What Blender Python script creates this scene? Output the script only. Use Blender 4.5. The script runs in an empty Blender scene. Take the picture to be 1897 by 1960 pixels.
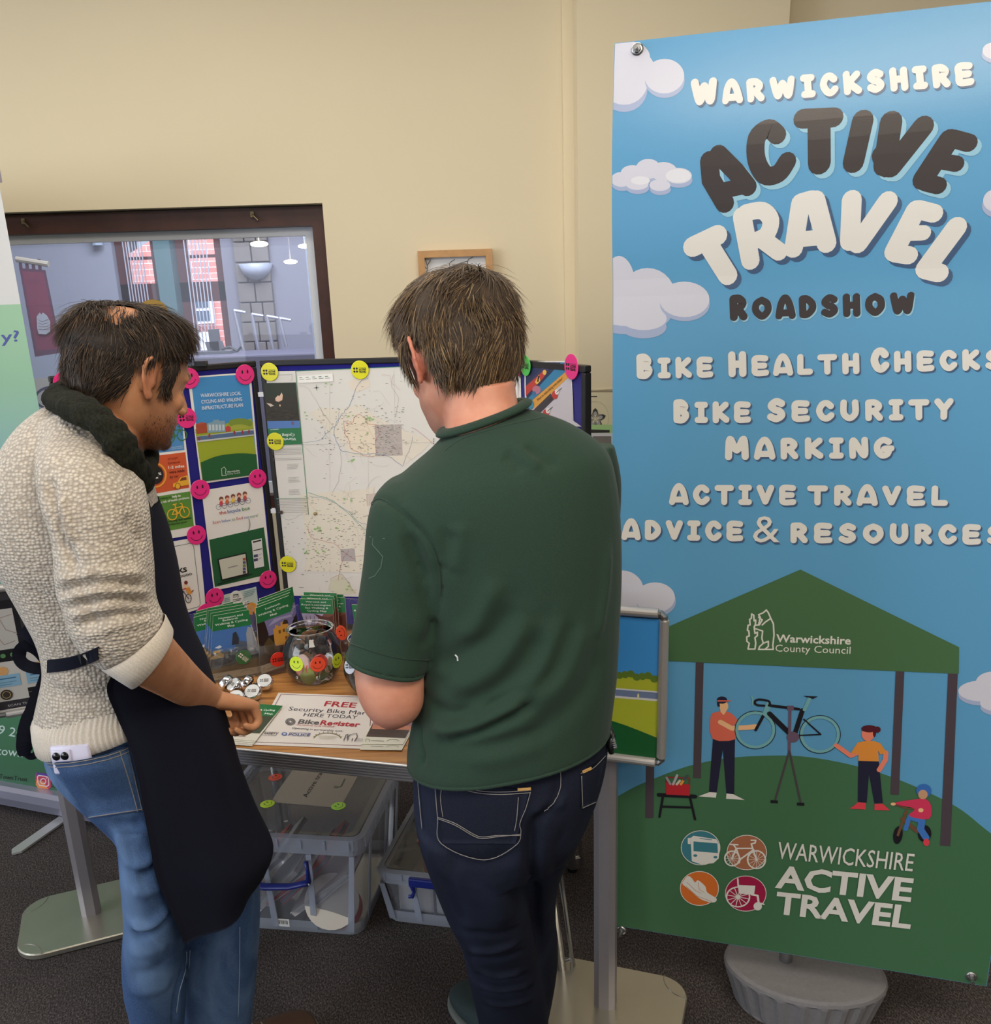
import bpy, bmesh, math, random
import numpy as np
from mathutils import Vector, Matrix
from mathutils.bvhtree import BVHTree
from mathutils.geometry import tessellate_polygon

SC = bpy.context.scene
COL = SC.collection
rnd = random.Random(7)
# ------------------------------------------------------------------ camera
CAM_H, FPX, PCX, PCY = 1.66, 1755.0, 948.5, 1100.0      # image treated as 1897 x 1960
PITCH, ROLL = math.radians(17.1), math.radians(2.0)
_f = Vector((0, math.cos(PITCH), -math.sin(PITCH)))
_u = Vector((0, math.sin(PITCH), math.cos(PITCH)))
_r = Vector((1, 0, 0))
CR = math.cos(ROLL) * _r - math.sin(ROLL) * _u
CU = math.sin(ROLL) * _r + math.cos(ROLL) * _u
CAM = Vector((0, 0, CAM_H))
cam = bpy.data.cameras.new('camera')
cam.sensor_fit = 'AUTO'; cam.sensor_width = 36; cam.lens = FPX / 1960 * 36
cam.shift_y = (PCY - 980) / 1960; cam.shift_x = 0
cam.clip_start = .02; cam.clip_end = 200
camo = bpy.data.objects.new('camera', cam); COL.objects.link(camo)
m = Matrix((CR, CU, -_f)).transposed().to_4x4(); m.translation = CAM
camo.matrix_world = m
SC.camera = camo
# ------------------------------------------------------------------ world, lights, exposure
SC.view_settings.view_transform = 'Standard'; SC.view_settings.look = 'None'
SC.view_settings.gamma = 1; SC.view_settings.use_curve_mapping = False
SC.view_settings.exposure = 0.76
w = bpy.data.worlds.new('world'); SC.world = w; w.use_nodes = True
w.node_tree.nodes['Background'].inputs[0].default_value = (.86, .92, 1, 1)
w.node_tree.nodes['Background'].inputs[1].default_value = .72
SC.cycles.max_bounces = 7; SC.cycles.transparent_max_bounces = 24
SC.cycles.use_denoising = True
def area_light(name, loc, rot, sx, sy, power, col):
    l = bpy.data.lights.new(name, 'AREA'); l.shape = 'RECTANGLE'; l.size = sx; l.size_y = sy
    l.energy = power; l.color = col
    o = bpy.data.objects.new(name, l); COL.objects.link(o); o.location = loc; o.rotation_euler = rot
    return o
area_light('window_daylight', (-4.3, -.6, 2.0), (math.radians(80), 0, math.radians(-80)), 2.6, 1.8, 55, (.86, .93, 1))
area_light('ceiling_area_light', (.3, .2, 2.86), (math.radians(14), 0, 0), 1.6, 1.2, 38, (1, .9, .74))
area_light('ceiling_area_light', (2.1, -1.6, 2.86), (math.radians(20), 0, 0), 1.2, 1.2, 34, (1, .9, .74))
area_light('ceiling_area_light', (-.5, 2.0, 2.86), (math.radians(-6), 0, 0), 2.4, 1.0, 15, (1, .94, .84))  # added over the table to brighten the back wall
area_light('far_room_light', (-1.2, 4.8, 3.1), (0, 0, 0), 2.2, 1.6, 95, (.96, .97, 1))
area_light('added_house_light', (-2.5, 8.2, 5.5), (math.radians(60), 0, 0), 6, 2, 700, (1, .98, .95))  # added lamp outdoors, standing in for sun on the brick
# ------------------------------------------------------------------ helpers: geometry from measurements
def ray(px, py): return _f * FPX + CR * (px - PCX) + CU * (PCY - py)
def PY(px, py, y):
    v = ray(px, py); return CAM + v * (y / v.y)
def PZ(px, py, z):
    v = ray(px, py); return CAM + v * ((z - CAM_H) / v.z)
def PP(px, py, p0, n):
    v = ray(px, py); return CAM + v * ((p0 - CAM).dot(n) / v.dot(n))
def toPX(p):
    v = Vector(p) - CAM; a = v.dot(_f)
    return PCX + FPX * v.dot(CR) / a, PCY - FPX * v.dot(CU) / a
def lin(c):
    c = c / 255.0
    return c / 12.92 if c <= .04045 else ((c + .055) / 1.055) ** 2.4
def rgb(r, g, b): return (lin(r), lin(g), lin(b), 1)
# ------------------------------------------------------------------ helpers: materials
MATS = {}
def mat(name, c, rough=.6, metal=0, spec=.5, bump=0, bscale=200, var=0, vscale=20, emit=0, coat=0, sheen=0):
    if name in MATS: return MATS[name]
    m = bpy.data.materials.new(name); m.use_nodes = True; nt = m.node_tree
    b = nt.nodes['Principled BSDF']; col = rgb(*c)
    b.inputs['Base Color'].default_value = col
    b.inputs['Roughness'].default_value = rough; b.inputs['Metallic'].default_value = metal
    b.inputs['Specular IOR Level'].default_value = spec
    if coat: b.inputs['Coat Weight'].default_value = coat
    if sheen: b.inputs['Sheen Weight'].default_value = sheen
    if emit:
        b.inputs['Emission Color'].default_value = col; b.inputs['Emission Strength'].default_value = emit
    if var or bump:
        tc = nt.nodes.new('ShaderNodeTexCoord')
    if var:
        n = nt.nodes.new('ShaderNodeTexNoise'); n.inputs['Scale'].default_value = vscale; n.inputs['Detail'].default_value = 4
        nt.links.new(tc.outputs['Object'], n.inputs['Vector'])
        mr = nt.nodes.new('ShaderNodeMapRange'); mr.inputs[1].default_value = .3; mr.inputs[2].default_value = .7
        mr.inputs[3].default_value = 1 - var; mr.inputs[4].default_value = 1 + var
        nt.links.new(n.outputs['Fac'], mr.inputs[0])
        mx = nt.nodes.new('ShaderNodeVectorMath'); mx.operation = 'SCALE'; mx.inputs[0].default_value = col[:3]
        nt.links.new(mr.outputs[0], mx.inputs['Scale']); nt.links.new(mx.outputs[0], b.inputs['Base Color'])
    if bump:
        n2 = nt.nodes.new('ShaderNodeTexNoise'); n2.inputs['Scale'].default_value = bscale; n2.inputs['Detail'].default_value = 3
        nt.links.new(tc.outputs['Object'], n2.inputs['Vector'])
        bp = nt.nodes.new('ShaderNodeBump'); bp.inputs['Strength'].default_value = bump; bp.inputs['Distance'].default_value = .002
        nt.links.new(n2.outputs['Fac'], bp.inputs['Height']); nt.links.new(bp.outputs[0], b.inputs['Normal'])
    MATS[name] = m; return m
def clear_mat(name, tint=(1, 1, 1), haze=.05, hazecol=(200, 205, 215), gloss=1.0, rough=.03):
    """clear plastic or glass sheet: transparent, a little milky, with fresnel reflection"""
    if name in MATS: return MATS[name]
    m = bpy.data.materials.new(name); m.use_nodes = True; nt = m.node_tree; N = nt.nodes; L = nt.links
    N.clear(); out = N.new('ShaderNodeOutputMaterial')
    t = N.new('ShaderNodeBsdfTransparent'); t.inputs[0].default_value = (*tint, 1)
    d = N.new('ShaderNodeBsdfDiffuse'); d.inputs[0].default_value = rgb(*hazecol)
    tl = N.new('ShaderNodeBsdfTranslucent'); tl.inputs[0].default_value = rgb(*hazecol)
    dm = N.new('ShaderNodeMixShader'); dm.inputs[0].default_value = .5
    L.new(d.outputs[0], dm.inputs[1]); L.new(tl.outputs[0], dm.inputs[2])
    a = N.new('ShaderNodeMixShader'); a.inputs[0].default_value = haze
    L.new(t.outputs[0], a.inputs[1]); L.new(dm.outputs[0], a.inputs[2])
    g = N.new('ShaderNodeBsdfGlossy'); g.inputs['Roughness'].default_value = rough
    fr = N.new('ShaderNodeFresnel'); fr.inputs[0].default_value = 1.45
    mu = N.new('ShaderNodeMath'); mu.operation = 'MULTIPLY'; mu.inputs[1].default_value = gloss
    L.new(fr.outputs[0], mu.inputs[0])
    b = N.new('ShaderNodeMixShader'); L.new(mu.outputs[0], b.inputs[0]); L.new(a.outputs[0], b.inputs[1]); L.new(g.outputs[0], b.inputs[2])
    L.new(b.outputs[0], out.inputs[0]); MATS[name] = m; return m
# ------------------------------------------------------------------ helpers: objects
def tag(o, label=None, cat=None, group=None, kind=None):
    if label: o['label'] = label
    if cat: o['category'] = cat
    if group: o['group'] = group
    if kind: o['kind'] = kind
    return o
def empty(name, loc, label=None, cat=None, group=None, rotz=0):
    o = bpy.data.objects.new(name, None); COL.objects.link(o); o.location = loc; o.rotation_euler = (0, 0, rotz)
    o.empty_display_size = .1
    return tag(o, label, cat, group)
def wm(o):
    """world matrix without a depsgraph update"""
    m = o.matrix_basis.copy()
    if o.parent: m = wm(o.parent) @ o.matrix_parent_inverse @ m
    return m
def mkobj(name, verts, faces, mats, parent=None, mi=None, smooth=False, world=True):
    """verts in world space by default; stored relative to the parent"""
    if parent is not None and world:
        inv = wm(parent).inverted(); verts = [inv @ Vector(v) for v in verts]
    me = bpy.data.meshes.new(name)
    me.from_pydata([tuple(v) for v in verts], [], faces)
    if not isinstance(mats, (list, tuple)): mats = [mats]
    for m_ in mats: me.materials.append(m_)
    if mi is not None: me.polygons.foreach_set('material_index', mi)
    if smooth: me.polygons.foreach_set('use_smooth', [True] * len(me.polygons))
    me.update()
    o = bpy.data.objects.new(name, me); COL.objects.link(o)
    if parent is not None: o.parent = parent
    elif world and verts:
        # put the origin at the middle of the base
        xs = [v[0] for v in verts]; ys = [v[1] for v in verts]; zs = [v[2] for v in verts]
        c = Vector(((min(xs) + max(xs)) / 2, (min(ys) + max(ys)) / 2, min(zs)))
        me.transform(Matrix.Translation(-c)); o.location = c
    return o
class MB:
    """mesh builder: gathers shapes with materials, links them as one object"""
    def __init__(s): s.v = []; s.f = []; s.m = []; s.mats = []; s.k = 0
    def mi(s, m_):
        if m_ not in s.mats: s.mats.append(m_)
        return s.mats.index(m_)
    def add(s, vs, fs, m_):
        b = len(s.v); s.v += [Vector(v) for v in vs]; i = s.mi(m_)
        for f in fs: s.f.append([b + j for j in f]); s.m.append(i)
    def box(s, c, size, m_, rot=None, bev=0):
        hx, hy, hz = size[0] / 2, size[1] / 2, size[2] / 2
        if bev:
            bm = bmesh.new(); bmesh.ops.create_cube(bm, size=1)
            for v in bm.verts: v.co = Vector((v.co.x * size[0], v.co.y * size[1], v.co.z * size[2]))
            bmesh.ops.bevel(bm, geom=bm.edges[:], offset=bev, segments=2, affect='EDGES', profile=.5)
            vs = [v.co.copy() for v in bm.verts]; fs = [[v.index for v in f.verts] for f in bm.faces]; bm.free()
        else:
            vs = [Vector((x, y, z)) for x in (-hx, hx) for y in (-hy, hy) for z in (-hz, hz)]
            fs = [(0, 1, 3, 2), (4, 6, 7, 5), (0, 4, 5, 1), (2, 3, 7, 6), (0, 2, 6, 4), (1, 5, 7, 3)]
        if rot is not None: vs = [rot @ v for v in vs]
        s.add([v + Vector(c) for v in vs], fs, m_)
    def slab(s, pts, n, t, m_):
        """polygon pts (world) extruded by t along n"""
        n = Vector(n).normalized(); a = [Vector(p) for p in pts]; b = [p + n * t for p in a]; k = len(a)
        tri = tessellate_polygon([a])
        fs = [list(x) for x in tri] + [[k + i for i in x] for x in tri] + [[i, (i + 1) % k, k + (i + 1) % k, k + i] for i in range(k)]
        s.add(a + b, fs, m_)
    def tube(s, pts, r, m_, seg=10, cap=True, flat=1.0, up=None):
        pts = [Vector(p) for p in pts]; n = len(pts)
        rs = r if isinstance(r, (list, tuple)) else [r] * n
        vs = []; fs = []; prev = Vector(up) if up is not None else None
        for i, p in enumerate(pts):
            t = (pts[min(i + 1, n - 1)] - pts[max(i - 1, 0)])
            t = t.normalized() if t.length > 1e-9 else Vector((0, 0, 1))
            if prev is None: prev = Vector((0, 0, 1)) if abs(t.z) < .9 else Vector((1, 0, 0))
            a = t.cross(prev)
            if a.length < 1e-6: a = t.cross(Vector((.3, .5, .8)))
            a.normalize(); b = a.cross(t).normalized(); prev = b
            for k in range(seg):
                th_ = 2 * math.pi * k / seg
                vs.append(p + (a * math.cos(th_) + b * math.sin(th_) * flat) * rs[i])
        for i in range(n - 1):
            for k in range(seg):
                fs.append([i * seg + k, i * seg + (k + 1) % seg, (i + 1) * seg + (k + 1) % seg, (i + 1) * seg + k])
        if cap: fs.append(list(range(seg))[::-1]); fs.append([(n - 1) * seg + k for k in range(seg)])
        s.add(vs, fs, m_)
    def lathe(s, prof, c, m_, seg=32, cap=False, axis=None):
        vs = []; fs = []; n = len(prof); q = axis
        for (rr, z) in prof:
            for k in range(seg):
                a = 2 * math.pi * k / seg; v = Vector((rr * math.cos(a), rr * math.sin(a), z))
                if q is not None: v = q @ v
                vs.append(v + Vector(c))
        for i in range(n - 1):
            for k in range(seg):
                fs.append([i * seg + k, i * seg + (k + 1) % seg, (i + 1) * seg + (k + 1) % seg, (i + 1) * seg + k])
        if cap: fs.append(list(range(seg))[::-1]); fs.append([(n - 1) * seg + k for k in range(seg)])
        s.add(vs, fs, m_)
    def ball(s, c, r, m_, seg=16, rot=None):
        if not isinstance(r, (tuple, list, Vector)): r = (r, r, r)
        vs = []; fs = []; h = seg // 2
        for i in range(h + 1):
            ph = math.pi * i / h
            for k in range(seg):
                a = 2 * math.pi * k / seg
                v = Vector((r[0] * math.sin(ph) * math.cos(a), r[1] * math.sin(ph) * math.sin(a), r[2] * math.cos(ph)))
                vs.append((rot @ v if rot is not None else v) + Vector(c))
        for i in range(h):
            for k in range(seg):
                fs.append([i * seg + k, (i + 1) * seg + k, (i + 1) * seg + (k + 1) % seg, i * seg + (k + 1) % seg])
        s.add(vs, fs, m_)
    def build(s, name, parent=None, smooth=False, world=True):
        return mkobj(name, s.v, s.f, s.mats, parent, s.m, smooth, world)
def copy_tree(o, parent=None):
    c = o.copy(); COL.objects.link(c)
    if parent is not None: c.parent = parent
    for ch in [x for x in bpy.data.objects if x.parent is o]: copy_tree(ch, c)
    return c
def catmull(pts, sub=6):
    P_ = [Vector(p) for p in pts]; out = []
    if len(P_) < 3: return P_
    for i in range(len(P_) - 1):
        p0 = P_[max(i - 1, 0)]; p1 = P_[i]; p2 = P_[i + 1]; p3 = P_[min(i + 2, len(P_) - 1)]
        for k in range(sub):
            t = k / sub
            out.append(.5 * ((2 * p1) + (p2 - p0) * t + (2 * p0 - 5 * p1 + 4 * p2 - p3) * t * t + (3 * p1 - p0 - 3 * p2 + p3) * t ** 3))
    out.append(P_[-1]); return out
def cm2(pts, sub=6, closed=False):
    if closed:
        q = [pts[-1]] + list(pts) + [pts[0], pts[1]]
        r = catmull([(a, b, 0) for a, b in q], sub)
        return [(v.x, v.y) for v in r[sub:sub * (len(pts) + 1)]]
    return [(v.x, v.y) for v in catmull([(a, b, 0) for a, b in pts], sub)]
# ------------------------------------------------------------------ flat print (lettering and pictures on sheets)
_TXT = {}
def text_mesh(s_, bold=0.0, spacing=1.0):
    k = (s_, bold, spacing)
    if k in _TXT: return _TXT[k]
    cu = bpy.data.curves.new('t', 'FONT'); cu.body = s_; cu.resolution_u = 2; cu.offset = bold; cu.space_character = spacing
    cu.fill_mode = 'FRONT' if hasattr(cu, 'fill_mode') else cu.fill_mode
    o = bpy.data.objects.new('t', cu); COL.objects.link(o)
    dg = bpy.context.evaluated_depsgraph_get(); me = o.evaluated_get(dg).to_mesh()
    vs = [(v.co.x, v.co.y) for v in me.vertices]; fs = [list(p.vertices) for p in me.polygons]
    o.evaluated_get(dg).to_mesh_clear(); bpy.data.objects.remove(o); bpy.data.curves.remove(cu)
    if vs:
        x0 = min(v[0] for v in vs); vs = [(x - x0, y) for x, y in vs]
    wd = max([v[0] for v in vs] + [1e-3])
    _TXT[k] = (vs, fs, wd); return _TXT[k]
def arc(cx, cy, rx, ry, a0, a1, n=10):
    return [(cx + rx * math.cos(math.radians(a0 + (a1 - a0) * i / n)), cy + ry * math.sin(math.radians(a0 + (a1 - a0) * i / n))) for i in range(n + 1)]
# bubble capitals as fat strokes in a 1 x 1 box (y up)
BUB = {
 'A': [[(.08, .12), (.24, .66), (.5, .93), (.76, .66), (.92, .12)], [(.2, .25), (.8, .25)]],
 'B': [[(.2, .14), (.2, .86)], [(.2, .86), (.5, .86), (.7, .7), (.5, .53), (.25, .53)], [(.5, .53), (.76, .34), (.55, .14), (.2, .14)]],
 'C': [[(.82, .72), (.6, .86), (.34, .8), (.17, .5), (.34, .2), (.6, .13), (.84, .28)]],
 'D': [[(.2, .14), (.2, .86)], [(.2, .86), (.5, .84), (.8, .62), (.8, .38), (.5, .16), (.2, .14)]],
 'E': [[(.82, .85), (.22, .85), (.18, .5), (.22, .15), (.84, .15)], [(.2, .5), (.74, .5)]],
 'G': [[(.8, .78), (.5, .87), (.2, .68), (.17, .38), (.42, .13), (.72, .2), (.78, .44), (.55, .44)], [(.78, .44), (.93, .46)]],
 'H': [[(.18, .12), (.18, .88)], [(.82, .12), (.82, .88)], [(.18, .5), (.82, .5)]],
 'I': [[(.5, .14), (.5, .86)], [(.22, .86), (.78, .86)], [(.22, .14), (.78, .14)]],
 'K': [[(.18, .12), (.18, .88)], [(.8, .86), (.28, .5), (.84, .14)]],
 'L': [[(.22, .88), (.2, .15), (.82, .15)]],
 'M': [[(.13, .12), (.2, .86), (.5, .4), (.8, .86), (.87, .12)]],
 'N': [[(.17, .12), (.2, .86), (.8, .14), (.83, .88)]],
 'O': [[(.5, .86), (.2, .7), (.17, .38), (.5, .13), (.83, .38), (.8, .7), (.5, .86)]],
 'R': [[(.2, .12), (.2, .86)], [(.2, .86), (.55, .86), (.78, .68), (.55, .48), (.3, .45)], [(.5, .45), (.82, .13)]],
 'S': [[(.8, .78), (.5, .87), (.22, .7), (.4, .53), (.66, .46), (.8, .28), (.5, .13), (.18, .22)]],
 'T': [[(.12, .84), (.88, .84)], [(.5, .84), (.5, .13)]],
 'U': [[(.18, .88), (.18, .36), (.5, .13), (.82, .36), (.82, .88)]],
 'V': [[(.15, .86), (.5, .16), (.85, .86)]],
 'W': [[(.1, .86), (.27, .16), (.5, .7), (.73, .16), (.9, .86)]],
 'Y': [[(.15, .87), (.5, .5), (.85, .87)], [(.5, .5), (.48, .13)]],
}
class Art:
    """print on a flat sheet; coordinates are measured on the photograph and carried onto the sheet's own plane"""
    EPS = 6e-5
    def __init__(s, p0, right, n, px=True, uvmap=None):
        s.p0 = Vector(p0); s.r = Vector(right).normalized(); s.n = Vector(n).normalized(); s.u = s.n.cross(s.r).normalized()
        if s.u.z < 0 and abs(s.n.z) < .9: s.u = -s.u
        s.px = px; s.V = []; s.Fc = []; s.M = []; s.mats = []; s.layer = 1; s.q = uvmap
    def uv(s, x, y):
        if s.q: x, y = s.q(x, y)
        if not s.px: return (x, y)
        p = PP(x, y, s.p0, s.n) - s.p0
        return (p.dot(s.r), p.dot(s.u))
    def _mi(s, m_):
        if m_ not in s.mats: s.mats.append(m_)
        return s.mats.index(m_)
    def raw(s, uvs, faces, m_, layer=None):
        if layer is None: s.layer += 1; layer = s.layer
        s.k = (getattr(s, 'k', 0) + 1) % 16; b = len(s.V); s.V += [(a, c, layer + s.k * .05) for a, c in uvs]; i = s._mi(m_)
        for f in faces: s.Fc.append([b + j for j in f]); s.M.append(i)
    def poly(s, pts, m_, holes=(), layer=None):
        rings = [[Vector((*s.uv(*p), 0)) for p in ring] for ring in [pts] + list(holes)]
        tri = tessellate_polygon(rings); flat = [(v.x, v.y) for r_ in rings for v in r_]
        s.raw(flat, [list(t) for t in tri], m_, layer)
    def _fat(s, uvs, w, m_, layer, closed=False):
        # thick polyline in uv space with round joints
        if closed: uvs = list(uvs) + [uvs[0]]
        P_ = [Vector(uvs[0])]
        for q in uvs[1:]:
            if (Vector(q) - P_[-1]).length > 1e-6: P_.append(Vector(q))
        if len(P_) < 2: return
        def cap(c): s.raw([(c.x + w / 2 * math.cos(t * math.pi / 7), c.y + w / 2 * math.sin(t * math.pi / 7)) for t in range(14)], [list(range(14))], m_, layer)
        D_ = [(P_[i + 1] - P_[i]).normalized() for i in range(len(P_) - 1)]; nv = lambda d: Vector((-d.y, d.x)) * w / 2
        strip = [(P_[0] + nv(D_[0]), P_[0] - nv(D_[0]))]; cap(P_[0])
        def flush(st):
            if len(st) > 1: s.raw([p for pr in st for p in pr], [[2 * i, 2 * i + 1, 2 * i + 3, 2 * i + 2] for i in range(len(st) - 1)], m_, layer)
        for i in range(1, len(P_) - 1):
            c_ = D_[i - 1].dot(D_[i])
            if c_ > .86:
                h = (D_[i - 1] + D_[i]).normalized(); n_ = nv(h) / max(.5, h.dot(D_[i])); strip.append((P_[i] + n_, P_[i] - n_))
            else:
                strip.append((P_[i] + nv(D_[i - 1]), P_[i] - nv(D_[i - 1]))); flush(strip); cap(P_[i]); strip = [(P_[i] + nv(D_[i]), P_[i] - nv(D_[i]))]
        strip.append((P_[-1] + nv(D_[-1]), P_[-1] - nv(D_[-1]))); flush(strip); cap(P_[-1])
    def stroke(s, pts, wpx, m_, layer=None, closed=False, smooth=0):
        if smooth: pts = cm2(pts, smooth, closed)
        if layer is None: s.layer += 1; layer = s.layer
        uvs = [s.uv(*p) for p in pts]
        a = s.uv(pts[0][0], pts[0][1]); b = s.uv(pts[0][0], pts[0][1] + 10)
        k = (Vector(a) - Vector(b)).length / 10
        s._fat(uvs, wpx * k, m_, layer, closed)
    def ell(s, cx, cy, rx, ry, m_, n=28, layer=None, rot=0):
        c_, s_ = math.cos(rot), math.sin(rot)
        s.poly([(cx + rx * math.cos(t) * c_ - ry * math.sin(t) * s_, cy + rx * math.cos(t) * s_ + ry * math.sin(t) * c_) for t in [2 * math.pi * i / n for i in range(n)]], m_, layer=layer)
    def ring(s, cx, cy, rx, ry, wpx, m_, n=32, layer=None):
        s.stroke([(cx + rx * math.cos(2 * math.pi * i / n), cy + ry * math.sin(2 * math.pi * i / n)) for i in range(n)], wpx, m_, layer, True)
    def text(s, body, x0, y0, x1, y1, h, m_, bold=0.0, shear=0.0, dx=0, dy=0, fit=True, align='l', up=None):
        """baseline from (x0,y0) to (x1,y1), cap height h, all measured on the photograph"""
        vs, fs, wd = text_mesh(body, bold)
        a = Vector(s.uv(x0 + dx, y0 + dy)); b = Vector(s.uv(x1 + dx, y1 + dy))
        L_ = math.hypot(x1 - x0, y1 - y0); ux, uy = (x1 - x0) / L_, (y1 - y0) / L_
        if up is None: up = (uy, -ux)
        c = Vector(s.uv(x0 + dx + up[0] * h, y0 + dy + up[1] * h))
        e1 = (b - a); e2 = (c - a) / .73
        if not fit: e1 = e1.normalized() * e2.length * wd
        s.layer += 1
        s.raw([tuple(a + e1 * (x / wd) + e2 * y + e1.normalized() * (y * shear * e2.length)) for x, y in vs], fs, m_, s.layer)
    def bubble(s, ch, quad, m_, w=.3, layer=None, dx=0, dy=0):
        """quad = four corners bl, br, tr, tl of the letter's box"""
        q = [(x + dx, y + dy) for x, y in quad]
        Q = [Vector(s.uv(*p)) for p in q]
        if layer is None: s.layer += 1; layer = s.layer
        hw = ((Q[3] - Q[0]).length + (Q[2] - Q[1]).length) / 2
        for st in BUB[ch]:
            p = cm2(st, 5) if len(st) > 3 or ch in 'LU' and len(st) > 2 and ch == 'U' else st
            uvs = []
            for (x, y) in p:
                x = w * .42 + x * (1 - w * .84) if True else x
                uvs.append(tuple(Q[0] * (1 - x) * (1 - y) + Q[1] * x * (1 - y) + Q[2] * x * y + Q[3] * (1 - x) * y))
            s._fat(uvs, w * hw, m_, layer)
    def word(s, body, x0, y0, x1, y1, h, m_, w=.3, shadow=None, sdx=4, sdy=4, first=1.0, gap=.02):
        """bubble lettering along a baseline on the photograph; first = height factor of the leading capital"""
        wid = {'I': .78, 'M': 1.2, 'W': 1.3, 'T': 1.02, 'L': .88, 'O': 1.08, ' ': .5}
        tot = sum(wid.get(c, .96) for c in body); L_ = math.hypot(x1 - x0, y1 - y0); ux, uy = (x1 - x0) / L_, (y1 - y0) / L_
        for pas in ((1, 0) if shadow else (0,)):
            s.layer += 1; ly = s.layer; t = 0
            for i, c in enumerate(body):
                ww = wid.get(c, .96)
                if c != ' ':
                    a = t / tot * L_ + gap * .5 * L_ / tot; b = (t + ww) / tot * L_ - gap * .5 * L_ / tot
                    hh = h * (first if (i == 0 or body[i - 1] == ' ') else 1)
                    P0 = (x0 + ux * a, y0 + uy * a); P1 = (x0 + ux * b, y0 + uy * b); up = (uy * hh, -ux * hh)
                    quad = [P0, P1, (P1[0] + up[0], P1[1] + up[1]), (P0[0] + up[0], P0[1] + up[1])]
                    s.bubble(c, quad, shadow if pas else m_, w, ly, sdx if pas else 0, sdy if pas else 0)
                t += ww
    def build(s, name, parent, warp=None, cuts=(), clip=None):
        ep = min(s.EPS, .0032 / max(1, s.layer)); bm = bmesh.new(); vs = [bm.verts.new((a, b, l * ep)) for a, b, l in s.V]
        for f, i in zip(s.Fc, s.M):
            try: fc = bm.faces.new([vs[j] for j in f]); fc.material_index = i
            except ValueError: pass
        if clip:
            for co, no in clip:
                bmesh.ops.bisect_plane(bm, geom=bm.verts[:] + bm.edges[:] + bm.faces[:], plane_co=(*co, 0), plane_no=(*no, 0), clear_outer=True)
        for c in cuts:
            bmesh.ops.bisect_plane(bm, geom=bm.verts[:] + bm.edges[:] + bm.faces[:], plane_co=(0, c, 0), plane_no=(0, 1, 0))
        bm.verts.index_update()
        for f in bm.faces:
            if f.normal.z < 0: f.normal_flip()
        V = [(v.co.x, v.co.y, v.co.z) for v in bm.verts]; Fc = [[v.index for v in f.verts] for f in bm.faces]; M = [f.material_index for f in bm.faces]
        bm.free()
        W = []
        for a, b, c in V:
            if warp: c += warp(a, b)
            W.append(s.p0 + s.r * a + s.u * b + s.n * c)
        return mkobj(name, W, Fc, s.mats, parent, M)
def paper(name, px=rgb): pass
def ink(c, rough=.55, coat=0): return mat('ink_%d_%d_%d_%d' % (*c, int(rough * 10)), c, rough, coat=coat)
WHITE = (236, 234, 232); BLACK = (22, 22, 24)
# ================================================================== setting
M_wall = mat('cream_wall_paint', (224, 209, 178), .75, bump=.12, bscale=60, var=.02, vscale=1.5)
def carpet():
    m = bpy.data.materials.new('charcoal_carpet'); m.use_nodes = True; nt = m.node_tree; N = nt.nodes; L = nt.links
    b = N['Principled BSDF']; b.inputs['Roughness'].default_value = 1; b.inputs['Specular IOR Level'].default_value = .1
    tc = N.new('ShaderNodeTexCoord'); n = N.new('ShaderNodeTexNoise'); n.inputs['Scale'].default_value = 260; n.inputs['Detail'].default_value = 4; n.inputs['Roughness'].default_value = .75
    mp = N.new('ShaderNodeMapping'); mp.inputs['Scale'].default_value = (1, .55, 1); mp.inputs['Rotation'].default_value = (0, 0, .9)
    L.new(tc.outputs['Object'], mp.inputs[0]); L.new(mp.outputs[0], n.inputs['Vector'])
    n2 = N.new('ShaderNodeTexNoise'); n2.inputs['Scale'].default_value = 5; n2.inputs['Detail'].default_value = 4; L.new(tc.outputs['Object'], n2.inputs['Vector'])
    cr = N.new('ShaderNodeValToRGB'); cr.color_ramp.elements[0].position = .36; cr.color_ramp.elements[0].color = rgb(38, 35, 36)
    cr.color_ramp.elements[1].position = .72; cr.color_ramp.elements[1].color = rgb(132, 124, 122)
    e = cr.color_ramp.elements.new(.52); e.color = rgb(78, 72, 72)
    L.new(n.outputs['Fac'], cr.inputs[0])
    mr = N.new('ShaderNodeMapRange'); mr.inputs[1].default_value = .3; mr.inputs[2].default_value = .7; mr.inputs[3].default_value = .8; mr.inputs[4].default_value = 1.15
    L.new(n2.outputs['Fac'], mr.inputs[0]); sc = N.new('ShaderNodeVectorMath'); sc.operation = 'SCALE'
    L.new(cr.outputs[0], sc.inputs[0]); L.new(mr.outputs[0], sc.inputs['Scale']); L.new(sc.outputs[0], b.inputs['Base Color'])
    bp = N.new('ShaderNodeBump'); bp.inputs['Strength'].default_value = .9; bp.inputs['Distance'].default_value = .004
    L.new(n.outputs['Fac'], bp.inputs['Height']); L.new(bp.outputs[0], b.inputs['Normal'])
    return m
M_carpet = carpet()
M_brown = mat('dark_brown_wood', (66, 34, 26), .4, var=.25, vscale=14)
M_white = mat('white_gloss_paint', (225, 228, 236), .4)
WA = math.radians(3.0); WALL0 = PY(600, 500, 3.25)
WD = Vector((math.cos(WA), math.sin(WA), 0)); WN = Vector((math.sin(WA), -math.cos(WA), 0))   # along the wall, out of the wall
def onwall(px, py, off=0): return PP(px, py, WALL0 + WN * off, WN)
def wl(p): return (Vector(p) - WALL0).dot(WD)
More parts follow.
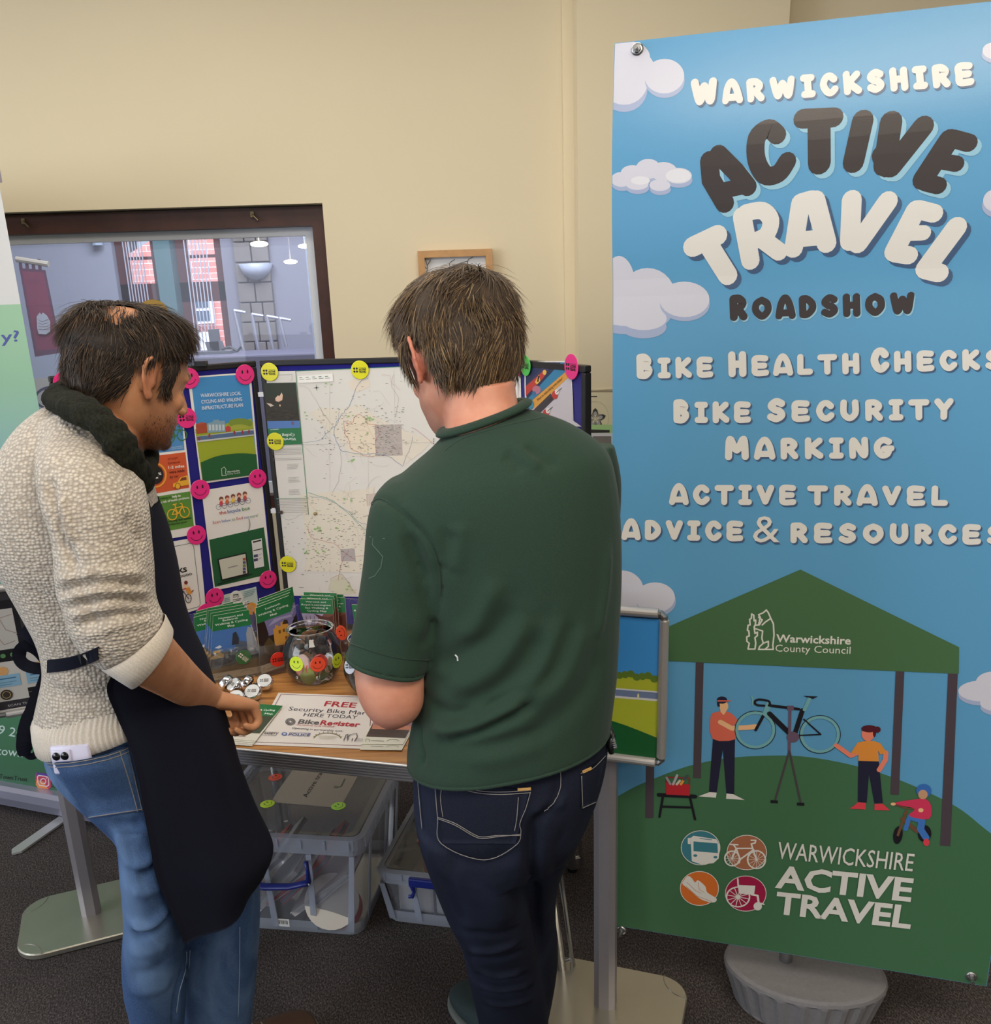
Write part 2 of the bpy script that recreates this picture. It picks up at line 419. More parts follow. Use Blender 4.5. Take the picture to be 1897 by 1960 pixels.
# opening of the interior window
oT = onwall(400, 395).z; oR = wl(onwall(626, 500)); oL = -2.9 + wl(WALL0); oB = .92
def wpt(s_, z, off=0): p = WALL0 + WD * s_ + WN * off; return Vector((p.x, p.y, z))
def wall_box(b, s0, s1, z0, z1, o0, o1, m_):
    """box in wall coordinates"""
    vs = [wpt(s_, z, o) for s_ in (s0, s1) for o in (o0, o1) for z in (z0, z1)]
    b.add(vs, [(0, 1, 3, 2), (4, 6, 7, 5), (0, 4, 5, 1), (2, 3, 7, 6), (0, 2, 6, 4), (1, 5, 7, 3)], m_)
CEIL = 2.9
sP0 = wl(onwall(1097, 300)); sP1 = wl(onwall(1490, 40))
b = MB()
wall_box(b, -4.5, oL, 0, CEIL, 0, -.18, M_wall); wall_box(b, oR, 4.2, 0, CEIL, 0, -.18, M_wall)
wall_box(b, oL, oR, oT, CEIL, 0, -.18, M_wall); wall_box(b, oL, oR, 0, oB, 0, -.18, M_wall)
tag(b.build('wall_back'), kind='structure')
b = MB(); wall_box(b, sP0, sP1, 0, CEIL, .0, .10, M_wall); tag(b.build('trim_1'), kind='structure')
b = MB(); wall_box(b, sP0 - .035, sP0, 0, CEIL, .0, .02, M_wall); tag(b.build('trim_2'), kind='structure')
b = MB(); wall_box(b, -4.5, sP0 - .035, 0, .1, .0, .018, M_brown); tag(b.build('baseboard_back'), kind='structure')
b = MB(); b.box((0, -4, -.05), (12, 26, .1), M_carpet); tag(b.build('floor'), kind='structure')
M_ceil = mat('white_ceiling', (228, 224, 214), .9)
b = MB(); b.box((0, -6.5, CEIL + .05), (12, 21, .1), M_ceil); tag(b.build('ceiling'), kind='structure')
b = MB(); b.box((5.2, -4, CEIL / 2), (.1, 17, CEIL), M_wall); tag(b.build('wall_right'), kind='structure')
# ---- window frame, sash and glass
fw = .045
win = empty('window_1', wpt((oL + oR) / 2, oB)); tag(win, kind='structure')
b = MB()
for o0, o1, dz, mm in ((-.05, -.13, 0, M_brown),):
    wall_box(b, oL, oR, oT - .065, oT - .004, o0, o1, mm); wall_box(b, oR - .045, oR, oB, oT - .065, o0, o1, mm)
    wall_box(b, oL, oL + .045, oB, oT - .065, o0, o1, mm); wall_box(b, oL, oR, oB, oB + .06, o0, o1, mm)
b.build('window_frame', win)
b = MB()
a0, a1, z1 = oL + .045, oR - .045, oT - .065
wall_box(b, a0, a1, z1 - .028, z1, -.10, -.125, M_white); wall_box(b, a1 - .032, a1, oB + .06, z1 - .028, -.10, -.125, M_white)
wall_box(b, a0, a0 + .032, oB + .06, z1 - .028, -.10, -.125, M_white); wall_box(b, a0, a1, oB + .06, oB + .1, -.10, -.125, M_white)
b.build('window_sash', win)
M_glass = clear_mat('window_glass', (.86, .9, .97), .12, (170, 172, 190), 1.6, .0)  # bluish haze put into the pane for the bright room it reflects
b = MB(); wall_box(b, a0 + .032, a1 - .032, oB + .1, z1 - .028, -.110, -.114, M_glass); b.build('pane', win)
M_brass = mat('aged_brass', (120, 105, 80), .35, .9)
for px, py in ((47, 424), (484, 411)):
    b = MB(); c = onwall(px, py, -.05); b.box(c + WN * .006, (.012, .012, .018), M_brass)
    b.tube([c + WN * .01, c + WN * .02 + WD * .02 + Vector((0, 0, -.02))], [.004, .003], M_brass, 8); b.build('window_catch', win)
# ---- room beyond the glass
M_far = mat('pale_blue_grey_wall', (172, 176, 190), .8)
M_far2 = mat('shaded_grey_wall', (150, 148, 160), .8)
FY = 6.6
def far(px, py, y=FY): return PY(px, py, y)
# far wall with an opening for a tall window: columns between px 222..430
xa = far(220, 520).x; xb = far(432, 560).x; xm0, xm1 = far(305, 520).x, far(336, 520).x
zt = 3.2
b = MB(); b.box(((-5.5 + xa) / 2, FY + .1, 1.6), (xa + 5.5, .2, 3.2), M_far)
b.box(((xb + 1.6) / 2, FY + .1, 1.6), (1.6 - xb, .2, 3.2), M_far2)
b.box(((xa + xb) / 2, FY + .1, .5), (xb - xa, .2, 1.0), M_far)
tag(b.build('wall_far'), kind='structure')
b = MB(); b.box((1.6, 5.05, 1.6), (.1, 3.3, 3.2), M_far); tag(b.build('wall_far_right'), kind='structure')
p = far(112, 600)
b = MB(); b.box((-4.3, 5.1, 1.6), (.1, 3.4, 3.2), M_far); tag(b.build('wall_far_left'), kind='structure')
b = MB(); b.box((-1.4, 5.05, 3.25), (6.1, 3.3, .1), M_ceil); tag(b.build('ceiling_far'), kind='structure')
w2 = empty('window_2', ((xa + xb) / 2, FY, 1.0)); tag(w2, kind='structure')
M_teal = mat('teal_painted_post', (92, 128, 132), .5)
M_rbrown = mat('red_brown_frame', (98, 52, 50), .5)
b = MB(); b.box(((xm0 + xm1) / 2, FY + .05, 2.1), (xm1 - xm0, .22, 2.2), M_teal); b.build('window_post', w2)
b = MB()
for x0_, x1_ in ((xa, xm0), (xm1, xb)):
    for xx in (x0_ + .03, x1_ - .03): b.box((xx, FY + .1, 2.1), (.06, .08, 2.2), M_rbrown)
    for zz in (1.03, far(390, 558).z): b.box(((x0_ + x1_) / 2, FY + .1, zz), (x1_ - x0_, .08, .13), M_rbrown)
    b.box(((x0_ + x1_) / 2, FY + .1, far(390, 489).z), (x1_ - x0_, .03, .02), M_rbrown)
b.build('window_frame', w2)
M_blind = mat('blind_cord_white', (205, 210, 225), .5)
b = MB()
for i in range(7):
    for x0_, x1_ in ((xa, xm0), (xm1, xb)):
        xx = x0_ + .09 + (x1_ - x0_ - .18) * i / 6; b.box((xx, FY - .03, 2.1), (.007, .004, 2.2), M_blind)
bl = b.build('blind_cords', w2)
M_lpipe = mat('pale_blue_pipe', (196, 212, 230), .3)
b = MB(); b.tube([(xa - .07, FY - .05, 3.1), (xa - .07, FY - .05, 2.05)], .035, M_lpipe, 12)
tag(b.build('heating_pipe'), 'pale blue vertical pipe beside the far window', 'pipe')
b = MB(); q = far(598, 560, 4.6); b.tube([(q.x, q.y, 3.2), (q.x, q.y, 1.0)], .016, M_lpipe, 12)
tag(b.build('steel_pole'), 'thin white vertical pole near the right end of the interior window', 'pole')
# outside: brick house with a white window
def bricks():
    m = bpy.data.materials.new('pink_brick_wall'); m.use_nodes = True; N = m.node_tree.nodes; L = m.node_tree.links
    b_ = N['Principled BSDF']; tc = N.new('ShaderNodeTexCoord'); mp = N.new('ShaderNodeMapping'); mp.inputs['Rotation'].default_value = (math.radians(90), 0, 0)
    L.new(tc.outputs['Object'], mp.inputs[0]); br = N.new('ShaderNodeTexBrick'); L.new(mp.outputs[0], br.inputs[0])
    br.inputs['Color1'].default_value = rgb(206, 140, 132); br.inputs['Color2'].default_value = rgb(180, 112, 104); br.inputs['Mortar'].default_value = rgb(222, 200, 196)
    br.inputs['Scale'].default_value = 5.2; br.inputs['Mortar Size'].default_value = .02; br.inputs['Brick Width'].default_value = 1.1; br.inputs['Row Height'].default_value = .36
    L.new(br.outputs[0], b_.inputs['Base Color']); b_.inputs['Roughness'].default_value = .9; return m
M_brick = bricks(); OY = 12.0
house = empty('brick_house', (-3.2, OY, 0), 'pink brick house with a white window, seen through the far window', 'building')
cc = PY(390, 580, OY)
b = MB(); zr = PY(270, 470, OY).z
b.slab([(-8, OY, 0), (1.5, OY, 0), (1.5, OY, 6.2), (PY(345, 430, OY).x, OY, 6.2), (PY(302, 452, OY).x, OY, PY(302, 452, OY).z), (PY(240, 490, OY).x, OY, PY(240, 490, OY).z), (-8, OY, 2.6)], (0, 1, 0), .2, M_brick); b.build('wall', house)
M_ww = mat('white_window_frame', (240, 242, 246), .5); M_dk = mat('dark_window_glass', (70, 84, 100), .15)
wf0, wf1 = PY(360, 565, OY), PY(414, 618, OY)
b = MB(); b.box(((wf0.x + wf1.x) / 2, OY - .06, (wf0.z + wf1.z) / 2), (wf1.x - wf0.x, .1, wf0.z - wf1.z), M_ww); wfm = b.build('window', house)
b = MB()
for z_ in (.27, .74): b.box(((wf0.x + wf1.x) / 2, OY - .115, wf1.z + (wf0.z - wf1.z) * z_), ((wf1.x - wf0.x) * .74, .02, (wf0.z - wf1.z) * .36), M_dk)
b.build('pane', wfm)
wf0, wf1 = PY(366, 636, OY), PY(424, 672, OY)
b = MB(); b.box(((wf0.x + wf1.x) / 2, OY - .2, (wf0.z + wf1.z) / 2), (wf1.x - wf0.x, .36, wf0.z - wf1.z), M_ww); b.build('porch_roof', house)
M_bark = mat('grey_bark', (92, 86, 88), .9)
tr_ = empty('bare_tree', PY(250, 700, 15), 'bare leafless tree behind the gable of the brick house', 'tree')
b = MB(); rr = random.Random(3)
def branch(p, d_, l, r_, dep):
    q_ = p + d_ * l; b.tube([p, (p + q_) / 2 + Vector((rr.uniform(-.1, .1) * l, 0, 0)), q_], [r_, r_ * .8, r_ * .6], M_bark, 5, False)
    if dep:
        for _ in range(3):
            branch(q_, (d_ + Vector((rr.uniform(-.8, .8), rr.uniform(-.4, .4), rr.uniform(-.2, .6)))).normalized(), l * .72, r_ * .6, dep - 1)
branch(PY(262, 560, 15) - Vector((0, 0, 1.5)), Vector((0, 0, 1)), 1.7, .12, 5); b.build('branches', tr_)
b = MB(); b.box((-3, 11, -.05), (20, 8, .1), mat('pale_paving', (170, 170, 168), .9)); tag(b.build('ground_outside'), kind='structure')
# red wall hanging on the left far wall
def far_art(y): return Art(Vector((0, y, 0)), (1, 0, 0), (0, -1, 0))
M_cloth = mat('maroon_felt', (122, 40, 66), .9, bump=.3, bscale=300)
M_cloth2 = mat('dark_plum_felt', (88, 44, 66), .9); M_pal = mat('grey_felt', (168, 170, 176), .9)
HY = 5.6
wh = empty('wall_hanging', PY(70, 700, HY), 'red cloth wall hanging with looped tabs and a pale castle badge, seen through the glass', 'wall hanging')
A = far_art(HY)
A.poly([(37, 513), (87, 517), (119, 675), (67, 683)], M_cloth2); A.poly([(42, 519), (83, 521), (113, 668), (71, 671)], M_cloth)
for i in range(4):
    x = 35 + i * 12.2; A.poly([(x, 495), (x + 6, 496), (x + 9, 518), (x + 2, 518)], M_cloth2)
o = A.build('cloth', wh)
A = far_art(HY - .01)
A.poly([(70, 606), (76, 598), (79, 602), (82, 598), (90, 604), (96, 615), (96, 636), (88, 640), (74, 639), (71, 628)], M_pal)
for k in range(4): A.stroke([(74, 612 + k * 6), (80, 616 + k * 5), (92, 612 + k * 6)], .8, M_cloth2)
A.text('LIBRARY', 50, 537, 78, 540, 4, M_cloth2); tag(A.build('badge', wh), kind='stuff')
b = MB(); b.tube([PY(31, 496, HY), PY(93, 506, HY)], .016, mat('pine_dowel', (170, 160, 140), .6), 8); b.build('pole', wh)
# wall light, whiteboard easel, desk, monitor
M_lamp = mat('frosted_lamp_bowl', (200, 205, 222), .35)
b = MB(); c = far(489, 505, FY - .05); b.lathe([(0, -.105), (.05, -.095), (.09, -.06), (.115, 0), (.10, 0), (.08, -.04), (0, -.08)], c, M_lamp, 20)
tag(b.build('wall_light', smooth=True), 'white half bowl wall light on the stone pier in the far room', 'lamp')
def stone():
    m = mat('buff_stone_block', (136, 128, 122), .9, bump=.6, bscale=20, var=.15, vscale=8); return m
M_stone = stone()
pier = empty('stone_pier', far(490, 690, FY - .02)); tag(pier, kind='structure')
s0, s1 = far(458, 560, FY).x, far(525, 560, FY).x; zz = 1.0; k = 0
while zz < 3.1:
    n_ = 2 if k % 2 else 3
    for j in range(n_):
        xx0 = s0 + (s1 - s0) * j / n_; xx1 = s0 + (s1 - s0) * (j + 1) / n_
        b = MB(); b.box(((xx0 + xx1) / 2, FY - .02 - rr.uniform(0, .012), zz + .065), (xx1 - xx0 - .008, .05, .122), M_stone, bev=.004); b.build('stone', pier)
    zz += .13; k += 1
M_mon = mat('monitor_grey', (98, 98, 104), .5); M_monf = mat('monitor_black', (30, 30, 36), .4)
mo = empty('computer_monitor', PY(415, 700, 5.2) , 'grey computer monitor seen from behind through the interior window', 'monitor')
b = MB(); b.slab([PY(392, 655, 5.2), PY(420, 653, 5.2), PY(434, 692, 5.2), PY(405, 696, 5.2)], (0.3, 1, 0), .03, M_mon); b.build('screen_back', mo)
b = MB(); b.tube([PY(425, 668, 5.2), PY(440, 664, 5.2), PY(455, 672, 5.2), PY(462, 664, 5.2)], .008, M_monf, 6); b.box((mo.location.x, 5.22, PY(560, 672, 5.2).z + .06), (.05, .04, .14), M_mon); b.box((mo.location.x, 5.22, PY(560, 672, 5.2).z + .008), (.2, .16, .016), M_mon); b.build('monitor_stand', mo)
for i, (x0_, y0_, x1_, y1_) in enumerate(((448, 594, 470, 690), (482, 601, 500, 700), (511, 605, 528, 700), (535, 609, 548, 664))):
    b = MB(); b.tube([PY(x0_, y0_, 5.6), PY(x1_, y1_, 5.6)], .011, mat('chrome_leg', (190, 192, 205), .25, .6), 8)
    b.tube([PY(x0_, y0_, 5.6), PY(x0_ + 22, y0_ + 4, 5.6)], .009, MATS['chrome_leg'], 8)
    tag(b.build('stacked_chair_frame'), 'upended pale metal chair frame in the far room, %s from the left' % ('first', 'second', 'third', 'fourth')[i], 'chair frame', 'upended metal chair frames in the far room')
b = MB(); c = PY(540, 690, 5.2); b.box((c.x, c.y, (PY(560, 672, 5.2).z) / 2), (1.5, .5, PY(560, 672, 5.2).z), mat('slate_counter', (92, 88, 104), .6), bev=.01)
tag(b.build('counter'), 'low slate coloured counter along the far room wall', 'counter')
b = MB(); b.slab([PY(603, 640, 5.1), PY(612, 644, 5.1), PY(610, 672, 5.1), PY(606, 672, 5.1)], (0, 1, 0), .02, mat('cream_card', (222, 206, 186), .8))
tag(b.build('folded_card'), 'cream folded card standing on the counter at the right of the interior window', 'card')
M_gold = mat('mustard_card', (196, 160, 84), .7)
A = Art(WALL0 - WN * .105, WD, WN); A.ell(292, 600, 30, 27, M_gold)
tag(A.build('round_notice', None), 'round mustard notice stuck to the window glass behind the bearded man', 'sign')
# white notice with a printed oval at the left foot of the interior window
nt_ = empty('oval_notice', onwall(90, 800, -.09), 'white notice with a grey oval outline low in the interior window', 'sign')
A = Art(WALL0 - WN * .095, WD, WN); A.poly([(64, 724), (135, 722), (140, 830), (86, 830)], ink((205, 208, 224))); A.build('sheet', nt_)
A = Art(WALL0 - WN * .0945, WD, WN); A.ring(104, 762, 36, 22, 4.5, ink((112, 112, 150))); A.build('printed_oval', nt_)
# ---- round ceiling lights behind the camera, seen mirrored in the glass
M_glow = mat('ceiling_light_glow', (255, 244, 214), .5, emit=40)
M_rim = mat('white_light_rim', (220, 220, 216), .5)
for px, py, wh_ in ((496, 467, 'large left'), (583, 471, 'small upper right'), (556, 501, 'small lower')):
    g = PP(px, py, WALL0 - WN * .11, WN); d_ = (g - CAM).normalized(); d_ = d_ - 2 * d_.dot(WN) * WN
    c = g + d_ * ((-13 - g.y) / d_.y); k_ = 1.0 if wh_ == 'large left' else .75
    lt = empty('ceiling_light', c, 'round glowing ceiling light mirrored in the glass, the %s one' % wh_, 'ceiling light', 'round ceiling lights behind the camera')
    b = MB(); b.ball(c, (.18 * k_, .18 * k_, .055 * k_), M_glow, 20); b.build('diffuser', lt, smooth=True)
    b = MB(); b.tube([c + Vector((0, 0, .05 * k_)), Vector((c.x, c.y, CEIL))], .012, M_rim, 8); b.lathe([(.06, .0), (.06, -.02), (0, -.02)], (c.x, c.y, CEIL), M_rim, 16); b.build('drop_rod', lt)
# ---- picture on the wall
M_oak = mat('light_oak_frame', (196, 148, 96), .5, var=.1, vscale=30)
pf = empty('picture_frame', onwall(868, 540, .0), 'light oak picture frame hung on the cream wall behind the man in green', 'picture')
L0, L1 = wl(onwall(800, 490)), wl(onwall(941, 480)); zT = onwall(870, 479).z; zB = zT - .26; fwid = .022
b = MB()
wall_box(b, L0, L1, zT - fwid, zT, .003, .033, M_oak); wall_box(b, L0, L1, zB, zB + fwid, .003, .033, M_oak)
wall_box(b, L0, L0 + fwid, zB + fwid, zT - fwid, .003, .033, M_oak); wall_box(b, L1 - fwid, L1, zB + fwid, zT - fwid, .003, .033, M_oak)
b.build('frame', pf)
b = MB(); wall_box(b, L0 + fwid, L1 - fwid, zB + fwid, zT - fwid, .004, .012, ink((222, 222, 224))); b.build('mount', pf)
A = Art(WALL0 + WN * .0125, WD, WN)
for q_ in ([(812, 540), (818, 515), (815, 498), (812, 494)], [(818, 515), (808, 506)], [(818, 508), (824, 498)], [(870, 497), (860, 505), (866, 515)], [(905, 492), (895, 500), (900, 520)], [(895, 500), (880, 504)]):
    A.stroke(q_, 1.6, ink((120, 112, 104)), smooth=4)
tag(A.build('line_drawing', pf), kind='stuff')
# ---- card rack on the wall between the display board and the big banner
ck = empty('leaflet_rack', onwall(1158, 900, .10), 'clear wall rack holding art prints and cards beside the big banner', 'rack')
RK = .13
rx0, rx1 = wl(onwall(1123, 800, RK)), wl(onwall(1200, 800, RK))
b = MB(); wall_box(b, rx0 - .05, rx1 + .0, onwall(1150, 950, RK).z, onwall(1150, 747, RK).z, .102, .106, clear_mat('acrylic_sheet', (.97, .97, .97), .1, (230, 230, 225), 1, .05)); b.build('back_panel', ck)
def rackcard(px0, py0, px1, py1, colr, lab, off, extra=None):
    pts = [onwall(px0, py0, off), onwall(px1, py0, off), onwall(px1 + 1, py1, off), onwall(px0 + 1, py1, off)]
    e = empty('art_print', pts[3], lab, 'card', None)
    b = MB(); b.slab(pts, -WN, .002, ink(colr)); b.build('card', e)
    if extra:
        A = Art(WALL0 + WN * (off + .0005), WD, WN); extra(A); A.build('printed_picture', e)
def star(A):
    K = ink((58, 56, 60)); G = ink((170, 166, 164)); W_ = ink((228, 218, 190))
    A.stroke([(1125, 770)] + arc(1140, 800, 25, 32, 200, 380, 14), .6, ink((190, 180, 150)))
    A.poly([(1130, 758), (1143, 758), (1143, 760), (1130, 760)], K)
    for i in range(5):
        a = math.radians(-90 + i * 72); ca, sa = math.cos(a), math.sin(a); cx, cy = 1139.5, 802
        for (sc, m_) in ((1, K), (.72, G), (.35, W_)):
            A.poly([(cx + (ca * l + -sa * w_) , cy + (sa * l + ca * w_)) for l, w_ in ((2, 0), (9, 6 * sc), (15 * sc + 2, 4 * sc), (20 * sc + 1, 0), (15 * sc + 2, -4 * sc), (9, -6 * sc))], m_)
    for k in range(5): A.poly([(1175, 798 + k * 3), (1177, 798 + k * 3), (1177, 800 + k * 3), (1175, 800 + k * 3)], K)
rackcard(1123, 751, 1178, 815, (226, 214, 180), 'cream art print with a dark star drawing at the top of the wall rack', RK + .02, star)
rackcard(1123, 813, 1173, 860, (176, 212, 146), 'pale green card with a black box below the star print', RK + .04, lambda A: A.poly([(1130, 822), (1167, 823), (1167, 828), (1130, 829)], ink((50, 46, 48))))
rackcard(1123, 829, 1175, 880, (224, 222, 226), 'white card with a grey picture in the middle of the wall rack', RK + .06, lambda A: A.poly([(1135, 835), (1170, 835), (1170, 855), (1135, 856)], ink((128, 122, 118))))
rackcard(1123, 855, 1178, 940, (228, 222, 214), 'cream card with an orange stripe low in the wall rack', RK + .08, lambda A: (A.poly([(1160, 872), (1177, 872), (1177, 878), (1160, 879)], ink((228, 164, 96))), A.poly([(1166, 886), (1176, 884), (1176, 894), (1168, 889)], ink((72, 62, 70)))))
# ================================================================== big vinyl banner
M_alu = mat('satin_aluminium', (188, 188, 192), .3, .85); M_steel = mat('bright_steel', (170, 170, 172), .25, .9)
M_alud = mat('brushed_aluminium_dark', (140, 138, 142), .38, .8); M_blackp = mat('black_plastic', (24, 24, 27), .4)
BL = Vector((.246, 1.855, .2)); BR_ = Vector((1.024, 1.613, .2)); BD = (BR_ - BL).normalized(); BN = Vector((BD.y, -BD.x, 0)).normalized()
if BN.y > 0: BN = -BN
BW = (BR_ - BL).length; BH = 2.083 - .2
NROW = 60
def _bw(j):
    v = BH * j / NROW; t = max(0.0, (v - (BH - .42)) / .42)
    return .016 * math.sin(math.pi * min(1, t)) - .012 * t * t + .003 * math.sin(v * 4.2)
def bwarp(a, b_):
    x = min(max(b_ / BH * NROW, 0), NROW - 1e-6); j = int(x); return _bw(j) * (1 - x + j) + _bw(j + 1) * (x - j)
def ink2(c): return mat('vinyl_%d_%d_%d' % c, c, .3, spec=.45, bump=.05, bscale=500)
SKY = ink2((92, 156, 200)); GRN = ink2((68, 110, 78)); TEXT = ink2((222, 219, 214)); DSH = ink2((70, 92, 126)); LSH = ink2((146, 192, 214)); KBR = ink2((56, 48, 48))
ban = empty('vinyl_banner', BL + BD * BW / 2, 'tall blue and green vinyl cycling roadshow banner with white bubble lettering on a grey foot', 'banner')
A = Art(BL, BD, BN); n_ = 2; mm = NROW
gv = [(BW * i / n_, BH * j / mm) for j in range(mm + 1) for i in range(n_ + 1)]
A.raw(gv, [[j * (n_ + 1) + i, j * (n_ + 1) + i + 1, (j + 1) * (n_ + 1) + i + 1, (j + 1) * (n_ + 1) + i] for j in range(mm) for i in range(n_)], SKY, 0)
sheet = A.build('sheet', ban, warp=bwarp)
for p in sheet.data.polygons: p.use_smooth = True
A = Art(BL + BN * .0004, BD, BN)
Z8 = lambda x, y: (1160 + x / 2.574, 50 + y / 2.574)
Z6 = lambda x, y: (1160 + x / 2.574, 1060 + y / 2.574)
Z7 = lambda x, y: (1160 + x / 2.574, 1500 + y / 2.574)
def zz(f, pts): return [f(*p) for p in pts]
# hill
hill = cm2([(1160, 1538), (1200, 1513), (1238, 1495), (1315, 1466), (1393, 1450), (1482, 1445), (1548, 1448), (1626, 1462), (1704, 1485), (1782, 1518), (1840, 1549), (1894, 1592), (1990, 1660)], 4)
A.poly(hill + [(1990, 1960), (1160, 1960)], GRN)
CL = ink2((206, 206, 220)); CS = ink2((162, 174, 206)); CH = ink2((220, 220, 228))
def cloud(els, sh):
    A.layer += 1; l = A.layer
    for cx, cy, rx, ry in els: A.ell(cx + sh[0], cy + sh[1], rx, ry, CS, layer=l)
    A.layer += 1; l = A.layer
    for cx, cy, rx, ry in els: A.ell(cx, cy, rx, ry, CL, layer=l)
cloud([(1200, 110, 44, 34), (1196, 158, 44, 44), (1232, 130, 20, 26)], (0, 14)); cloud([(1272, 146, 38, 34)], (1, 9))
cloud([(1243, 325, 24, 19), (1272, 330, 26, 18), (1300, 338, 26, 15), (1213, 332, 22, 14), (1192, 345, 20, 14), (1222, 353, 22, 12), (1265, 356, 20, 11)], (1, 8))
A.ell(1228, 347, 18, 8, CH); A.ell(1300, 338, 24, 13, CH)
cloud([(1186, 545, 30, 55), (1240, 565, 52, 52), (1200, 600, 60, 24), (1232, 610, 44, 22)], (0, 16)); cloud([(1310, 573, 48, 34)], (1, 8))
cloud([(1190, 1130, 42, 38), (1200, 1160, 36, 18)], (0, 4)); cloud([(1254, 1144, 38, 29)], (2, 7))
cloud([(1900, 98, 20, 16)], (-2, 8)); cloud([(1905, 385, 26, 22)], (-2, 10)); cloud([(1902, 1305, 34, 20), (1880, 1322, 46, 20), (1910, 1345, 34, 16)], (0, 8))
A.word('WARWICKSHIRE', 1321, 205, 1868, 164, 44, TEXT, .315, DSH, 3, 4, 1.18)
def letters(strokes, m_, sh, sd):
    for pas in (1, 0):
        A.layer += 1; l = A.layer
        for pts, w_ in strokes:
            q = [Z8(x + (sd[0] if pas else 0), y + (sd[1] if pas else 0)) for x, y in pts]
            A.stroke(cm2(q, 5) if len(q) > 3 else q, w_ / 2.574, sh if pas else m_, l)
letters([([(512, 668), (520, 760), (588, 876)], 96), ([(556, 636), (640, 720), (700, 796)], 92), ([(575, 815), (690, 790)], 80),
         ([(843, 542), (800, 512), (745, 555), (742, 660), (785, 738), (850, 730), (892, 672)], 94),
         ([(970, 462), (1120, 456)], 98), ([(1048, 480), (1050, 680)], 116), ([(1262, 472), (1216, 676)], 108),
         ([(1400, 480), (1368, 690)], 112), ([(1558, 500), (1400, 700)], 104), ([(1355, 640), (1380, 700)], 100),
         ([(1700, 560), (1778, 582)], 88), ([(1684, 566), (1556, 760)], 104), ([(1630, 668), (1718, 684)], 78), ([(1570, 775), (1630, 790)], 84)], KBR, LSH, (20, 20))
letters([([(430, 1088), (550, 1032)], 100), ([(508, 1080), (600, 1228)], 98), ([(672, 940), (712, 1155)], 94), ([(690, 922), (770, 912), (812, 960), (790, 1030), (720, 1064)], 84), ([(770, 1050), (852, 1112)], 88),
         ([(924, 1096), (958, 875), (1010, 860)], 92), ([(1030, 862), (1086, 1070)], 98), ([(950, 1052), (1060, 1042)], 76),
         ([(1208, 860), (1200, 1060)], 98), ([(1384, 866), (1240, 1072)], 98), ([(1530, 905), (1610, 925)], 90), ([(1522, 910), (1418, 1112)], 98), ([(1470, 1022), (1560, 1020)], 74), ([(1424, 1120), (1490, 1130)], 88),
         ([(1722, 992), (1574, 1196)], 100), ([(1574, 1200), (1640, 1216)], 92)], TEXT, DSH, (20, 20))
A.word('ROADSHOW', 1393, 613, 1757, 601, 42, KBR, .325, LSH, 2, 3, 1.12)
for t, x0, y0, x1, y1 in (('BIKE', 1214, 725, 1370, 722), ('HEALTH', 1390, 721, 1651, 715), ('CHECKS', 1663, 713, 1925, 707)): A.word(t, x0, y0, x1, y1, 39, TEXT, .30, DSH, 3, 3, 1.2)
for t, x0, y0, x1, y1 in (('BIKE', 1284, 810, 1442, 809), ('SECURITY', 1463, 808, 1831, 803), ('MARKING', 1381, 880, 1715, 877)): A.word(t, x0, y0, x1, y1, 40, TEXT, .30, DSH, 3, 3, 1.12)
for t, x0, y0, x1, y1 in (('ACTIVE', 1278, 966, 1529, 967), ('TRAVEL', 1540, 967, 1820, 969), ('ADVICE', 1187, 1033, 1427, 1036), ('RESOURCES', 1506, 1039, 1930, 1043)): A.word(t, x0, y0, x1, y1, 38, TEXT, .30, DSH, 3, 3, 1.0)
A.text('&', 1443, 1041, 1494, 1041, 54, DSH, dy=1); A.text('&', 1441, 1038, 1492, 1038, 54, TEXT)
# gazebo and people under it
POST = ink2((76, 66, 74)); TENT = ink2((72, 108, 72))
for q in ([(443, 530), (482, 530), (468, 1102), (430, 1100)], [(1427, 575), (1470, 575), (1442, 1183), (1400, 1181)], [(205, 515), (247, 515), (235, 1298), (195, 1298)], [(1685, 585), (1733, 585), (1695, 1435), (1645, 1432)]): A.poly(zz(Z6, q), POST)
A.poly(zz(Z6, [(208, 522), (210, 400), (958, 78), (1740, 460), (1738, 590), (1430, 577)]), TENT)
A.text('Warwickshire', *Z6(838, 433), *Z6(1206, 446), 15, TEXT, bold=.022); A.text('County Council', *Z6(834, 480), *Z6(1204, 492), 14, TEXT)
def bear(A, f, m_, wd):
    A.stroke(zz(f, [(752, 350), (760, 312), (752, 300), (775, 290), (790, 277), (800, 290), (812, 318), (825, 345), (828, 400), (822, 450), (824, 470), (752, 470), (757, 456), (775, 440), (768, 415), (772, 380), (748, 372), (735, 368)]), wd, m_)
    A.stroke(zz(f, [(752, 312), (770, 325), (756, 350), (733, 352)]), wd, m_); A.stroke(zz(f, [(812, 318), (786, 335), (770, 350)]), wd, m_)
    A.stroke(zz(f, [(775, 440), (800, 430), (800, 455), (785, 468)]), wd, m_)
    A.stroke(zz(f, [(700, 468), (706, 440), (694, 430), (694, 408), (706, 404), (704, 380), (697, 376), (700, 352), (710, 350), (708, 322), (716, 318), (718, 296), (728, 302), (730, 330), (738, 326), (736, 350), (730, 360), (734, 392), (746, 385), (746, 402), (734, 412), (738, 440), (734, 468), (700, 468)]), wd, m_)
bear(A, Z6, TEXT, 2.6)
I = lambda r, g, b_: ink2((r, g, b_))
NAVY = I(36, 36, 58); CORAL = I(216, 106, 86); SKIN1 = I(234, 184, 138); SKIN2 = I(232, 132, 108); ORG = I(222, 142, 62); INKK = I(30, 28, 36); AQUA = I(116, 172, 180); REDS = I(216, 66, 80); MAUVE = I(104, 84, 104)
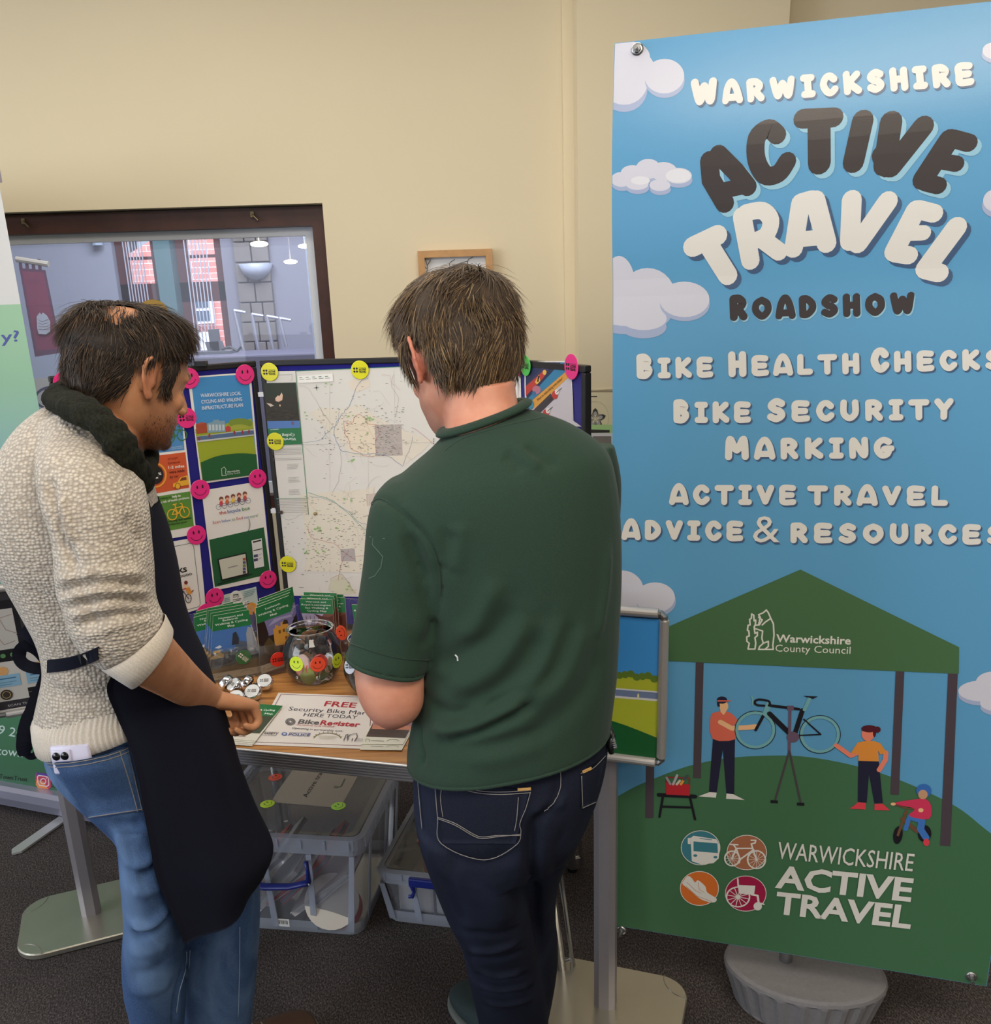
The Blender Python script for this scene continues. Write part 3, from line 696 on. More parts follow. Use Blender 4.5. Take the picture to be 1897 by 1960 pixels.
# mechanic
A.poly(zz(Z6, [(528, 905), (636, 905), (632, 1180), (594, 1176), (576, 960), (546, 1172), (508, 1168)]), NAVY)
A.poly(zz(Z6, [(510, 1170), (546, 1172), (542, 1197), (456, 1190)]), TEXT); A.poly(zz(Z6, [(594, 1176), (628, 1180), (684, 1208), (592, 1202)]), TEXT)
A.poly(zz(Z6, cm2([(516, 800), (545, 776), (600, 775), (636, 800), (652, 832), (628, 845), (636, 910), (526, 908)], 3, True)), CORAL)
A.poly(zz(Z6, [(560, 740), (598, 745), (592, 775), (580, 792), (565, 776)]), SKIN1); A.ell(*Z6(581, 748), 8.5, 10, SKIN1)
A.ell(*Z6(572, 718), 10, 7, NAVY); A.stroke(zz(Z6, [(552, 722), (612, 722)]), 2.5, CORAL); A.poly(zz(Z6, [(547, 728), (560, 728), (562, 752), (550, 748)]), NAVY)
A.stroke(zz(Z6, [(565, 826), (620, 856), (700, 852), (738, 848)]), 9, SKIN1)
# bicycle
for cx, cy in ((736, 864), (1054, 886)):
    A.ring(*Z6(cx, cy), 36, 33, 6, AQUA); A.ring(*Z6(cx, cy), 39, 36, 1.3, INKK)
A.stroke(zz(Z6, [(738, 864), (790, 768)]), 5, INKK); A.stroke(zz(Z6, [(785, 785), (803, 735)]), 9, AQUA)
A.stroke(zz(Z6, [(804, 744), (950, 762)]), 5, INKK); A.stroke(zz(Z6, [(806, 785), (912, 888)]), 9, INKK); A.stroke(zz(Z6, [(968, 768), (930, 885)]), 8, INKK)
A.stroke(zz(Z6, [(975, 812), (1058, 886), (930, 892)]), 2.6, INKK); A.stroke(zz(Z6, [(978, 765), (1003, 712)]), 6, AQUA); A.poly(zz(Z6, [(970, 697), (1044, 700), (1020, 712)]), INKK)
A.stroke(zz(Z6, [(808, 738), (800, 722), (752, 715), (732, 728), (745, 742), (780, 745)]), 4, INKK, smooth=3); A.stroke(zz(Z6, [(718, 700), (724, 715), (722, 742)]), 3, AQUA)
A.stroke(zz(Z6, [(907, 760), (903, 965)]), 5, MAUVE); A.poly(zz(Z6, [(893, 745), (925, 745), (925, 768), (893, 768)]), MAUVE); A.ell(*Z6(921, 899), 12, 10, MAUVE)
A.stroke(zz(Z6, [(903, 968), (835, 1205)]), 3.2, POST); A.stroke(zz(Z6, [(905, 968), (958, 1215)]), 3.2, POST)
for x, y in ((829, 1216), (959, 1228)): A.poly(zz(Z6, [(x - 18, y - 8), (x + 18, y - 6), (x + 18, y + 8), (x - 18, y + 6)]), INKK)
# helper woman
A.poly(zz(Z6, [(1243, 1012), (1343, 1015), (1363, 1222), (1322, 1224), (1295, 1078), (1284, 1220), (1240, 1216)]), NAVY)
A.poly(zz(Z6, [(1240, 1218), (1279, 1222), (1279, 1254), (1200, 1250), (1226, 1232)]), REDS); A.poly(zz(Z6, [(1322, 1226), (1363, 1226), (1398, 1258), (1322, 1256)]), REDS)
A.stroke(zz(Z6, [(1240, 975), (1205, 990), (1135, 940)]), 8, SKIN2); A.stroke(zz(Z6, [(1378, 975), (1376, 1010), (1345, 1060)]), 8, SKIN2)
A.poly(zz(Z6, [(1206, 975), (1240, 925), (1275, 918), (1320, 918), (1352, 930), (1382, 975), (1352, 985), (1340, 965), (1343, 1018), (1243, 1015), (1243, 975), (1228, 985)]), ORG)
A.ell(*Z6(1290, 885), 12, 13, SKIN2); A.ell(*Z6(1296, 858), 15, 7, I(84, 30, 42)); A.ell(*Z6(1336, 862), 6.5, 6, I(84, 30, 42)); A.ell(*Z6(1322, 878), 3, 8, I(84, 30, 42))
# child on balance bike
A.ell(*Z6(1437, 1380), 9, 17, INKK, rot=.15); A.ell(*Z6(1568, 1372), 13, 16, INKK)
A.stroke(zz(Z6, [(1437, 1380), (1478, 1262)]), 4, I(112, 76, 56)); A.stroke(zz(Z6, [(1460, 1300), (1530, 1360)]), 7, I(112, 76, 56)); A.stroke(zz(Z6, [(1405, 1226), (1480, 1248), (1545, 1252)]), 2.5, I(112, 76, 56))
A.stroke(zz(Z6, [(1500, 1290), (1555, 1310), (1548, 1350), (1575, 1392)]), 11, I(64, 116, 190)); A.ell(*Z6(1577, 1415), 6, 7, REDS); A.stroke(zz(Z6, [(1490, 1300), (1475, 1350)]), 7, I(64, 116, 190))
A.poly(zz(Z6, cm2([(1430, 1218), (1520, 1204), (1570, 1200), (1600, 1235), (1590, 1300), (1490, 1285), (1520, 1250), (1440, 1232)], 3, True)), I(206, 56, 92))
A.ell(*Z6(1414, 1227), 5, 3, SKIN1); A.ell(*Z6(1550, 1257), 5, 4, SKIN1); A.ell(*Z6(1564, 1162), 14.5, 13, I(56, 108, 184)); A.ell(*Z6(1560, 1180), 9, 9, I(196, 150, 118))
# stool and toolbox
A.stroke(zz(Z6, [(262, 1182), (440, 1190)]), 7, INKK)
for q in ([(282, 1190), (265, 1290)], [(415, 1195), (440, 1303)], [(278, 1240), (425, 1244)]): A.stroke(zz(Z6, q), 4, INKK)
A.poly(zz(Z6, [(297, 1120), (416, 1132), (414, 1186), (297, 1180)]), I(184, 42, 52))
A.stroke(zz(Z6, [(300, 1120), (300, 1095), (412, 1100), (412, 1130)]), 2, I(150, 40, 50)); 
for q, c_ in (([(318, 1128), (300, 1098)], (150, 150, 156)), ([(332, 1130), (352, 1085)], (170, 170, 176)), ([(370, 1130), (385, 1108)], (224, 150, 70)), ([(385, 1108), (402, 1088)], (70, 80, 90)), ([(350, 1130), (365, 1112)], (200, 190, 170))): A.stroke(zz(Z6, q), 4, I(*c_))
# round travel icons
def disc(x, y, rx, ry, c_):
    A.ell(*Z7(x, y), rx / 2.574, ry / 2.574, TEXT, 40); A.ell(*Z7(x, y), rx / 2.574 - 1.3, ry / 2.574 - 1.3, I(*c_), 40)
disc(467, 310, 97, 86, (62, 124, 138)); disc(694, 333, 99, 87, (168, 108, 78)); disc(461, 511, 96, 86, (212, 112, 48)); disc(689, 536, 102, 89, (160, 32, 72))
A.poly(zz(Z7, [(418, 262), (432, 250), (545, 268), (562, 300), (556, 362), (530, 386), (470, 392), (424, 376)]), TEXT); A.poly(zz(Z7, [(432, 278), (550, 288), (552, 336), (432, 326)]), I(62, 124, 138)); A.poly(zz(Z7, [(404, 262), (418, 260), (418, 292), (404, 290)]), TEXT)
for x, y in ((441, 348), (540, 356)): A.ell(*Z7(x, y), 4, 2.4, I(62, 124, 138))
A.stroke(zz(Z7, [(464, 264), (520, 270)]), 1.4, I(62, 124, 138))
for x, y, r_ in ((742, 368, 17), (622, 362, 14)):
    A.ring(*Z7(x, y), r_, r_, 2.6, TEXT)
    for k in range(6):
        a = math.pi * k / 6; A.stroke([(Z7(x, y)[0] - r_ * math.cos(a), Z7(x, y)[1] - r_ * math.sin(a)), (Z7(x, y)[0] + r_ * math.cos(a), Z7(x, y)[1] + r_ * math.sin(a))], .7, TEXT)
for q in ([(742, 368), (716, 290), (735, 285), (738, 272), (716, 272)], [(724, 312), (642, 312), (662, 366), (728, 318)], [(622, 362), (642, 312), (630, 296)], [(614, 292), (650, 294)], [(662, 366), (655, 384)]): A.stroke(zz(Z7, q), 2.6, TEXT)
A.poly(zz(Z7, cm2([(385, 470), (402, 450), (420, 455), (440, 480), (455, 470), (490, 500), (500, 530), (545, 560), (530, 580), (470, 565), (415, 520), (378, 488)], 4, True)), TEXT)
for q in ([(400, 480), (440, 520), (470, 535)], [(455, 480), (460, 515), (485, 530)], [(395, 500), (450, 548), (520, 575)]): A.stroke(zz(Z7, q), .8, I(196, 120, 80))
A.ring(*Z7(651, 552), 22, 19, 2.4, TEXT)
for k in range(6):
    a = math.pi * k / 6 + .2; c_ = Z7(651, 552); A.stroke([(c_[0] - 22 * math.cos(a), c_[1] - 19 * math.sin(a)), (c_[0] + 22 * math.cos(a), c_[1] + 19 * math.sin(a))], 1.3, TEXT)
A.ell(*Z7(651, 552), 4.5, 4.5, TEXT); A.stroke(zz(Z7, [(650, 462), (652, 500)]), 2.5, TEXT); A.poly(zz(Z7, [(650, 492), (736, 496), (730, 542), (655, 535)]), TEXT)
A.stroke(zz(Z7, [(718, 540), (748, 545), (752, 580)]), 3.4, TEXT); A.ell(*Z7(748, 598), 8, 8, TEXT); A.stroke(zz(Z7, [(752, 580), (778, 588)]), 2.5, TEXT)
A.text('WARWICKSHIRE', *Z7(843, 361), *Z7(1508, 424), 34, TEXT, bold=.004)
A.text('ACTIVE', *Z7(832, 502), *Z7(1500, 571), 43, TEXT, bold=.03); A.text('TRAVEL', *Z7(832, 630), *Z7(1498, 705), 42, TEXT, bold=.03)
A.build('printed_picture', ban, warp=bwarp, cuts=[BH * j / NROW for j in range(1, NROW)], clip=[((0.001, 0), (-1, 0)), ((BW - .001, 0), (1, 0)), ((0, .001), (0, -1)), ((0, BH - .001), (0, 1))])
# corner bolts
for i, (px, py) in enumerate(((1190, 1780), (1859, 1868), (1219, 93))):
    c = PP(px, py, BL, BN); q = BN.to_track_quat('Z', 'Y').to_matrix()
    c = c + BN * (bwarp((c - BL).dot(BD), c.z - .2) + .001)
    b = MB(); b.lathe([(.004, .001), (.006, .004), (.0105, .003), (.0115, 0)], c, M_steel, 20, axis=q); g_ = b.build('eyelet', ban, smooth=True)
    b = MB(); b.tube([c - BN * .02, c + BN * .022], .0036, M_steel, 8); b.lathe([(0, .009), (.0065, .009), (.0065, .003), (.003, .003)], c, M_steel, 6, axis=q); b.build('bolt', ban)
# stand behind it
mid = BL + BD * BW / 2 - BN * .09
b = MB(); b.tube([Vector((mid.x, mid.y, .10)), Vector((mid.x, mid.y, 1.9))], .016, M_steel, 12); b.build('pole', ban)
for t_, z_ in ((0, 1), (1, 1), (0, 0), (1, 0)):
    c0 = Vector((mid.x, mid.y, 1.15)); c1 = BL + BD * (BW * (.04 + .92 * t_)) - BN * (.04 if z_ else .012); c1.z = (BH + .2 - .05) if z_ else .235
    b = MB(); b.tube([c0, c1], [.009, .005], M_steel, 8); b.build('arm', ban)
M_foot = mat('grey_textured_plastic', (122, 120, 124), .75, bump=.7, bscale=420, var=.06, vscale=90)
fc = Vector((.70, 1.80, 0)); ang = math.atan2(BD.y, BD.x)
b = MB(); seg = 96; rings = []; RX, RY = .185, .125
prof = [(0, .112, 0), (.62, .112, 0), (.93, .112, 0), (.985, .108, 0), (1.0, .10, 0), (1.0, .094, 1), (.86, .006, 1), (.84, 0, 0)]
vs = []; fs = []
for (k_, z_, rib) in prof:
    for i in range(seg):
        a = 2 * math.pi * i / seg; f_ = 1 - (.035 if (rib and i % 4 in (1, 2)) else 0)
        x, y = RX * k_ * f_ * math.cos(a), RY * k_ * f_ * math.sin(a)
        vs.append(fc + Vector((x * math.cos(ang) - y * math.sin(ang), x * math.sin(ang) + y * math.cos(ang), z_)))
for j in range(len(prof) - 1):
    for i in range(seg): fs.append([j * seg + i, (j + 1) * seg + i, (j + 1) * seg + (i + 1) % seg, j * seg + (i + 1) % seg])
b.add(vs, fs, M_foot); b.build('weighted_foot', ban)
# ================================================================== poster stands
M_plate = mat('champagne_steel_plate', (176, 172, 160), .32, .75, bump=.05, bscale=300, var=.05, vscale=8)
M_pole = mat('silver_painted_pole', (158, 154, 160), .4, .55, var=.04, vscale=12)
M_tube = mat('silver_snap_frame', (190, 186, 184), .34, .6)
def poster_stand(base, rot, zlo, zhi, lab, art, lean=0):
    e = empty('poster_stand', base, lab, 'poster stand')
    R_ = Matrix.Rotation(rot, 3, 'Z'); X = R_ @ Vector((1, 0, 0)); Nn = R_ @ Vector((0, -1, 0)); Bc = Vector(base)
    # base plate: wide shape with rounded ends
    out = []
    for sx, sy in ((1, 1), (-1, 1), (-1, -1), (1, -1)):
        a0 = {(1, 1): 0, (-1, 1): 90, (-1, -1): 180, (1, -1): 270}[(sx, sy)]
        out += [(sx * .115 + .07 * math.cos(math.radians(a0 + t)), sy * .065 + .07 * math.sin(math.radians(a0 + t))) for t in range(0, 91, 10)]
    W = [Bc + R_ @ Vector((x, y, .004)) for x, y in out]
    b = MB(); k = len(W); top = [p + Vector((0, 0, .012)) for p in W]; inn = [Bc + R_ @ Vector((x * .985, y * .98, .019)) for x, y in out]
    b.add(W + top + inn, [list(range(k))[::-1], [2 * k + i for i in range(k)]] + [[i, (i + 1) % k, k + (i + 1) % k, k + i] for i in range(k)] + [[k + i, k + (i + 1) % k, 2 * k + (i + 1) % k, 2 * k + i] for i in range(k)], M_plate)
    pl = b.build('base_plate', e)
    b = MB()
    for sx, sy in ((1, 1), (-1, 1), (-1, -1), (1, -1)):
        pts = [Bc + R_ @ Vector((sx * (.185 - .065 * math.cos(math.radians(t))), sy * (.135 - .065 * math.sin(math.radians(t))), .0192)) for t in range(0, 91, 9)]
        b.tube(pts, .0011, M_steel, 5)
    tag(b.build('scored_lines', pl), kind='stuff')
    b = MB()
    for i in range(2): pass
    prof = [(.025, -.012), (.025, .012), (.012, .02), (-.012, .02), (-.025, .012), (-.025, -.012), (-.012, -.02), (.012, -.02)]
    top_z = zhi
    vs = [Bc + R_ @ Vector((x, y, z_)) for z_ in (.018, zlo + .1) for x, y in prof]
    b.add(vs, [[i, (i + 1) % 8, 8 + (i + 1) % 8, 8 + i] for i in range(8)] + [list(range(8, 16))], M_pole); b.build('pole', e)
    # frame
    w_, h_ = .125, zhi - zlo; c = Bc + Nn * .035; c.z = 0
    def fp(x, z_, o=0): return Vector((c.x, c.y, 0)) + X * x + Nn * o + Vector((0, 0, z_))
    fr = MB(); r_ = .0125
    for (a_, b2) in (((-w_ + .024, zhi), (w_ - .012, zhi)), ((-w_ + .024, zlo), (w_ - .012, zlo)), ((-w_, zlo + .014), (-w_, zhi - .014)), ((w_, zlo + .014), (w_, zhi - .014))):
        fr = MB(); fr.tube([fp(*a_), fp(*b2)], r_, M_tube, 14, flat=.8); fr.build('frame_bar', e, smooth=False)
    for sx in (-1, 1):
        for z_ in (zlo, zhi):
            q = MB(); s_ = 1 if z_ == zhi else -1
            q.tube([fp(sx * (w_ - .022), z_, .0), fp(sx * (w_ - .006), z_, 0), fp(sx * w_, z_ - s_ * .006, 0), fp(sx * w_, z_ - s_ * .02, 0)], .0075, M_steel, 8); q.build('corner_hinge', e)
    b = MB(); b.slab([fp(-w_, zlo, -.004), fp(w_, zlo, -.004), fp(w_, zhi, -.004), fp(-w_, zhi, -.004)], -Nn, .004, M_alud); b.build('back_panel', e)
    A = Art(fp(-w_, zlo, .0), X, Nn); art(A, lambda x, z_: (x + w_, z_ - zlo)); A.px = False
    A.build('printed_poster', e)
    return e
def art_plan(A, f):
    A.px = False; W_, H_ = .25, .32; u = lambda a, b_: (a * W_, b_ * H_ )
    A.poly([u(0, 0), u(1, 0), u(1, 1), u(0, 1)], ink((62, 142, 214), .35)); A.poly([u(0, 0), u(1, 0), u(1, .58), u(.7, .62), u(0, .55)], ink((168, 176, 50), .35))
    A.poly([u(0, .42), u(1, .44), u(1, .51), u(0, .49)], ink((206, 206, 206), .35)); A.poly([u(0, .435), u(1, .455), u(1, .5), u(0, .48)], ink((108, 124, 158), .35))
    for k in range(8): A.ell(.16 + .012 * k, .19 + .003 * (k % 3), .008, .008, ink((92, 118, 44), .35))
    for k in range(4): A.ell(.05 + .05 * k, .148, .002, .006, ink((222, 214, 160), .35))
    A.poly([u(0, 0), u(1, 0), u(1, .2)] + [u(x / 10, .2 + .08 * math.sin(math.pi * (x / 10 + .12))) for x in range(10, -1, -1)], ink((24, 88, 44), .35))
poster_stand((.228, 1.80, .0), math.radians(-19), .702, 1.035, 'silver poster stand beside the big banner, holding a blue and green poster', art_plan)
def art_app(A, f):
    A.px = False; W_, H_ = .25, .32; u = lambda a, b_: (a * W_, b_ * H_)
    A.poly([u(0, 0), u(1, 0), u(1, 1), u(0, 1)], ink((206, 202, 196), .35)); A.poly([u(0, .55), u(1, .55), u(1, 1), u(0, 1)], ink((52, 50, 54), .35))
    A.poly([u(0, .04), u(1, .04), u(1, .11), u(0, .11)], ink((52, 50, 54), .35)); A.text('SCAN THE CODE', .03, .06 * H_, .12, .06 * H_, .006, ink((190, 190, 190), .35), up=(0, 1))
    A.poly([u(.0, .44), u(.36, .44), u(.38, .48), u(.38, .90), u(.34, .94), u(0, .94)], ink((24, 24, 28), .35)); A.poly([u(0, .54), u(.33, .54), u(.33, .87), u(0, .87)], ink((190, 188, 184), .35))
    for q in ([(.02, .78), (.12, .72), (.2, .8), (.32, .82)], [(.05, .62), (.15, .66), (.2, .58), (.3, .6)], [(.2, .8), (.24, .7), (.33, .66)]): A.stroke([u(*p) for p in q], .002, ink((160, 140, 132), .35))
    for k, c_ in enumerate(((150, 60, 60), (90, 140, 90), (90, 140, 90), (200, 200, 200))): A.ell(.02 + .022 * k, .49 * H_, .006, .006, ink(c_, .35))
    for x in (.10, .42): A.ell(x * W_ + .01, .365 * H_, .012, .012, ink((224, 170, 110), .35)); A.poly([u(x - .08, .23), u(x + .18, .23), u(x + .18, .33), u(x - .08, .33)], ink((140, 182, 208), .35)); A.stroke([u(x - .04, .30), u(x + .14, .30)], .003, ink((60, 110, 150), .35)); A.stroke([u(x - .05, .27), u(x + .14, .27)], .0015, ink((90, 130, 160), .35)); A.stroke([u(x - .05, .25), u(x + .1, .25)], .0015, ink((90, 130, 160), .35))
    A.ell(.13 * W_, .165 * H_, .014, .014, ink((60, 54, 46), .35)); A.ring(.13 * W_, .165 * H_, .009, .009, .0015, ink((190, 160, 110), .35))
    for z_, t_ in ((.175, 'Google Play'), (.135, 'App Store')):
        A.poly([u(.33, z_ - .015), u(.7, z_ - .015), u(.7, z_ + .022), u(.33, z_ + .022)], ink((28, 28, 30), .35)); A.text(t_, .42 * W_, (z_ - .006) * H_, .66 * W_, (z_ - .006) * H_, .0045, ink((210, 210, 210), .35), up=(0, 1))
poster_stand((-1.179, 2.217, .0), math.radians(21), .672, 1.004, 'silver poster stand at far left behind the bearded man, with phone app poster', art_app)
# ================================================================== pull-up banner at far left
P0 = Vector((-1.322, 2.683, 0)); P1 = Vector((-1.759, 2.841, 0)); RD = (P1 - P0).normalized(); RN = Vector((RD.y, -RD.x, 0)); RN = RN if RN.y < 0 else -RN
P0 = P0 - RD * .12
LB = .85
rb = empty('pull_up_banner', P0 + RD * LB / 2, 'pull-up banner at the far left edge, white above and green below', 'banner')
M_case = mat('lilac_silver_case', (176, 176, 200), .3, .6)
b = MB(); k = 9
prof = [(0, .0), (.0, .012), (.02, .02), (.03, .05), (.028, .078), (.014, .088), (-.05, .088), (-.07, .05), (-.07, 0)]
ends = []
for s_ in (0, LB): ends += [P0 + RD * s_ + RN * (x + .0) + Vector((0, 0, z_ + .012)) for x, z_ in prof]
b.add(ends, [[i, (i + 1) % k, k + (i + 1) % k, k + i] for i in range(k)] + [list(range(k)), list(range(k, 2 * k))], M_case); b.build('base_case', rb)
for s_ in (.30, LB - .14):
    b = MB(); c = P0 + RD * s_; pts = [c + RN * .0 + RD * .02, c - RD * .02, c + RN * .20 - RD * .02, c + RN * .22, c + RN * .20 + RD * .02]
    b.slab([p + Vector((0, 0, .003)) for p in pts], (0, 0, 1), .007, mat('pale_metal_foot', (196, 196, 196), .4, .5)); b.build('foot', rb)
bp = P0 + RD * .0 - RN * .012 + Vector((0, 0, .095)); ztop = 1.98
tl = PP(8, 345, bp, RN)
W_ = LB - .02; x_off = .02
edge = PP(40, 585, bp, RN); edge_s = (edge - bp).dot(RD)
A = Art(bp + RD * edge_s, RD * -1, RN)   # u runs to the viewer's right
HT = tl.z - bp.z; zg = PP(40, 582, bp, RN).z - bp.z
uL = -(LB - .03)
def grad_green():
    m = bpy.data.materials.new('banner_green_print'); m.use_nodes = True; N = m.node_tree.nodes; L = m.node_tree.links; bb = N['Principled BSDF']; bb.inputs['Roughness'].default_value = .5
    tc = N.new('ShaderNodeTexCoord'); sx = N.new('ShaderNodeSeparateXYZ'); L.new(tc.outputs['Object'], sx.inputs[0]); cr = N.new('ShaderNodeValToRGB')
    mr = N.new('ShaderNodeMapRange'); mr.inputs[1].default_value = .1; mr.inputs[2].default_value = 1.75; L.new(sx.outputs[2], mr.inputs[0]); L.new(mr.outputs[0], cr.inputs[0])
    e = cr.color_ramp.elements; e[0].position = 0; e[0].color = rgb(58, 104, 74); e[1].position = .93; e[1].color = rgb(150, 190, 150)
    for p_, c_ in ((.30, (78, 132, 96)), (.5, (112, 158, 148)), (.68, (132, 172, 170)), (.82, (138, 180, 146))): q = e.new(p_); q.color = rgb(*c_)
    L.new(cr.outputs[0], bb.inputs['Base Color']); return m
A.raw([(uL, zg), (0, zg), (0, HT), (uL, HT)], [[0, 1, 2, 3]], ink((214, 210, 206)), 0)
A.raw([(uL, 0), (0, 0), (0, zg), (uL, zg)], [[0, 1, 2, 3]], grad_green(), 0)
A.build('sheet', rb)
A = Art(bp + RD * edge_s + RN * .0006, RD * -1, RN)
IND = ink((66, 70, 150)); LT = ink((196, 216, 208))
A.text('y?', 2, 655, 37, 653, 22, IND, bold=.01)
A.text('ne', -2, 1057, 14, 1057, 12, LT); A.text('iffe', -3, 1088, 24, 1088, 13, LT); A.text('rom', 0, 1113, 33, 1113, 13, LT)
A.text('9 20', -4, 1404, 42, 1413, 18, LT, bold=.005); A.text('town trust', -6, 1444, 100, 1455, 17, LT, bold=.005)
A.text('TownTrust', -2, 1490, 52, 1496, 9, ink((30, 34, 32))); A.text('o', 99, 1507, 107, 1508, 6, ink((30, 34, 32)))
for q, c_ in (([(70, 1478), (92, 1481), (97, 1487), (98, 1506), (94, 1511), (73, 1508), (69, 1502), (68, 1484)], (196, 66, 96)),): A.poly(q, ink(c_))
A.poly([(70, 1492), (84, 1496), (92, 1510), (73, 1508), (69, 1502)], ink((226, 140, 80))); A.poly([(70, 1478), (92, 1481), (97, 1487), (84, 1484), (70, 1486)], ink((96, 66, 150)))
A.stroke([(74, 1484), (90, 1486), (93, 1490), (94, 1502), (90, 1505), (76, 1503), (73, 1498), (72, 1487)], 1.6, ink((232, 220, 226)), closed=True); A.ring(83, 1495, 5, 5, 1.6, ink((232, 220, 226))); A.ell(89, 1489, 1.2, 1.2, ink((232, 220, 226)))
A.poly([(0, 1363), (33, 1366), (32, 1353), (0, 1348)], ink((206, 208, 224)))
tag(A.build('printed_lettering', rb), kind='stuff')
b = MB(); t0 = bp + RD * (edge_s - .012); t1 = t0 + RD * (LB); 
for dz, mm_ in ((0, M_case),): b.slab([t0 + Vector((0, 0, HT - .005)), t1 + Vector((0, 0, HT - .005)), t1 + Vector((0, 0, HT + .028)), t0 + Vector((0, 0, HT + .028))], RN, .012, mm_)
b.build('top_rail', rb)
b = MB(); c = bp + RD * LB * .5 - RN * .03; b.tube([Vector((c.x, c.y, .09)), Vector((c.x, c.y, tl.z))], .01, M_alu, 8); b.build('support_pole', rb)
# ================================================================== table
TA = math.radians(-15); TD = Vector((math.cos(TA), math.sin(TA), 0)); TB = Vector((-TD.y, TD.x, 0)); TF = Vector((-.581, 1.772, .75))
TZ = .75
def tp(s_, t_, z=TZ): p = TF + TD * s_ + TB * t_; return Vector((p.x, p.y, z))
tS0, tS1, tDp = -.46, .63, .80
def oak():
    m = bpy.data.materials.new('oak_laminate'); m.use_nodes = True; N = m.node_tree.nodes; L = m.node_tree.links; b_ = N['Principled BSDF']; b_.inputs['Roughness'].default_value = .32
    tc = N.new('ShaderNodeTexCoord'); mp = N.new('ShaderNodeMapping'); mp.inputs['Scale'].default_value = (1.2, 14, 1); mp.inputs['Rotation'].default_value = (0, 0, -TA)
    L.new(tc.outputs['Object'], mp.inputs[0]); n = N.new('ShaderNodeTexNoise'); n.inputs['Scale'].default_value = 5; n.inputs['Detail'].default_value = 8; n.inputs['Distortion'].default_value = .6; L.new(mp.outputs[0], n.inputs['Vector'])
    cr = N.new('ShaderNodeValToRGB'); cr.color_ramp.elements[0].position = .3; cr.color_ramp.elements[0].color = rgb(150, 96, 46); cr.color_ramp.elements[1].position = .7; cr.color_ramp.elements[1].color = rgb(206, 150, 88)
    L.new(n.outputs['Fac'], cr.inputs[0]); L.new(cr.outputs[0], b_.inputs['Base Color']); return m
M_oakt = oak()
tab = empty('folding_table', tp((tS0 + tS1) / 2, tDp / 2, 0), 'long folding table with oak laminate top and ribbed aluminium edge', 'table')
b = MB(); b.slab([tp(tS0, .0, TZ - .03), tp(tS1, .0, TZ - .03), tp(tS1, tDp, TZ - .03), tp(tS0, tDp, TZ - .03)], (0, 0, 1), .03, M_oakt); b.build('tabletop', tab)
def edge(a, c, outn):
    b = MB(); h = .038; nr = 6; out = Vector(outn)
    prof = []
    for i in range(nr):
        z0 = TZ - .037 + h * i / nr; prof += [(.0045, z0 + .0007), (.0062, z0 + h / nr * .3), (.0062, z0 + h / nr * .7), (.0045, z0 + h / nr - .0007), (.003, z0 + h / nr)]
    prof.append((.0, TZ + .001)); k = len(prof)
    vs = [Vector((p.x, p.y, 0)) + out * o + Vector((0, 0, z_)) for p in (a, c) for o, z_ in prof]
    b.add(vs, [[i, i + 1, k + i + 1, k + i] for i in range(k - 1)], M_alu); b.build('edge_trim', tab)
edge(tp(tS0, 0), tp(tS1, 0), -TB); edge(tp(tS1, 0), tp(tS1, tDp), TD); edge(tp(tS0, tDp), tp(tS0, 0), -TD); edge(tp(tS1, tDp), tp(tS0, tDp), TB)
M_chrome = mat('chrome_tube', (200, 200, 205), .15, .95)
for c, tc_ in ((Vector((.135, 1.925, 0)), tp(.59, .30)), (Vector((.20, 2.36, 0)), tp(.57, .72)), (PZ(425, 1850, 0), tp(-.30, .12)), (Vector((-.725, 2.61, 0)), Vector((-.725, 2.6, 0)))):
    b = MB(); tc_ = Vector((tc_.x, tc_.y, TZ - .03)); b.tube([c + Vector((0, 0, .0)), tc_], .0125, M_chrome, 12)
    b.tube([c + Vector((.028, .01, .012)), tc_ + Vector((.022, .01, 0))], .007, M_chrome, 8); b.tube([c + Vector((0, 0, .04)), c + Vector((.028, .01, .04))], .006, M_chrome, 8)
    lg = b.build('leg', tab, smooth=False)
    b = MB(); b.tube([c, c + Vector((0, 0, .012))], .015, M_blackp, 12); b.build('foot_cap', lg)
# ================================================================== three part display board
M_felt = mat('royal_blue_felt', (22, 20, 128), .95, bump=.3, bscale=500, sheen=.2); M_bfr = mat('black_board_frame', (26, 25, 28), .42, bump=.05)
HL = Vector((-.606, 2.5, 0)); d9 = Vector((math.cos(math.radians(-9)), math.sin(math.radians(-9)), 0)); CW = .565; HR = HL + d9 * CW; WW = .514
BZ0, BZ1 = TZ + .003, 1.508
aL = math.radians(38); DL_ = Vector((math.cos(aL), math.sin(aL), 0)); LL = HL - d9 * .012 - DL_ * WW
best = None
for k in range(20, 85):
    a = -math.radians(k); q = HR + d9 * .012 + Vector((math.cos(a), math.sin(a), 0)) * WW; q.z = 1.5
    e_ = abs(toPX(q)[0] - 1120)
    if best is None or e_ < best[0]: best = (e_, a)
aR = best[1]; DR_ = Vector((math.cos(aR), math.sin(aR), 0)); RR0 = HR + d9 * .012
def nrm(d_): n_ = Vector((d_.y, -d_.x, 0)); return n_ if n_.y < 0 else -n_
bd = empty('display_board', HL + d9 * CW / 2, 'folding three panel display board of blue felt with black frames standing on the table', 'display board')
bd.location.z = BZ0
PLN = {}
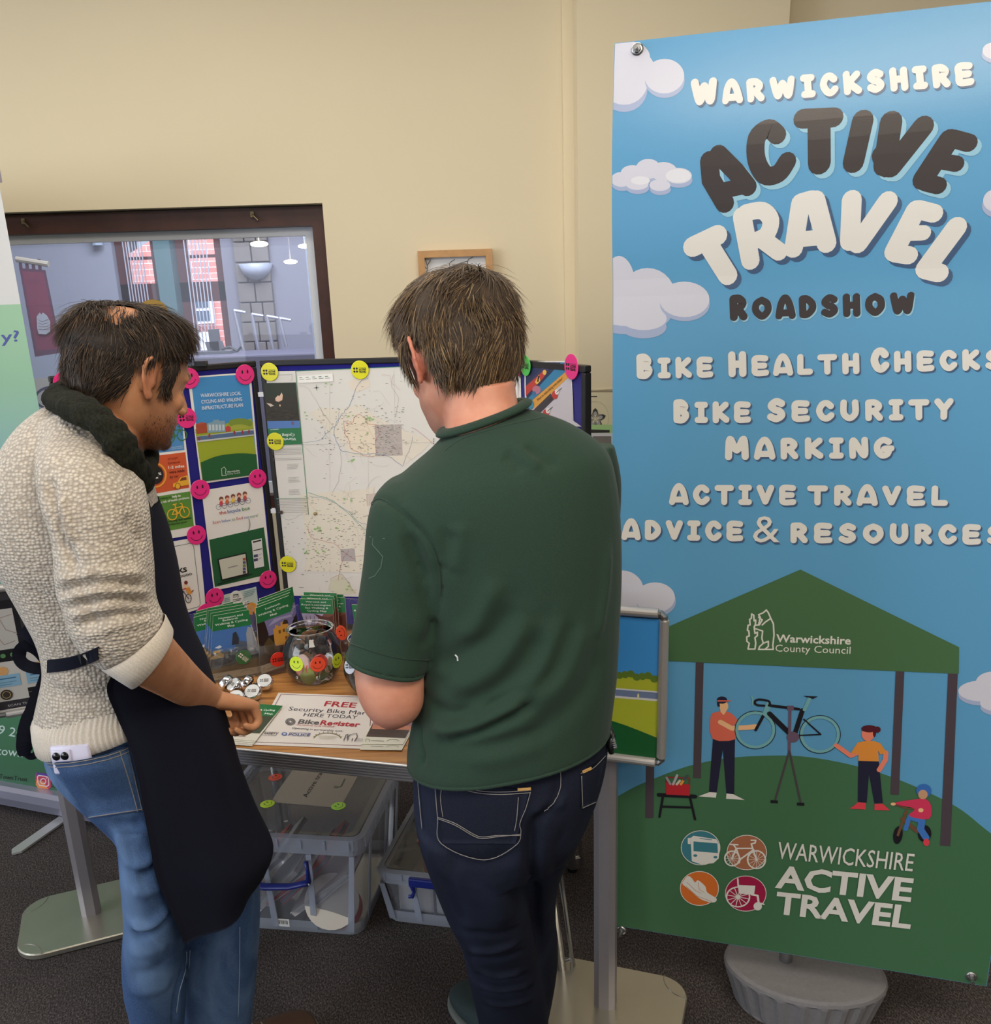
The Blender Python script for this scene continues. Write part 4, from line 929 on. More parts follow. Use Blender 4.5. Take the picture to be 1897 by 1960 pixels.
for nm, o, d_, w_ in (('left', LL, DL_, WW), ('mid', HL, d9, CW), ('right', RR0, DR_, WW)):
    n_ = nrm(d_); F_ = .015
    def q(s_, z_, off=0): p = o + d_ * s_ + n_ * off; return Vector((p.x, p.y, z_))
    b = MB(); b.slab([q(F_, BZ0 + F_, -.006), q(w_ - F_, BZ0 + F_, -.006), q(w_ - F_, BZ1 - F_, -.006), q(F_, BZ1 - F_, -.006)], n_, .006, M_felt); pn = b.build('felt_panel', bd)
    for (s0, z0, s1, z1_) in ((0, BZ0, w_, BZ0 + F_), (0, BZ1 - F_, w_, BZ1), (0, BZ0 + F_, F_, BZ1 - F_), (w_ - F_, BZ0 + F_, w_, BZ1 - F_)):
        b = MB(); c_ = q((s0 + s1) / 2, (z0 + z1_) / 2, -.004); R_ = Matrix((d_, n_, Vector((0, 0, 1)))).transposed()
        b.box(c_, (s1 - s0, .018, z1_ - z0), M_bfr, R_, bev=.003); b.build('frame_bar', pn)
    PLN[nm] = (Vector((o.x, o.y, BZ0)), d_, n_)
b = MB()
for z_ in (1.42, 1.1, .85):
    c_ = HL - d9 * .006; b.box((c_.x, c_.y, z_), (.018, .012, .012), M_white)
tag(b.build('hinges', bd), kind='stuff')
for c_ in (HL - DL_ * .16, RR0 + d9 * .0):
    b = MB(); b.box((c_.x, c_.y, BZ1 + .004), (.03, .02, .012), M_blackp); b.build('clip', bd)
# ------------------------------------------------------------------ posters
def Zz(ox, oy, k): return lambda x, y: (ox + x / k, oy + y / k)
Z2 = Zz(350, 650, 3.564); Z5 = Zz(200, 800, 4.667); Z61 = Zz(950, 640, 6.123)
def poster(plane, pts, name, lab, draw, off=.003, base=(236, 233, 230), cat='poster'):
    o, d_, n_ = PLN[plane]; o = o + n_ * off
    P3 = [PP(x, y, o, n_) for x, y in pts]
    e = empty(name, sum(P3, Vector()) / len(P3), lab, cat)
    e.location.z = min(p.z for p in P3)
    b = MB(); b.slab(P3, -n_, .0006, ink(base)); b.build('sheet', e)
    A = Art(o + n_ * .0003, d_, n_); draw(A)
    if A.Fc: A.build('printed_picture', e)
    return e
BLU = (76, 146, 208)
def d_plan(A):
    z = Z2; P_ = lambda pts, c: A.poly(zz(z, pts), ink(c))
    P_([(55, 262), (447, 235), (512, 918), (135, 968)], (66, 142, 206)); 
    P_([(84, 612), (470, 540), (512, 918), (135, 968)], (158, 172, 44))
    P_([(84, 632), (170, 575), (310, 585), (478, 560), (482, 600), (90, 645)], (168, 176, 70))
    for x in range(330, 470, 18): A.ell(*z(x, 575 - 18 * math.sin((x - 310) / 50)), 5, 6, ink((128, 150, 56)))
    P_([(88, 590), (90, 575), (160, 567), (166, 635), (94, 643)], (168, 74, 52)); P_([(85, 582), (125, 562), (160, 570)], (186, 84, 60))
    P_([(165, 572), (205, 560), (205, 548), (245, 545), (247, 556), (286, 552), (290, 628), (170, 636)], (132, 164, 184))
    for i in range(5): P_([(175 + i * 23, 580), (190 + i * 23, 579), (192 + i * 23, 618), (177 + i * 23, 620)], (196, 208, 214))
    P_([(288, 600), (308, 585), (325, 598), (327, 625), (291, 628)], (196, 70, 66))
    P_([(92, 660), (480, 610), (484, 655), (100, 700)], (196, 200, 204)); P_([(93, 662), (481, 618), (484, 646), (98, 688)], (86, 112, 148))
    for x, y in ((180, 655), (350, 635), (405, 632), (110, 675), (450, 628)): A.ell(*z(x, y), 2, 4, ink((150, 60, 80)))
    P_([(120, 838)] + cm2([(120, 838), (230, 795), (350, 777), (430, 776), (500, 782)], 3) + [(512, 918), (135, 968)], (30, 92, 48))
    for i, t in enumerate(('WARWICKSHIRE LOCAL', 'CYCLING AND WALKING', 'INFRASTRUCTURE PLAN')):
        A.text(t, *z(120 + i * 5, 394 + i * 43), *z(397 + i * 6, 377 + i * 40), 7.4, ink((232, 238, 242)), bold=.006)
    A.text('Warwickshire', *z(300, 908), *z(385, 898), 3.5, ink((210, 220, 210)), bold=.02); A.text('County Council', *z(300, 922), *z(388, 912), 3.5, ink((210, 220, 210)))
    A.stroke(zz(z, [(265, 925), (262, 880), (280, 868), (292, 885), (288, 910), (296, 925), (265, 928)]), 1, ink((210, 220, 210)))
poster('left', zz(Z2, [(33, 254), (462, 222), (522, 925), (124, 985)]), 'infrastructure_poster', 'poster reading WARWICKSHIRE LOCAL CYCLING AND WALKING INFRASTRUCTURE PLAN, a street scene under blue sky', d_plan)
def d_bus(A):
    z = Z2; P_ = lambda pts, c: A.poly(zz(z, pts), ink(c))
    P_([(180, 1366), (552, 1280), (596, 1598), (218, 1688)], (28, 92, 54))
    cols = ((214, 70, 80), (210, 110, 60), (236, 196, 70), (120, 60, 60), (200, 80, 70))
    for i in range(5):
        x, y = 262 + i * 40, 1092 - i * 9
        A.ell(*z(x, y - 5), 4.2, 4.5, ink((150, 60, 56) if i % 2 else (120, 70, 50))); A.ell(*z(x + 2, y + 6), 3.2, 3.4, ink((232, 180, 150)))
        A.ell(*z(x, y + 28), 3.6, 5.5, ink(cols[i])); A.ring(*z(x - 18, y + 50), 4.6, 5, .8, ink((120, 130, 150))); A.ring(*z(x + 22, y + 42), 4.6, 5, .8, ink((120, 130, 150)))
        A.stroke(zz(z, [(x - 18, y + 50), (x + 4, y + 36), (x + 22, y + 42)]), .9, ink((90, 90, 150)))
    A.text('the', *z(248, 1193), *z(296, 1186), 7, ink((190, 60, 60)), bold=.01); A.text('bicycle', *z(305, 1185), *z(393, 1170), 7, ink((70, 100, 170)), bold=.01); A.text('bus', *z(405, 1168), *z(456, 1158), 7, ink((60, 130, 70)), bold=.01)
    for t, x0, y0, x1, y1, c in (('Scan', 203, 1258, 256, 1249, (190, 70, 70)), ('below', 265, 1247, 325, 1238, (70, 110, 170)), ('to', 334, 1236, 356, 1232, (70, 140, 80)), ('find', 364, 1231, 408, 1224, (190, 70, 70)), ('out', 416, 1223, 450, 1218, (70, 110, 170)), ('more!', 457, 1217, 512, 1207, (70, 140, 80))): A.text(t, *z(x0, y0), *z(x1, y1), 6, ink(c))
    A.stroke(zz(z, [(448, 1225), (456, 1255), (450, 1290), (425, 1330)]), 1.1, ink((60, 80, 70)), smooth=4); A.stroke(zz(z, [(425, 1330), (440, 1322)]), 1.1, ink((60, 80, 70)))
    P_([(234, 1496), (430, 1450), (448, 1600), (262, 1646)], (20, 22, 24)); P_([(244, 1502), (424, 1460), (438, 1592), (268, 1634)], (206, 206, 192)); P_([(232, 1664), (470, 1594), (470, 1602), (236, 1674)], (14, 50, 30))
    P_([(305, 1552), (370, 1536), (371, 1544), (307, 1560)], (150, 150, 150))
    for k in range(5): P_([(405, 1490 + k * 22), (425, 1486 + k * 22), (428, 1504 + k * 22), (408, 1508 + k * 22)], ((170, 80, 60), (80, 90, 120), (120, 130, 90), (90, 90, 150), (70, 70, 90))[k])
    P_([(465, 1370), (535, 1354), (552, 1545), (486, 1560)], (226, 226, 226)); P_([(474, 1376), (530, 1362), (531, 1372), (476, 1386)], (24, 24, 26)); P_([(478, 1436), (536, 1422), (537, 1428), (479, 1442)], (24, 24, 26))
    for y in (1468, 1495): P_([(480, y), (508, y - 6), (510, y + 12), (482, y + 18)], (70, 70, 110)); P_([(514, y - 6), (536, y - 10), (536, y - 8), (514, y - 3)], (160, 160, 165)); P_([(514, y), (530, y - 4), (530, y - 2), (514, y + 3)], (160, 160, 165))
poster('left', zz(Z2, [(128, 1030), (540, 965), (606, 1632), (212, 1712)]), 'bicycle_bus_poster', 'white and green poster titled the bicycle bus with a laptop and phone picture', d_bus)
def d_conf(A):
    z = Z2
    A.ell(*z(365, 1762), 13, 14, ink((226, 230, 228))); A.ring(*z(350, 1755), 2, 2, .8, ink((50, 60, 60))); A.ring(*z(374, 1750), 2, 2, .8, ink((50, 60, 60))); A.stroke(zz(z, [(345, 1742), (376, 1738)]), 2, ink((60, 90, 70)))
    A.stroke(zz(z, [(342, 1776), (395, 1766)]), 1.4, ink((70, 80, 90))); A.stroke(zz(z, [(345, 1786), (392, 1776)]), 1.2, ink((70, 80, 90)))
    for k in range(4): A.stroke(zz(z, [(416, 1722 + k * 12), (495 - k * 6, 1702 + k * 12)]), 1.1, ink((110, 150, 160))); A.stroke(zz(z, [(285, 1768 + k * 11), (320, 1760 + k * 11)]), 1.1, ink((110, 150, 160)))
    A.ell(*z(470, 1835), 10, 12, ink((226, 156, 60)))
    for dx, c in ((1.2, BLACK), (0, (238, 238, 240))): A.text('confident', *z(320, 1840), *z(448, 1796), 8.5, ink(c), bold=.04, dx=dx, dy=dx); A.text('cycle!', *z(372, 1862), *z(442, 1836), 8.5, ink(c), bold=.04, dx=dx, dy=dx)
poster('left', zz(Z2, [(280, 1742), (500, 1686), (520, 1840), (240, 1900)]), 'confident_cycle_leaflet', 'pale teal leaflet with the words confident cycle pinned low on the left panel', d_conf, base=(196, 216, 214))
def d_info(A):
    z = Z5; P_ = lambda pts, c: A.poly(zz(z, pts), ink(c))
    P_([(215, -100), (680, -165), (714, 285), (316, 330)], (78, 140, 202)); P_([(318, 355), (722, 305), (757, 622), (365, 692)], (208, 88, 48)); P_([(385, 714), (764, 655), (798, 965), (430, 1036)], (92, 144, 58))
    P_([(330, -150), (676, -195), (680, -180), (332, -135)], (88, 150, 80))
    A.text('0.5', *z(328, 318), *z(410, 306), 12, ink((230, 236, 244))); A.text('tonnes', *z(417, 283), *z(547, 270), 6.5, ink((230, 236, 244)), bold=.01); A.text('each year', *z(468, 298), *z(550, 289), 3.4, ink((24, 44, 80)), bold=.02)
    A.text('Department for', *z(588, 270), *z(698, 255), 2.6, ink((210, 224, 240))); A.text('Transport statistics', *z(586, 284), *z(702, 270), 2.6, ink((210, 224, 240)))
    A.text('cycling', *z(566, 55), *z(662, 38), 6, ink((30, 44, 70)), bold=.02); A.text('from', *z(590, 8), *z(660, -2), 5, ink((60, 90, 130)))
    def bike(cx, cy, k, c, wd):
        A.ring(*z(cx, cy), 9 * k, 10 * k, wd, ink(c)); A.ring(*z(cx + 110 * k, cy - 22 * k), 9 * k, 10 * k, wd, ink(c))
        for q in ([(0, 0), (28, -62), (92, -72), (110, -22)], [(28, -62), (52, -8), (92, -72), (84, -100), (70, -98)], [(0, 0), (52, -8)], [(22, -92), (30, -62)], [(8, -88), (36, -96)]): A.stroke(zz(z, [(cx + x * k, cy + y * k) for x, y in q]), wd, ink(c))
    bike(582, 175, 1.0, (62, 122, 70), 2.0)
    A.text('In 2021', *z(343, 404), *z(455, 390), 6.5, ink((238, 214, 200)), bold=.01)
    A.stroke(zz(z, [(462, 405), (500, 420), (535, 460), (548, 510), (530, 570), (495, 605), (458, 615)]), 3.4, ink((236, 162, 52)), smooth=4); A.ell(*z(452, 508), 16, 18, ink((30, 26, 28)))
    A.text('52', *z(404, 545), *z(478, 536), 12, ink((240, 240, 240)), bold=.03); A.text('%', *z(480, 510), *z(508, 506), 5, ink((240, 240, 240)), bold=.02)
    for t, x0, y0, x1, y1, c, bo in (('of trips', 565, 376, 652, 364, (120, 40, 24), 0), ('between', 567, 414, 675, 400, (120, 40, 24), 0), ('1-2 miles', 570, 455, 712, 438, (240, 224, 214), .03), ('were made', 577, 496, 715, 478, (90, 26, 16), .02), ('by car', 585, 538, 660, 527, (90, 26, 16), .01)): A.text(t, *z(x0, y0), *z(x1, y1), 5.4, ink(c), bold=bo)
    P_([(608, 620), (612, 585), (650, 572), (675, 530), (745, 510), (754, 596)], (236, 174, 50)); P_([(668, 562), (686, 534), (728, 524), (732, 552)], (120, 60, 40)); A.ell(*z(652, 608), 5, 5.6, ink((236, 174, 50))); A.ring(*z(652, 608), 5, 5.6, 1, ink((110, 60, 30)))
    for k, (t, x0, y0, x1, y1, c, bo) in enumerate((('Cycling and walking can', 380, 748, 598, 712, (28, 60, 24), .01), ('help to', 603, 712, 680, 700, (236, 240, 228), .03), ('reduce the risk of health problems', 395, 780, 756, 718, (236, 240, 228), .02), ('including heart disease,', 567, 932, 778, 898, (28, 60, 24), .02), ('strokes and cancer', 570, 960, 735, 934, (28, 60, 24), .02))): A.text(t, *z(x0, y0), *z(x1, y1), 4.6, ink(c), bold=bo)
    A.ell(*z(480, 806), 3.6, 4, ink((70, 140, 196))); A.stroke(zz(z, [(482, 830), (486, 890), (476, 960)]), 5, ink((70, 140, 196))); A.stroke(zz(z, [(490, 838), (505, 868), (524, 884)]), 2, ink((70, 140, 196))); A.stroke(zz(z, [(488, 890), (508, 925), (516, 975)]), 4, ink((70, 140, 196))); A.ell(*z(482, 862), 1.6, 1.6, ink((200, 70, 110)))
    bike(602, 862, 1.0, (232, 180, 52), 2.0)
poster('left', zz(Z5, [(180, -155), (676, -215), (822, 1038), (440, 1102), (330, 720)]), 'cycling_facts_poster', 'tall infographic poster in blue, orange and green blocks with 52% in a black circle', d_info)
def d_chk(A):
    z = Z5
    A.stroke(zz(z, [(300, 1215), (500, 1172), (765, 1120), (785, 1124), (797, 1150), (856, 1655), (848, 1680), (830, 1690), (660, 1732), (420, 1800)]), .9, ink((40, 74, 50)))
    A.text('Bike', *z(400, 1300), *z(606, 1268), 13, ink(BLACK), bold=.02); A.text('Checks', *z(445, 1430), *z(740, 1372), 14, ink(BLACK), bold=.02)
    for k in range(9): A.ring(*z(535 + k * 29, 1452 - k * 7.2), 2.6, 1.6, 1.1, ink((30, 30, 34)))
    for cx, cy in ((622, 1568), (748, 1612)):
        A.ring(*z(cx, cy), 5.5, 8.2, 1.4, ink((60, 62, 70)))
        for k in range(4): a = k * .8; A.stroke([(z(cx, cy)[0] - 5 * math.cos(a), z(cx, cy)[1] - 8 * math.sin(a)), (z(cx, cy)[0] + 5 * math.cos(a), z(cx, cy)[1] + 8 * math.sin(a))], .35, ink((130, 130, 140)))
    A.stroke(zz(z, [(622, 1568), (660, 1530), (700, 1545), (748, 1612)]), 1.6, ink((66, 46, 90))); A.stroke(zz(z, [(660, 1530), (668, 1590), (710, 1550)]), 1.6, ink((66, 46, 90))); A.stroke(zz(z, [(645, 1510), (662, 1518)]), 2, ink((40, 40, 60)))
    A.ell(*z(724, 1500), 4.5, 5, ink((234, 206, 176))); A.ell(*z(726, 1470), 3.6, 3.6, ink((120, 40, 36))); A.poly(zz(z, [(722, 1525), (755, 1505), (780, 1560), (760, 1580), (735, 1560)]), ink((220, 150, 66))); A.stroke(zz(z, [(780, 1550), (790, 1540)]), 2.4, ink((150, 80, 60)))
    A.stroke(zz(z, [(724, 1520), (690, 1535)]), 2.2, ink((200, 70, 70)))
poster('left', zz(Z5, [(300, 1158), (845, 1062), (905, 1688), (420, 1840)]), 'bike_checks_poster', 'white poster reading Bike Checks above an upturned bicycle, low beside the navy apron', d_chk)
# the map
rr = random.Random(11)
def d_map(A):
    z = Z2; P_ = lambda pts, c: A.poly(zz(z, pts), ink(c))
    # tinted district areas
    P_([(860, 500), (960, 460), (1060, 480), (1200, 440), (1330, 530), (1480, 610), (1700, 690), (1640, 760), (1500, 860), (1400, 800), (1230, 800), (1130, 790), (1080, 700), (1010, 640)], (226, 218, 204))
    P_([(1100, 580), (1200, 515), (1320, 580), (1310, 790), (1160, 760), (1110, 660)], (232, 218, 196)); P_([(1130, 290), (1170, 265), (1270, 270), (1280, 320), (1190, 360), (1140, 330)], (228, 216, 200))
    P_([(1308, 582), (1490, 578), (1500, 790), (1318, 796)], (186, 176, 172)); P_([(800, 1060), (1000, 1040), (1250, 1020), (1310, 1000), (1280, 1250), (1250, 1590), (830, 1580), (840, 1380), (820, 1210)], (226, 218, 202))
    P_([(1075, 1430), (1172, 1425), (1180, 1512), (1080, 1512)], (180, 172, 172)); P_([(1250, 1055), (1330, 1045), (1330, 1130), (1255, 1135)], (206, 190, 180)); P_([(1010, 1640), (1080, 1600), (1130, 1660), (1180, 1730), (1060, 1740), (990, 1700)], (214, 212, 190))
    for k in range(4): P_([(770 + k * 3, 715), (1700, 700), (1700, 703 ), (770, 718)], (206, 202, 196)) if k == 0 else None
    for (x0, y0, x1, y1) in ((655, 1198, 1300, 1192), (692, 1592, 1250, 1588), (1000, 215, 1006, 1740), (1440, 210, 1448, 720), (1262, 700, 1268, 1200)): A.stroke(zz(z, [(x0, y0), (x1, y1)]), .55, ink((212, 208, 204)))
    red = ink((196, 116, 104)); blu = ink((132, 156, 186)); gry = ink((160, 156, 158)); teal = ink((130, 176, 160))
    for q, c, w_ in (([(1100, 555), (1150, 575), (1185, 515), (1240, 530), (1260, 575), (1325, 580), (1335, 640), (1315, 700), (1310, 790), (1250, 795), (1190, 765), (1145, 740), (1130, 670), (1105, 640), (1100, 555)], red, 1.1),
        ([(1262, 260), (1200, 300), (1160, 400), (1120, 470), (1085, 510), (1040, 580), (1040, 660), (1075, 745), (1110, 765), (1220, 785), (1340, 780), (1430, 810), (1500, 860)], blu, 1.3),
        ([(1500, 860), (1540, 760), (1570, 660)], blu, 1.0), ([(1075, 745), (1078, 860), (1060, 960), (1020, 1040)], gry, .8), ([(820, 700), (920, 690), (1000, 625), (1060, 560), (1065, 490)], blu, .9),
        ([(930, 460), (980, 530), (1030, 600)], gry, .8), ([(860, 1045), (960, 1075), (1050, 1120), (1120, 1180), (1200, 1260), (1250, 1300)], teal, 1.5), ([(862, 1070), (980, 1090), (1100, 1150), (1190, 1235), (1260, 1260)], blu, 1.1),
        ([(850, 1270), (870, 1340), (960, 1370), (1050, 1400), (1090, 1450), (1180, 1500)], red, .9), ([(1300, 600), (1360, 640), (1440, 700), (1480, 780)], gry, 1.0), ([(1310, 640), (1400, 620), (1480, 640)], gry, .7), ([(1560, 600), (1640, 650), (1720, 720)], red, .7),
        ([(1180, 1480), (1250, 1470)], red, .9), ([(1130, 1440), (1085, 1520), (1070, 1600), (1060, 1640)], red, .8), ([(1440, 240), (1420, 320), (1470, 400), (1450, 520)], gry, .7), ([(1360, 240), (1410, 250), (1430, 300), (1480, 340)], ink((206, 160, 150)), .7),
        ([(1010, 1640), (1080, 1600), (1130, 1660), (1180, 1730)], ink((190, 160, 120)), .8), ([(660, 1200), (730, 1230), (820, 1190)], gry, .6), ([(790, 310), (850, 330), (900, 400), (960, 520)], gry, .5)):
        p = []
        cp = cm2(q, 3)
        for (x, y) in cp: p.append((x + rr.uniform(-5, 5), y + rr.uniform(-5, 5)))
        A.stroke(zz(z, p), w_ * .62, c)
    grn = ink((150, 190, 120)); l = A.layer + 1; A.layer = l
    for cx, cy, n_ in ((1265, 540, 10), (1240, 660, 3), (985, 310, 3), (850, 520, 4), (1130, 500, 3), (920, 1300, 12), (1130, 1105, 3), (850, 1450, 5), (1140, 820, 4), (1060, 1290, 3), (940, 1440, 4), (1140, 1690, 5)):
        for _ in range(n_): A.ell(*z(cx + rr.uniform(-32, 32), cy + rr.uniform(-26, 26)), rr.uniform(.8, 3), rr.uniform(.8, 2.2), grn, 7, layer=l)
    # country lanes as thin wandering lines
    l = A.layer + 1; A.layer = l
    for _ in range(46):
        x, y = rr.uniform(820, 1700), rr.uniform(240, 1720); a = rr.uniform(0, 6.3); p = []
        for k in range(7): p.append((x, y)); a += rr.uniform(-.6, .6); x += 26 * math.cos(a); y += 26 * math.sin(a)
        p = [q_ for q_ in p if 800 < q_[0] < 1760 and 232 < q_[1] < 1740]
        if len(p) > 2: A.stroke(zz(z, p), .35, ink((196, 190, 184)), l)
    # village names as tiny dark marks
    l = A.layer + 1; A.layer = l; dk = ink((120, 112, 108)); gr2 = ink((132, 160, 110))
    areas = ((1100, 440, 1500, 800, 130), (820, 1050, 1270, 1580, 230), (900, 460, 1120, 760, 60), (1310, 590, 1490, 790, 50), (900, 260, 1700, 1000, 50), (680, 1230, 1240, 1740, 50))
    for x0, y0, x1, y1, n_ in areas:
        for _ in range(n_):
            x, y = rr.uniform(x0, x1), rr.uniform(y0, y1); w_ = rr.uniform(6, 17); c, s_ = z(x, y)
            A.poly([(c, s_), (c + w_ / 3.56, s_), (c + w_ / 3.56, s_ + .75), (c, s_ + .75)], dk if rr.random() < .8 else gr2, layer=l)
    A.stroke(zz(z, [(770, 216), (858, 1192)]), 1.1, ink((52, 128, 92))); A.stroke(zz(z, [(770, 214), (1700, 176)]), 1.2, ink((52, 128, 92))); A.stroke(zz(z, [(652, 1200), (702, 1730)]), .9, ink((52, 128, 92)))
    A.stroke(zz(z, [(895, 329), (930, 327)]), .6, ink(BLACK)); A.stroke(zz(z, [(911, 308), (914, 348)]), .6, ink(BLACK)); A.poly(zz(z, [(911, 318), (917, 327), (913, 338), (906, 328)]), ink(BLACK))
    A.poly(zz(z, [(786, 250), (1022, 232), (1028, 285), (790, 296)]), ink((240, 238, 234)))
    for k in range(5): A.poly(zz(z, [(795 + k * 44, 258 - k * 2.4), (815 + k * 44, 257 - k * 2.4), (815 + k * 44, 261 - k * 2.4), (795 + k * 44, 262 - k * 2.4)]), ink((60, 130, 90))); A.poly(zz(z, [(797 + k * 44, 270 - k * 2), (829 + k * 44, 268 - k * 2), (829 + k * 44, 271 - k * 2), (797 + k * 44, 273 - k * 2)]), ink((90, 110, 110)))
    # cover and key column, printed upside down
    P_([(556, 296), (772, 292), (798, 556), (575, 560)], (52, 46, 38)); P_([(560, 296), (772, 292), (780, 380), (566, 400)], (44, 52, 40)); P_([(577, 556), (798, 552), (804, 602), (582, 610)], (84, 124, 190)); P_([(583, 608), (804, 600), (815, 712), (592, 722)], (44, 116, 72))
    for q, c in (([(632, 400), (650, 380), (662, 384), (676, 360), (684, 380), (680, 412), (655, 424), (635, 418)], (226, 190, 166)), ([(572, 432), (600, 436), (624, 450), (600, 458)], (210, 192, 178)), ([(660, 442), (670, 444), (668, 456), (660, 454)], (220, 190, 160)), ([(740, 560), (760, 560), (758, 582), (746, 582)], (110, 90, 110))): P_(q, c)
    for k in range(26): A.ell(*z(575 + rr.uniform(0, 200), 470 + rr.uniform(0, 80)), rr.uniform(2, 6), 1.2, ink((66, 58, 46) if k % 2 else (44, 38, 32)), 8)
    wh = ink((220, 232, 222))
    def inv(t, x0, y0, x1, y1, h, bo):   # upside-down text: baseline runs right to left
        A.text(t, *z(x0, y0), *z(x1, y1), h, wh, bold=bo, up=(.03, 1.0))
    inv('Warwickshire', 775, 668, 618, 676, 5.5, .02); inv('Cycling Map', 765, 640, 622, 648, 5.5, .02); A.stroke(zz(z, [(600, 614), (656, 610)]), .8, wh)
    tx = ink((140, 138, 140)); l = A.layer + 1; A.layer = l
    for k in range(7): A.stroke(zz(z, [(612 + k, 742 + k * 10 + (18 if k > 4 else 0)), (808 + k, 738 + k * 10 + (18 if k > 4 else 0))]), .55, tx, l)
    for yb in (850, 940, 1025):
        for k in range(4): A.stroke(zz(z, [(715 + (yb - 850) * .07, yb + k * 10), (rr.uniform(775, 805), yb - 3 + k * 10)]), .55, tx, l)
    for k in range(9): A.stroke(zz(z, [(645 + k * 1.2, 1090 + k * 11), (845 + k * 1.1, 1086 + k * 11)]), .5, tx, l)
    A.stroke(zz(z, [(640, 1084), (848, 1080)]), .8, ink((110, 160, 130)), l); A.stroke(zz(z, [(655, 240), (748, 236), (748, 275), (735, 278)]), .7, ink((170, 178, 180)))
    A.ell(*z(673, 1177), 3.4, 3.6, ink((70, 52, 44))); A.ell(*z(905, 1187), 3.2, 3.2, ink((120, 96, 50))); A.ell(*z(904, 1184), 1.2, 1.2, ink((230, 210, 130)))
    for k in range(3): A.ell(831, 840 + k * 4, 1, 1.2, ink(BLACK))
poster('mid', [(506, 711), (566, 710), (848, 698), (860, 1020), (862, 1145), (547, 1140), (534, 990)], 'cycling_map', 'large folded paper cycling map covering the middle panel, cover printed upside down', d_map, base=(222, 219, 214), cat='map')
def d_bet(A):
    z = Z61; P_ = lambda pts, c: A.poly(zz(z, pts), ink(c))
    P_([(345, 325), (820, 328), (870, 500), (885, 700), (900, 1010), (1000, 1080), (400, 1080), (365, 900), (345, 600)], (206, 200, 210))
    P_([(345, 325), (820, 328), (825, 420), (430, 840), (365, 900), (345, 600)], (38, 50, 88)); P_([(600, 326), (700, 326), (500, 520), (345, 640), (345, 600)], (60, 56, 96))
    P_([(760, 328), (822, 328), (825, 430), (430, 760), (360, 850), (355, 770)], (56, 132, 176)); P_([(345, 610), (540, 440), (600, 430), (560, 500), (348, 725)], (196, 62, 54))
    P_([(425, 770), (825, 430), (870, 480), (452, 872)], (226, 162, 72)); P_([(452, 872), (640, 690), (680, 760), (480, 960), (430, 1000), (400, 930)], (64, 58, 66))
    A.ell(*z(568, 445), 3.6, 5, ink((238, 190, 90))); P_([(455, 560), (500, 470), (520, 545), (480, 588)], (236, 186, 84)); P_([(480, 555), (492, 485), (510, 490), (496, 558)], (30, 24, 30)); A.ell(*z(475, 650), 8, 8, ink((190, 120, 140))); A.ell(*z(445, 690), 4, 4, ink((70, 110, 160)))
    A.text('Want to make biking even better?', *z(490, 785), *z(790, 520), 5.5, ink((70, 50, 30)), up=(-.55, -.84))
    for cx, cy in ((690, 710), (585, 930)): A.ell(*z(cx, cy), 6, 8, ink((196, 62, 58))); A.ell(*z(cx + 25, cy - 35), 4, 5, ink((236, 226, 224))); A.stroke(zz(z, [(cx - 70, cy + 65), (cx - 25, cy + 25)]), 1.2, ink(BLACK)); A.stroke(zz(z, [(cx + 20, cy - 30), (cx + 80, cy - 80)]), 1.2, ink(BLACK))
    A.ell(*z(410, 820), 6, 9, ink((66, 140, 170)))
poster('right', [(1004, 692), (1092, 691), (1096, 760), (1100, 900), (1010, 900), (1004, 740)], 'biking_survey_poster', 'poster with diagonal coloured stripes reading Want to make biking even better?', d_bet)
def d_g(A):
    A.stroke([(990, 712), (994, 800), (996, 880)], .9, ink((120, 70, 60))); A.text('g', *Z61(188, 835), *Z61(232, 835), 13, ink(BLACK), bold=.03)
    A.text('cyclin', 930, 777, 979, 777, 11, ink(BLACK), bold=.03)
poster('right', [(925, 702), (996, 702), (1000, 880), (930, 880)], 'cycling_notice', "white notice on the right panel, mostly behind the green-shirted man's head", d_g)
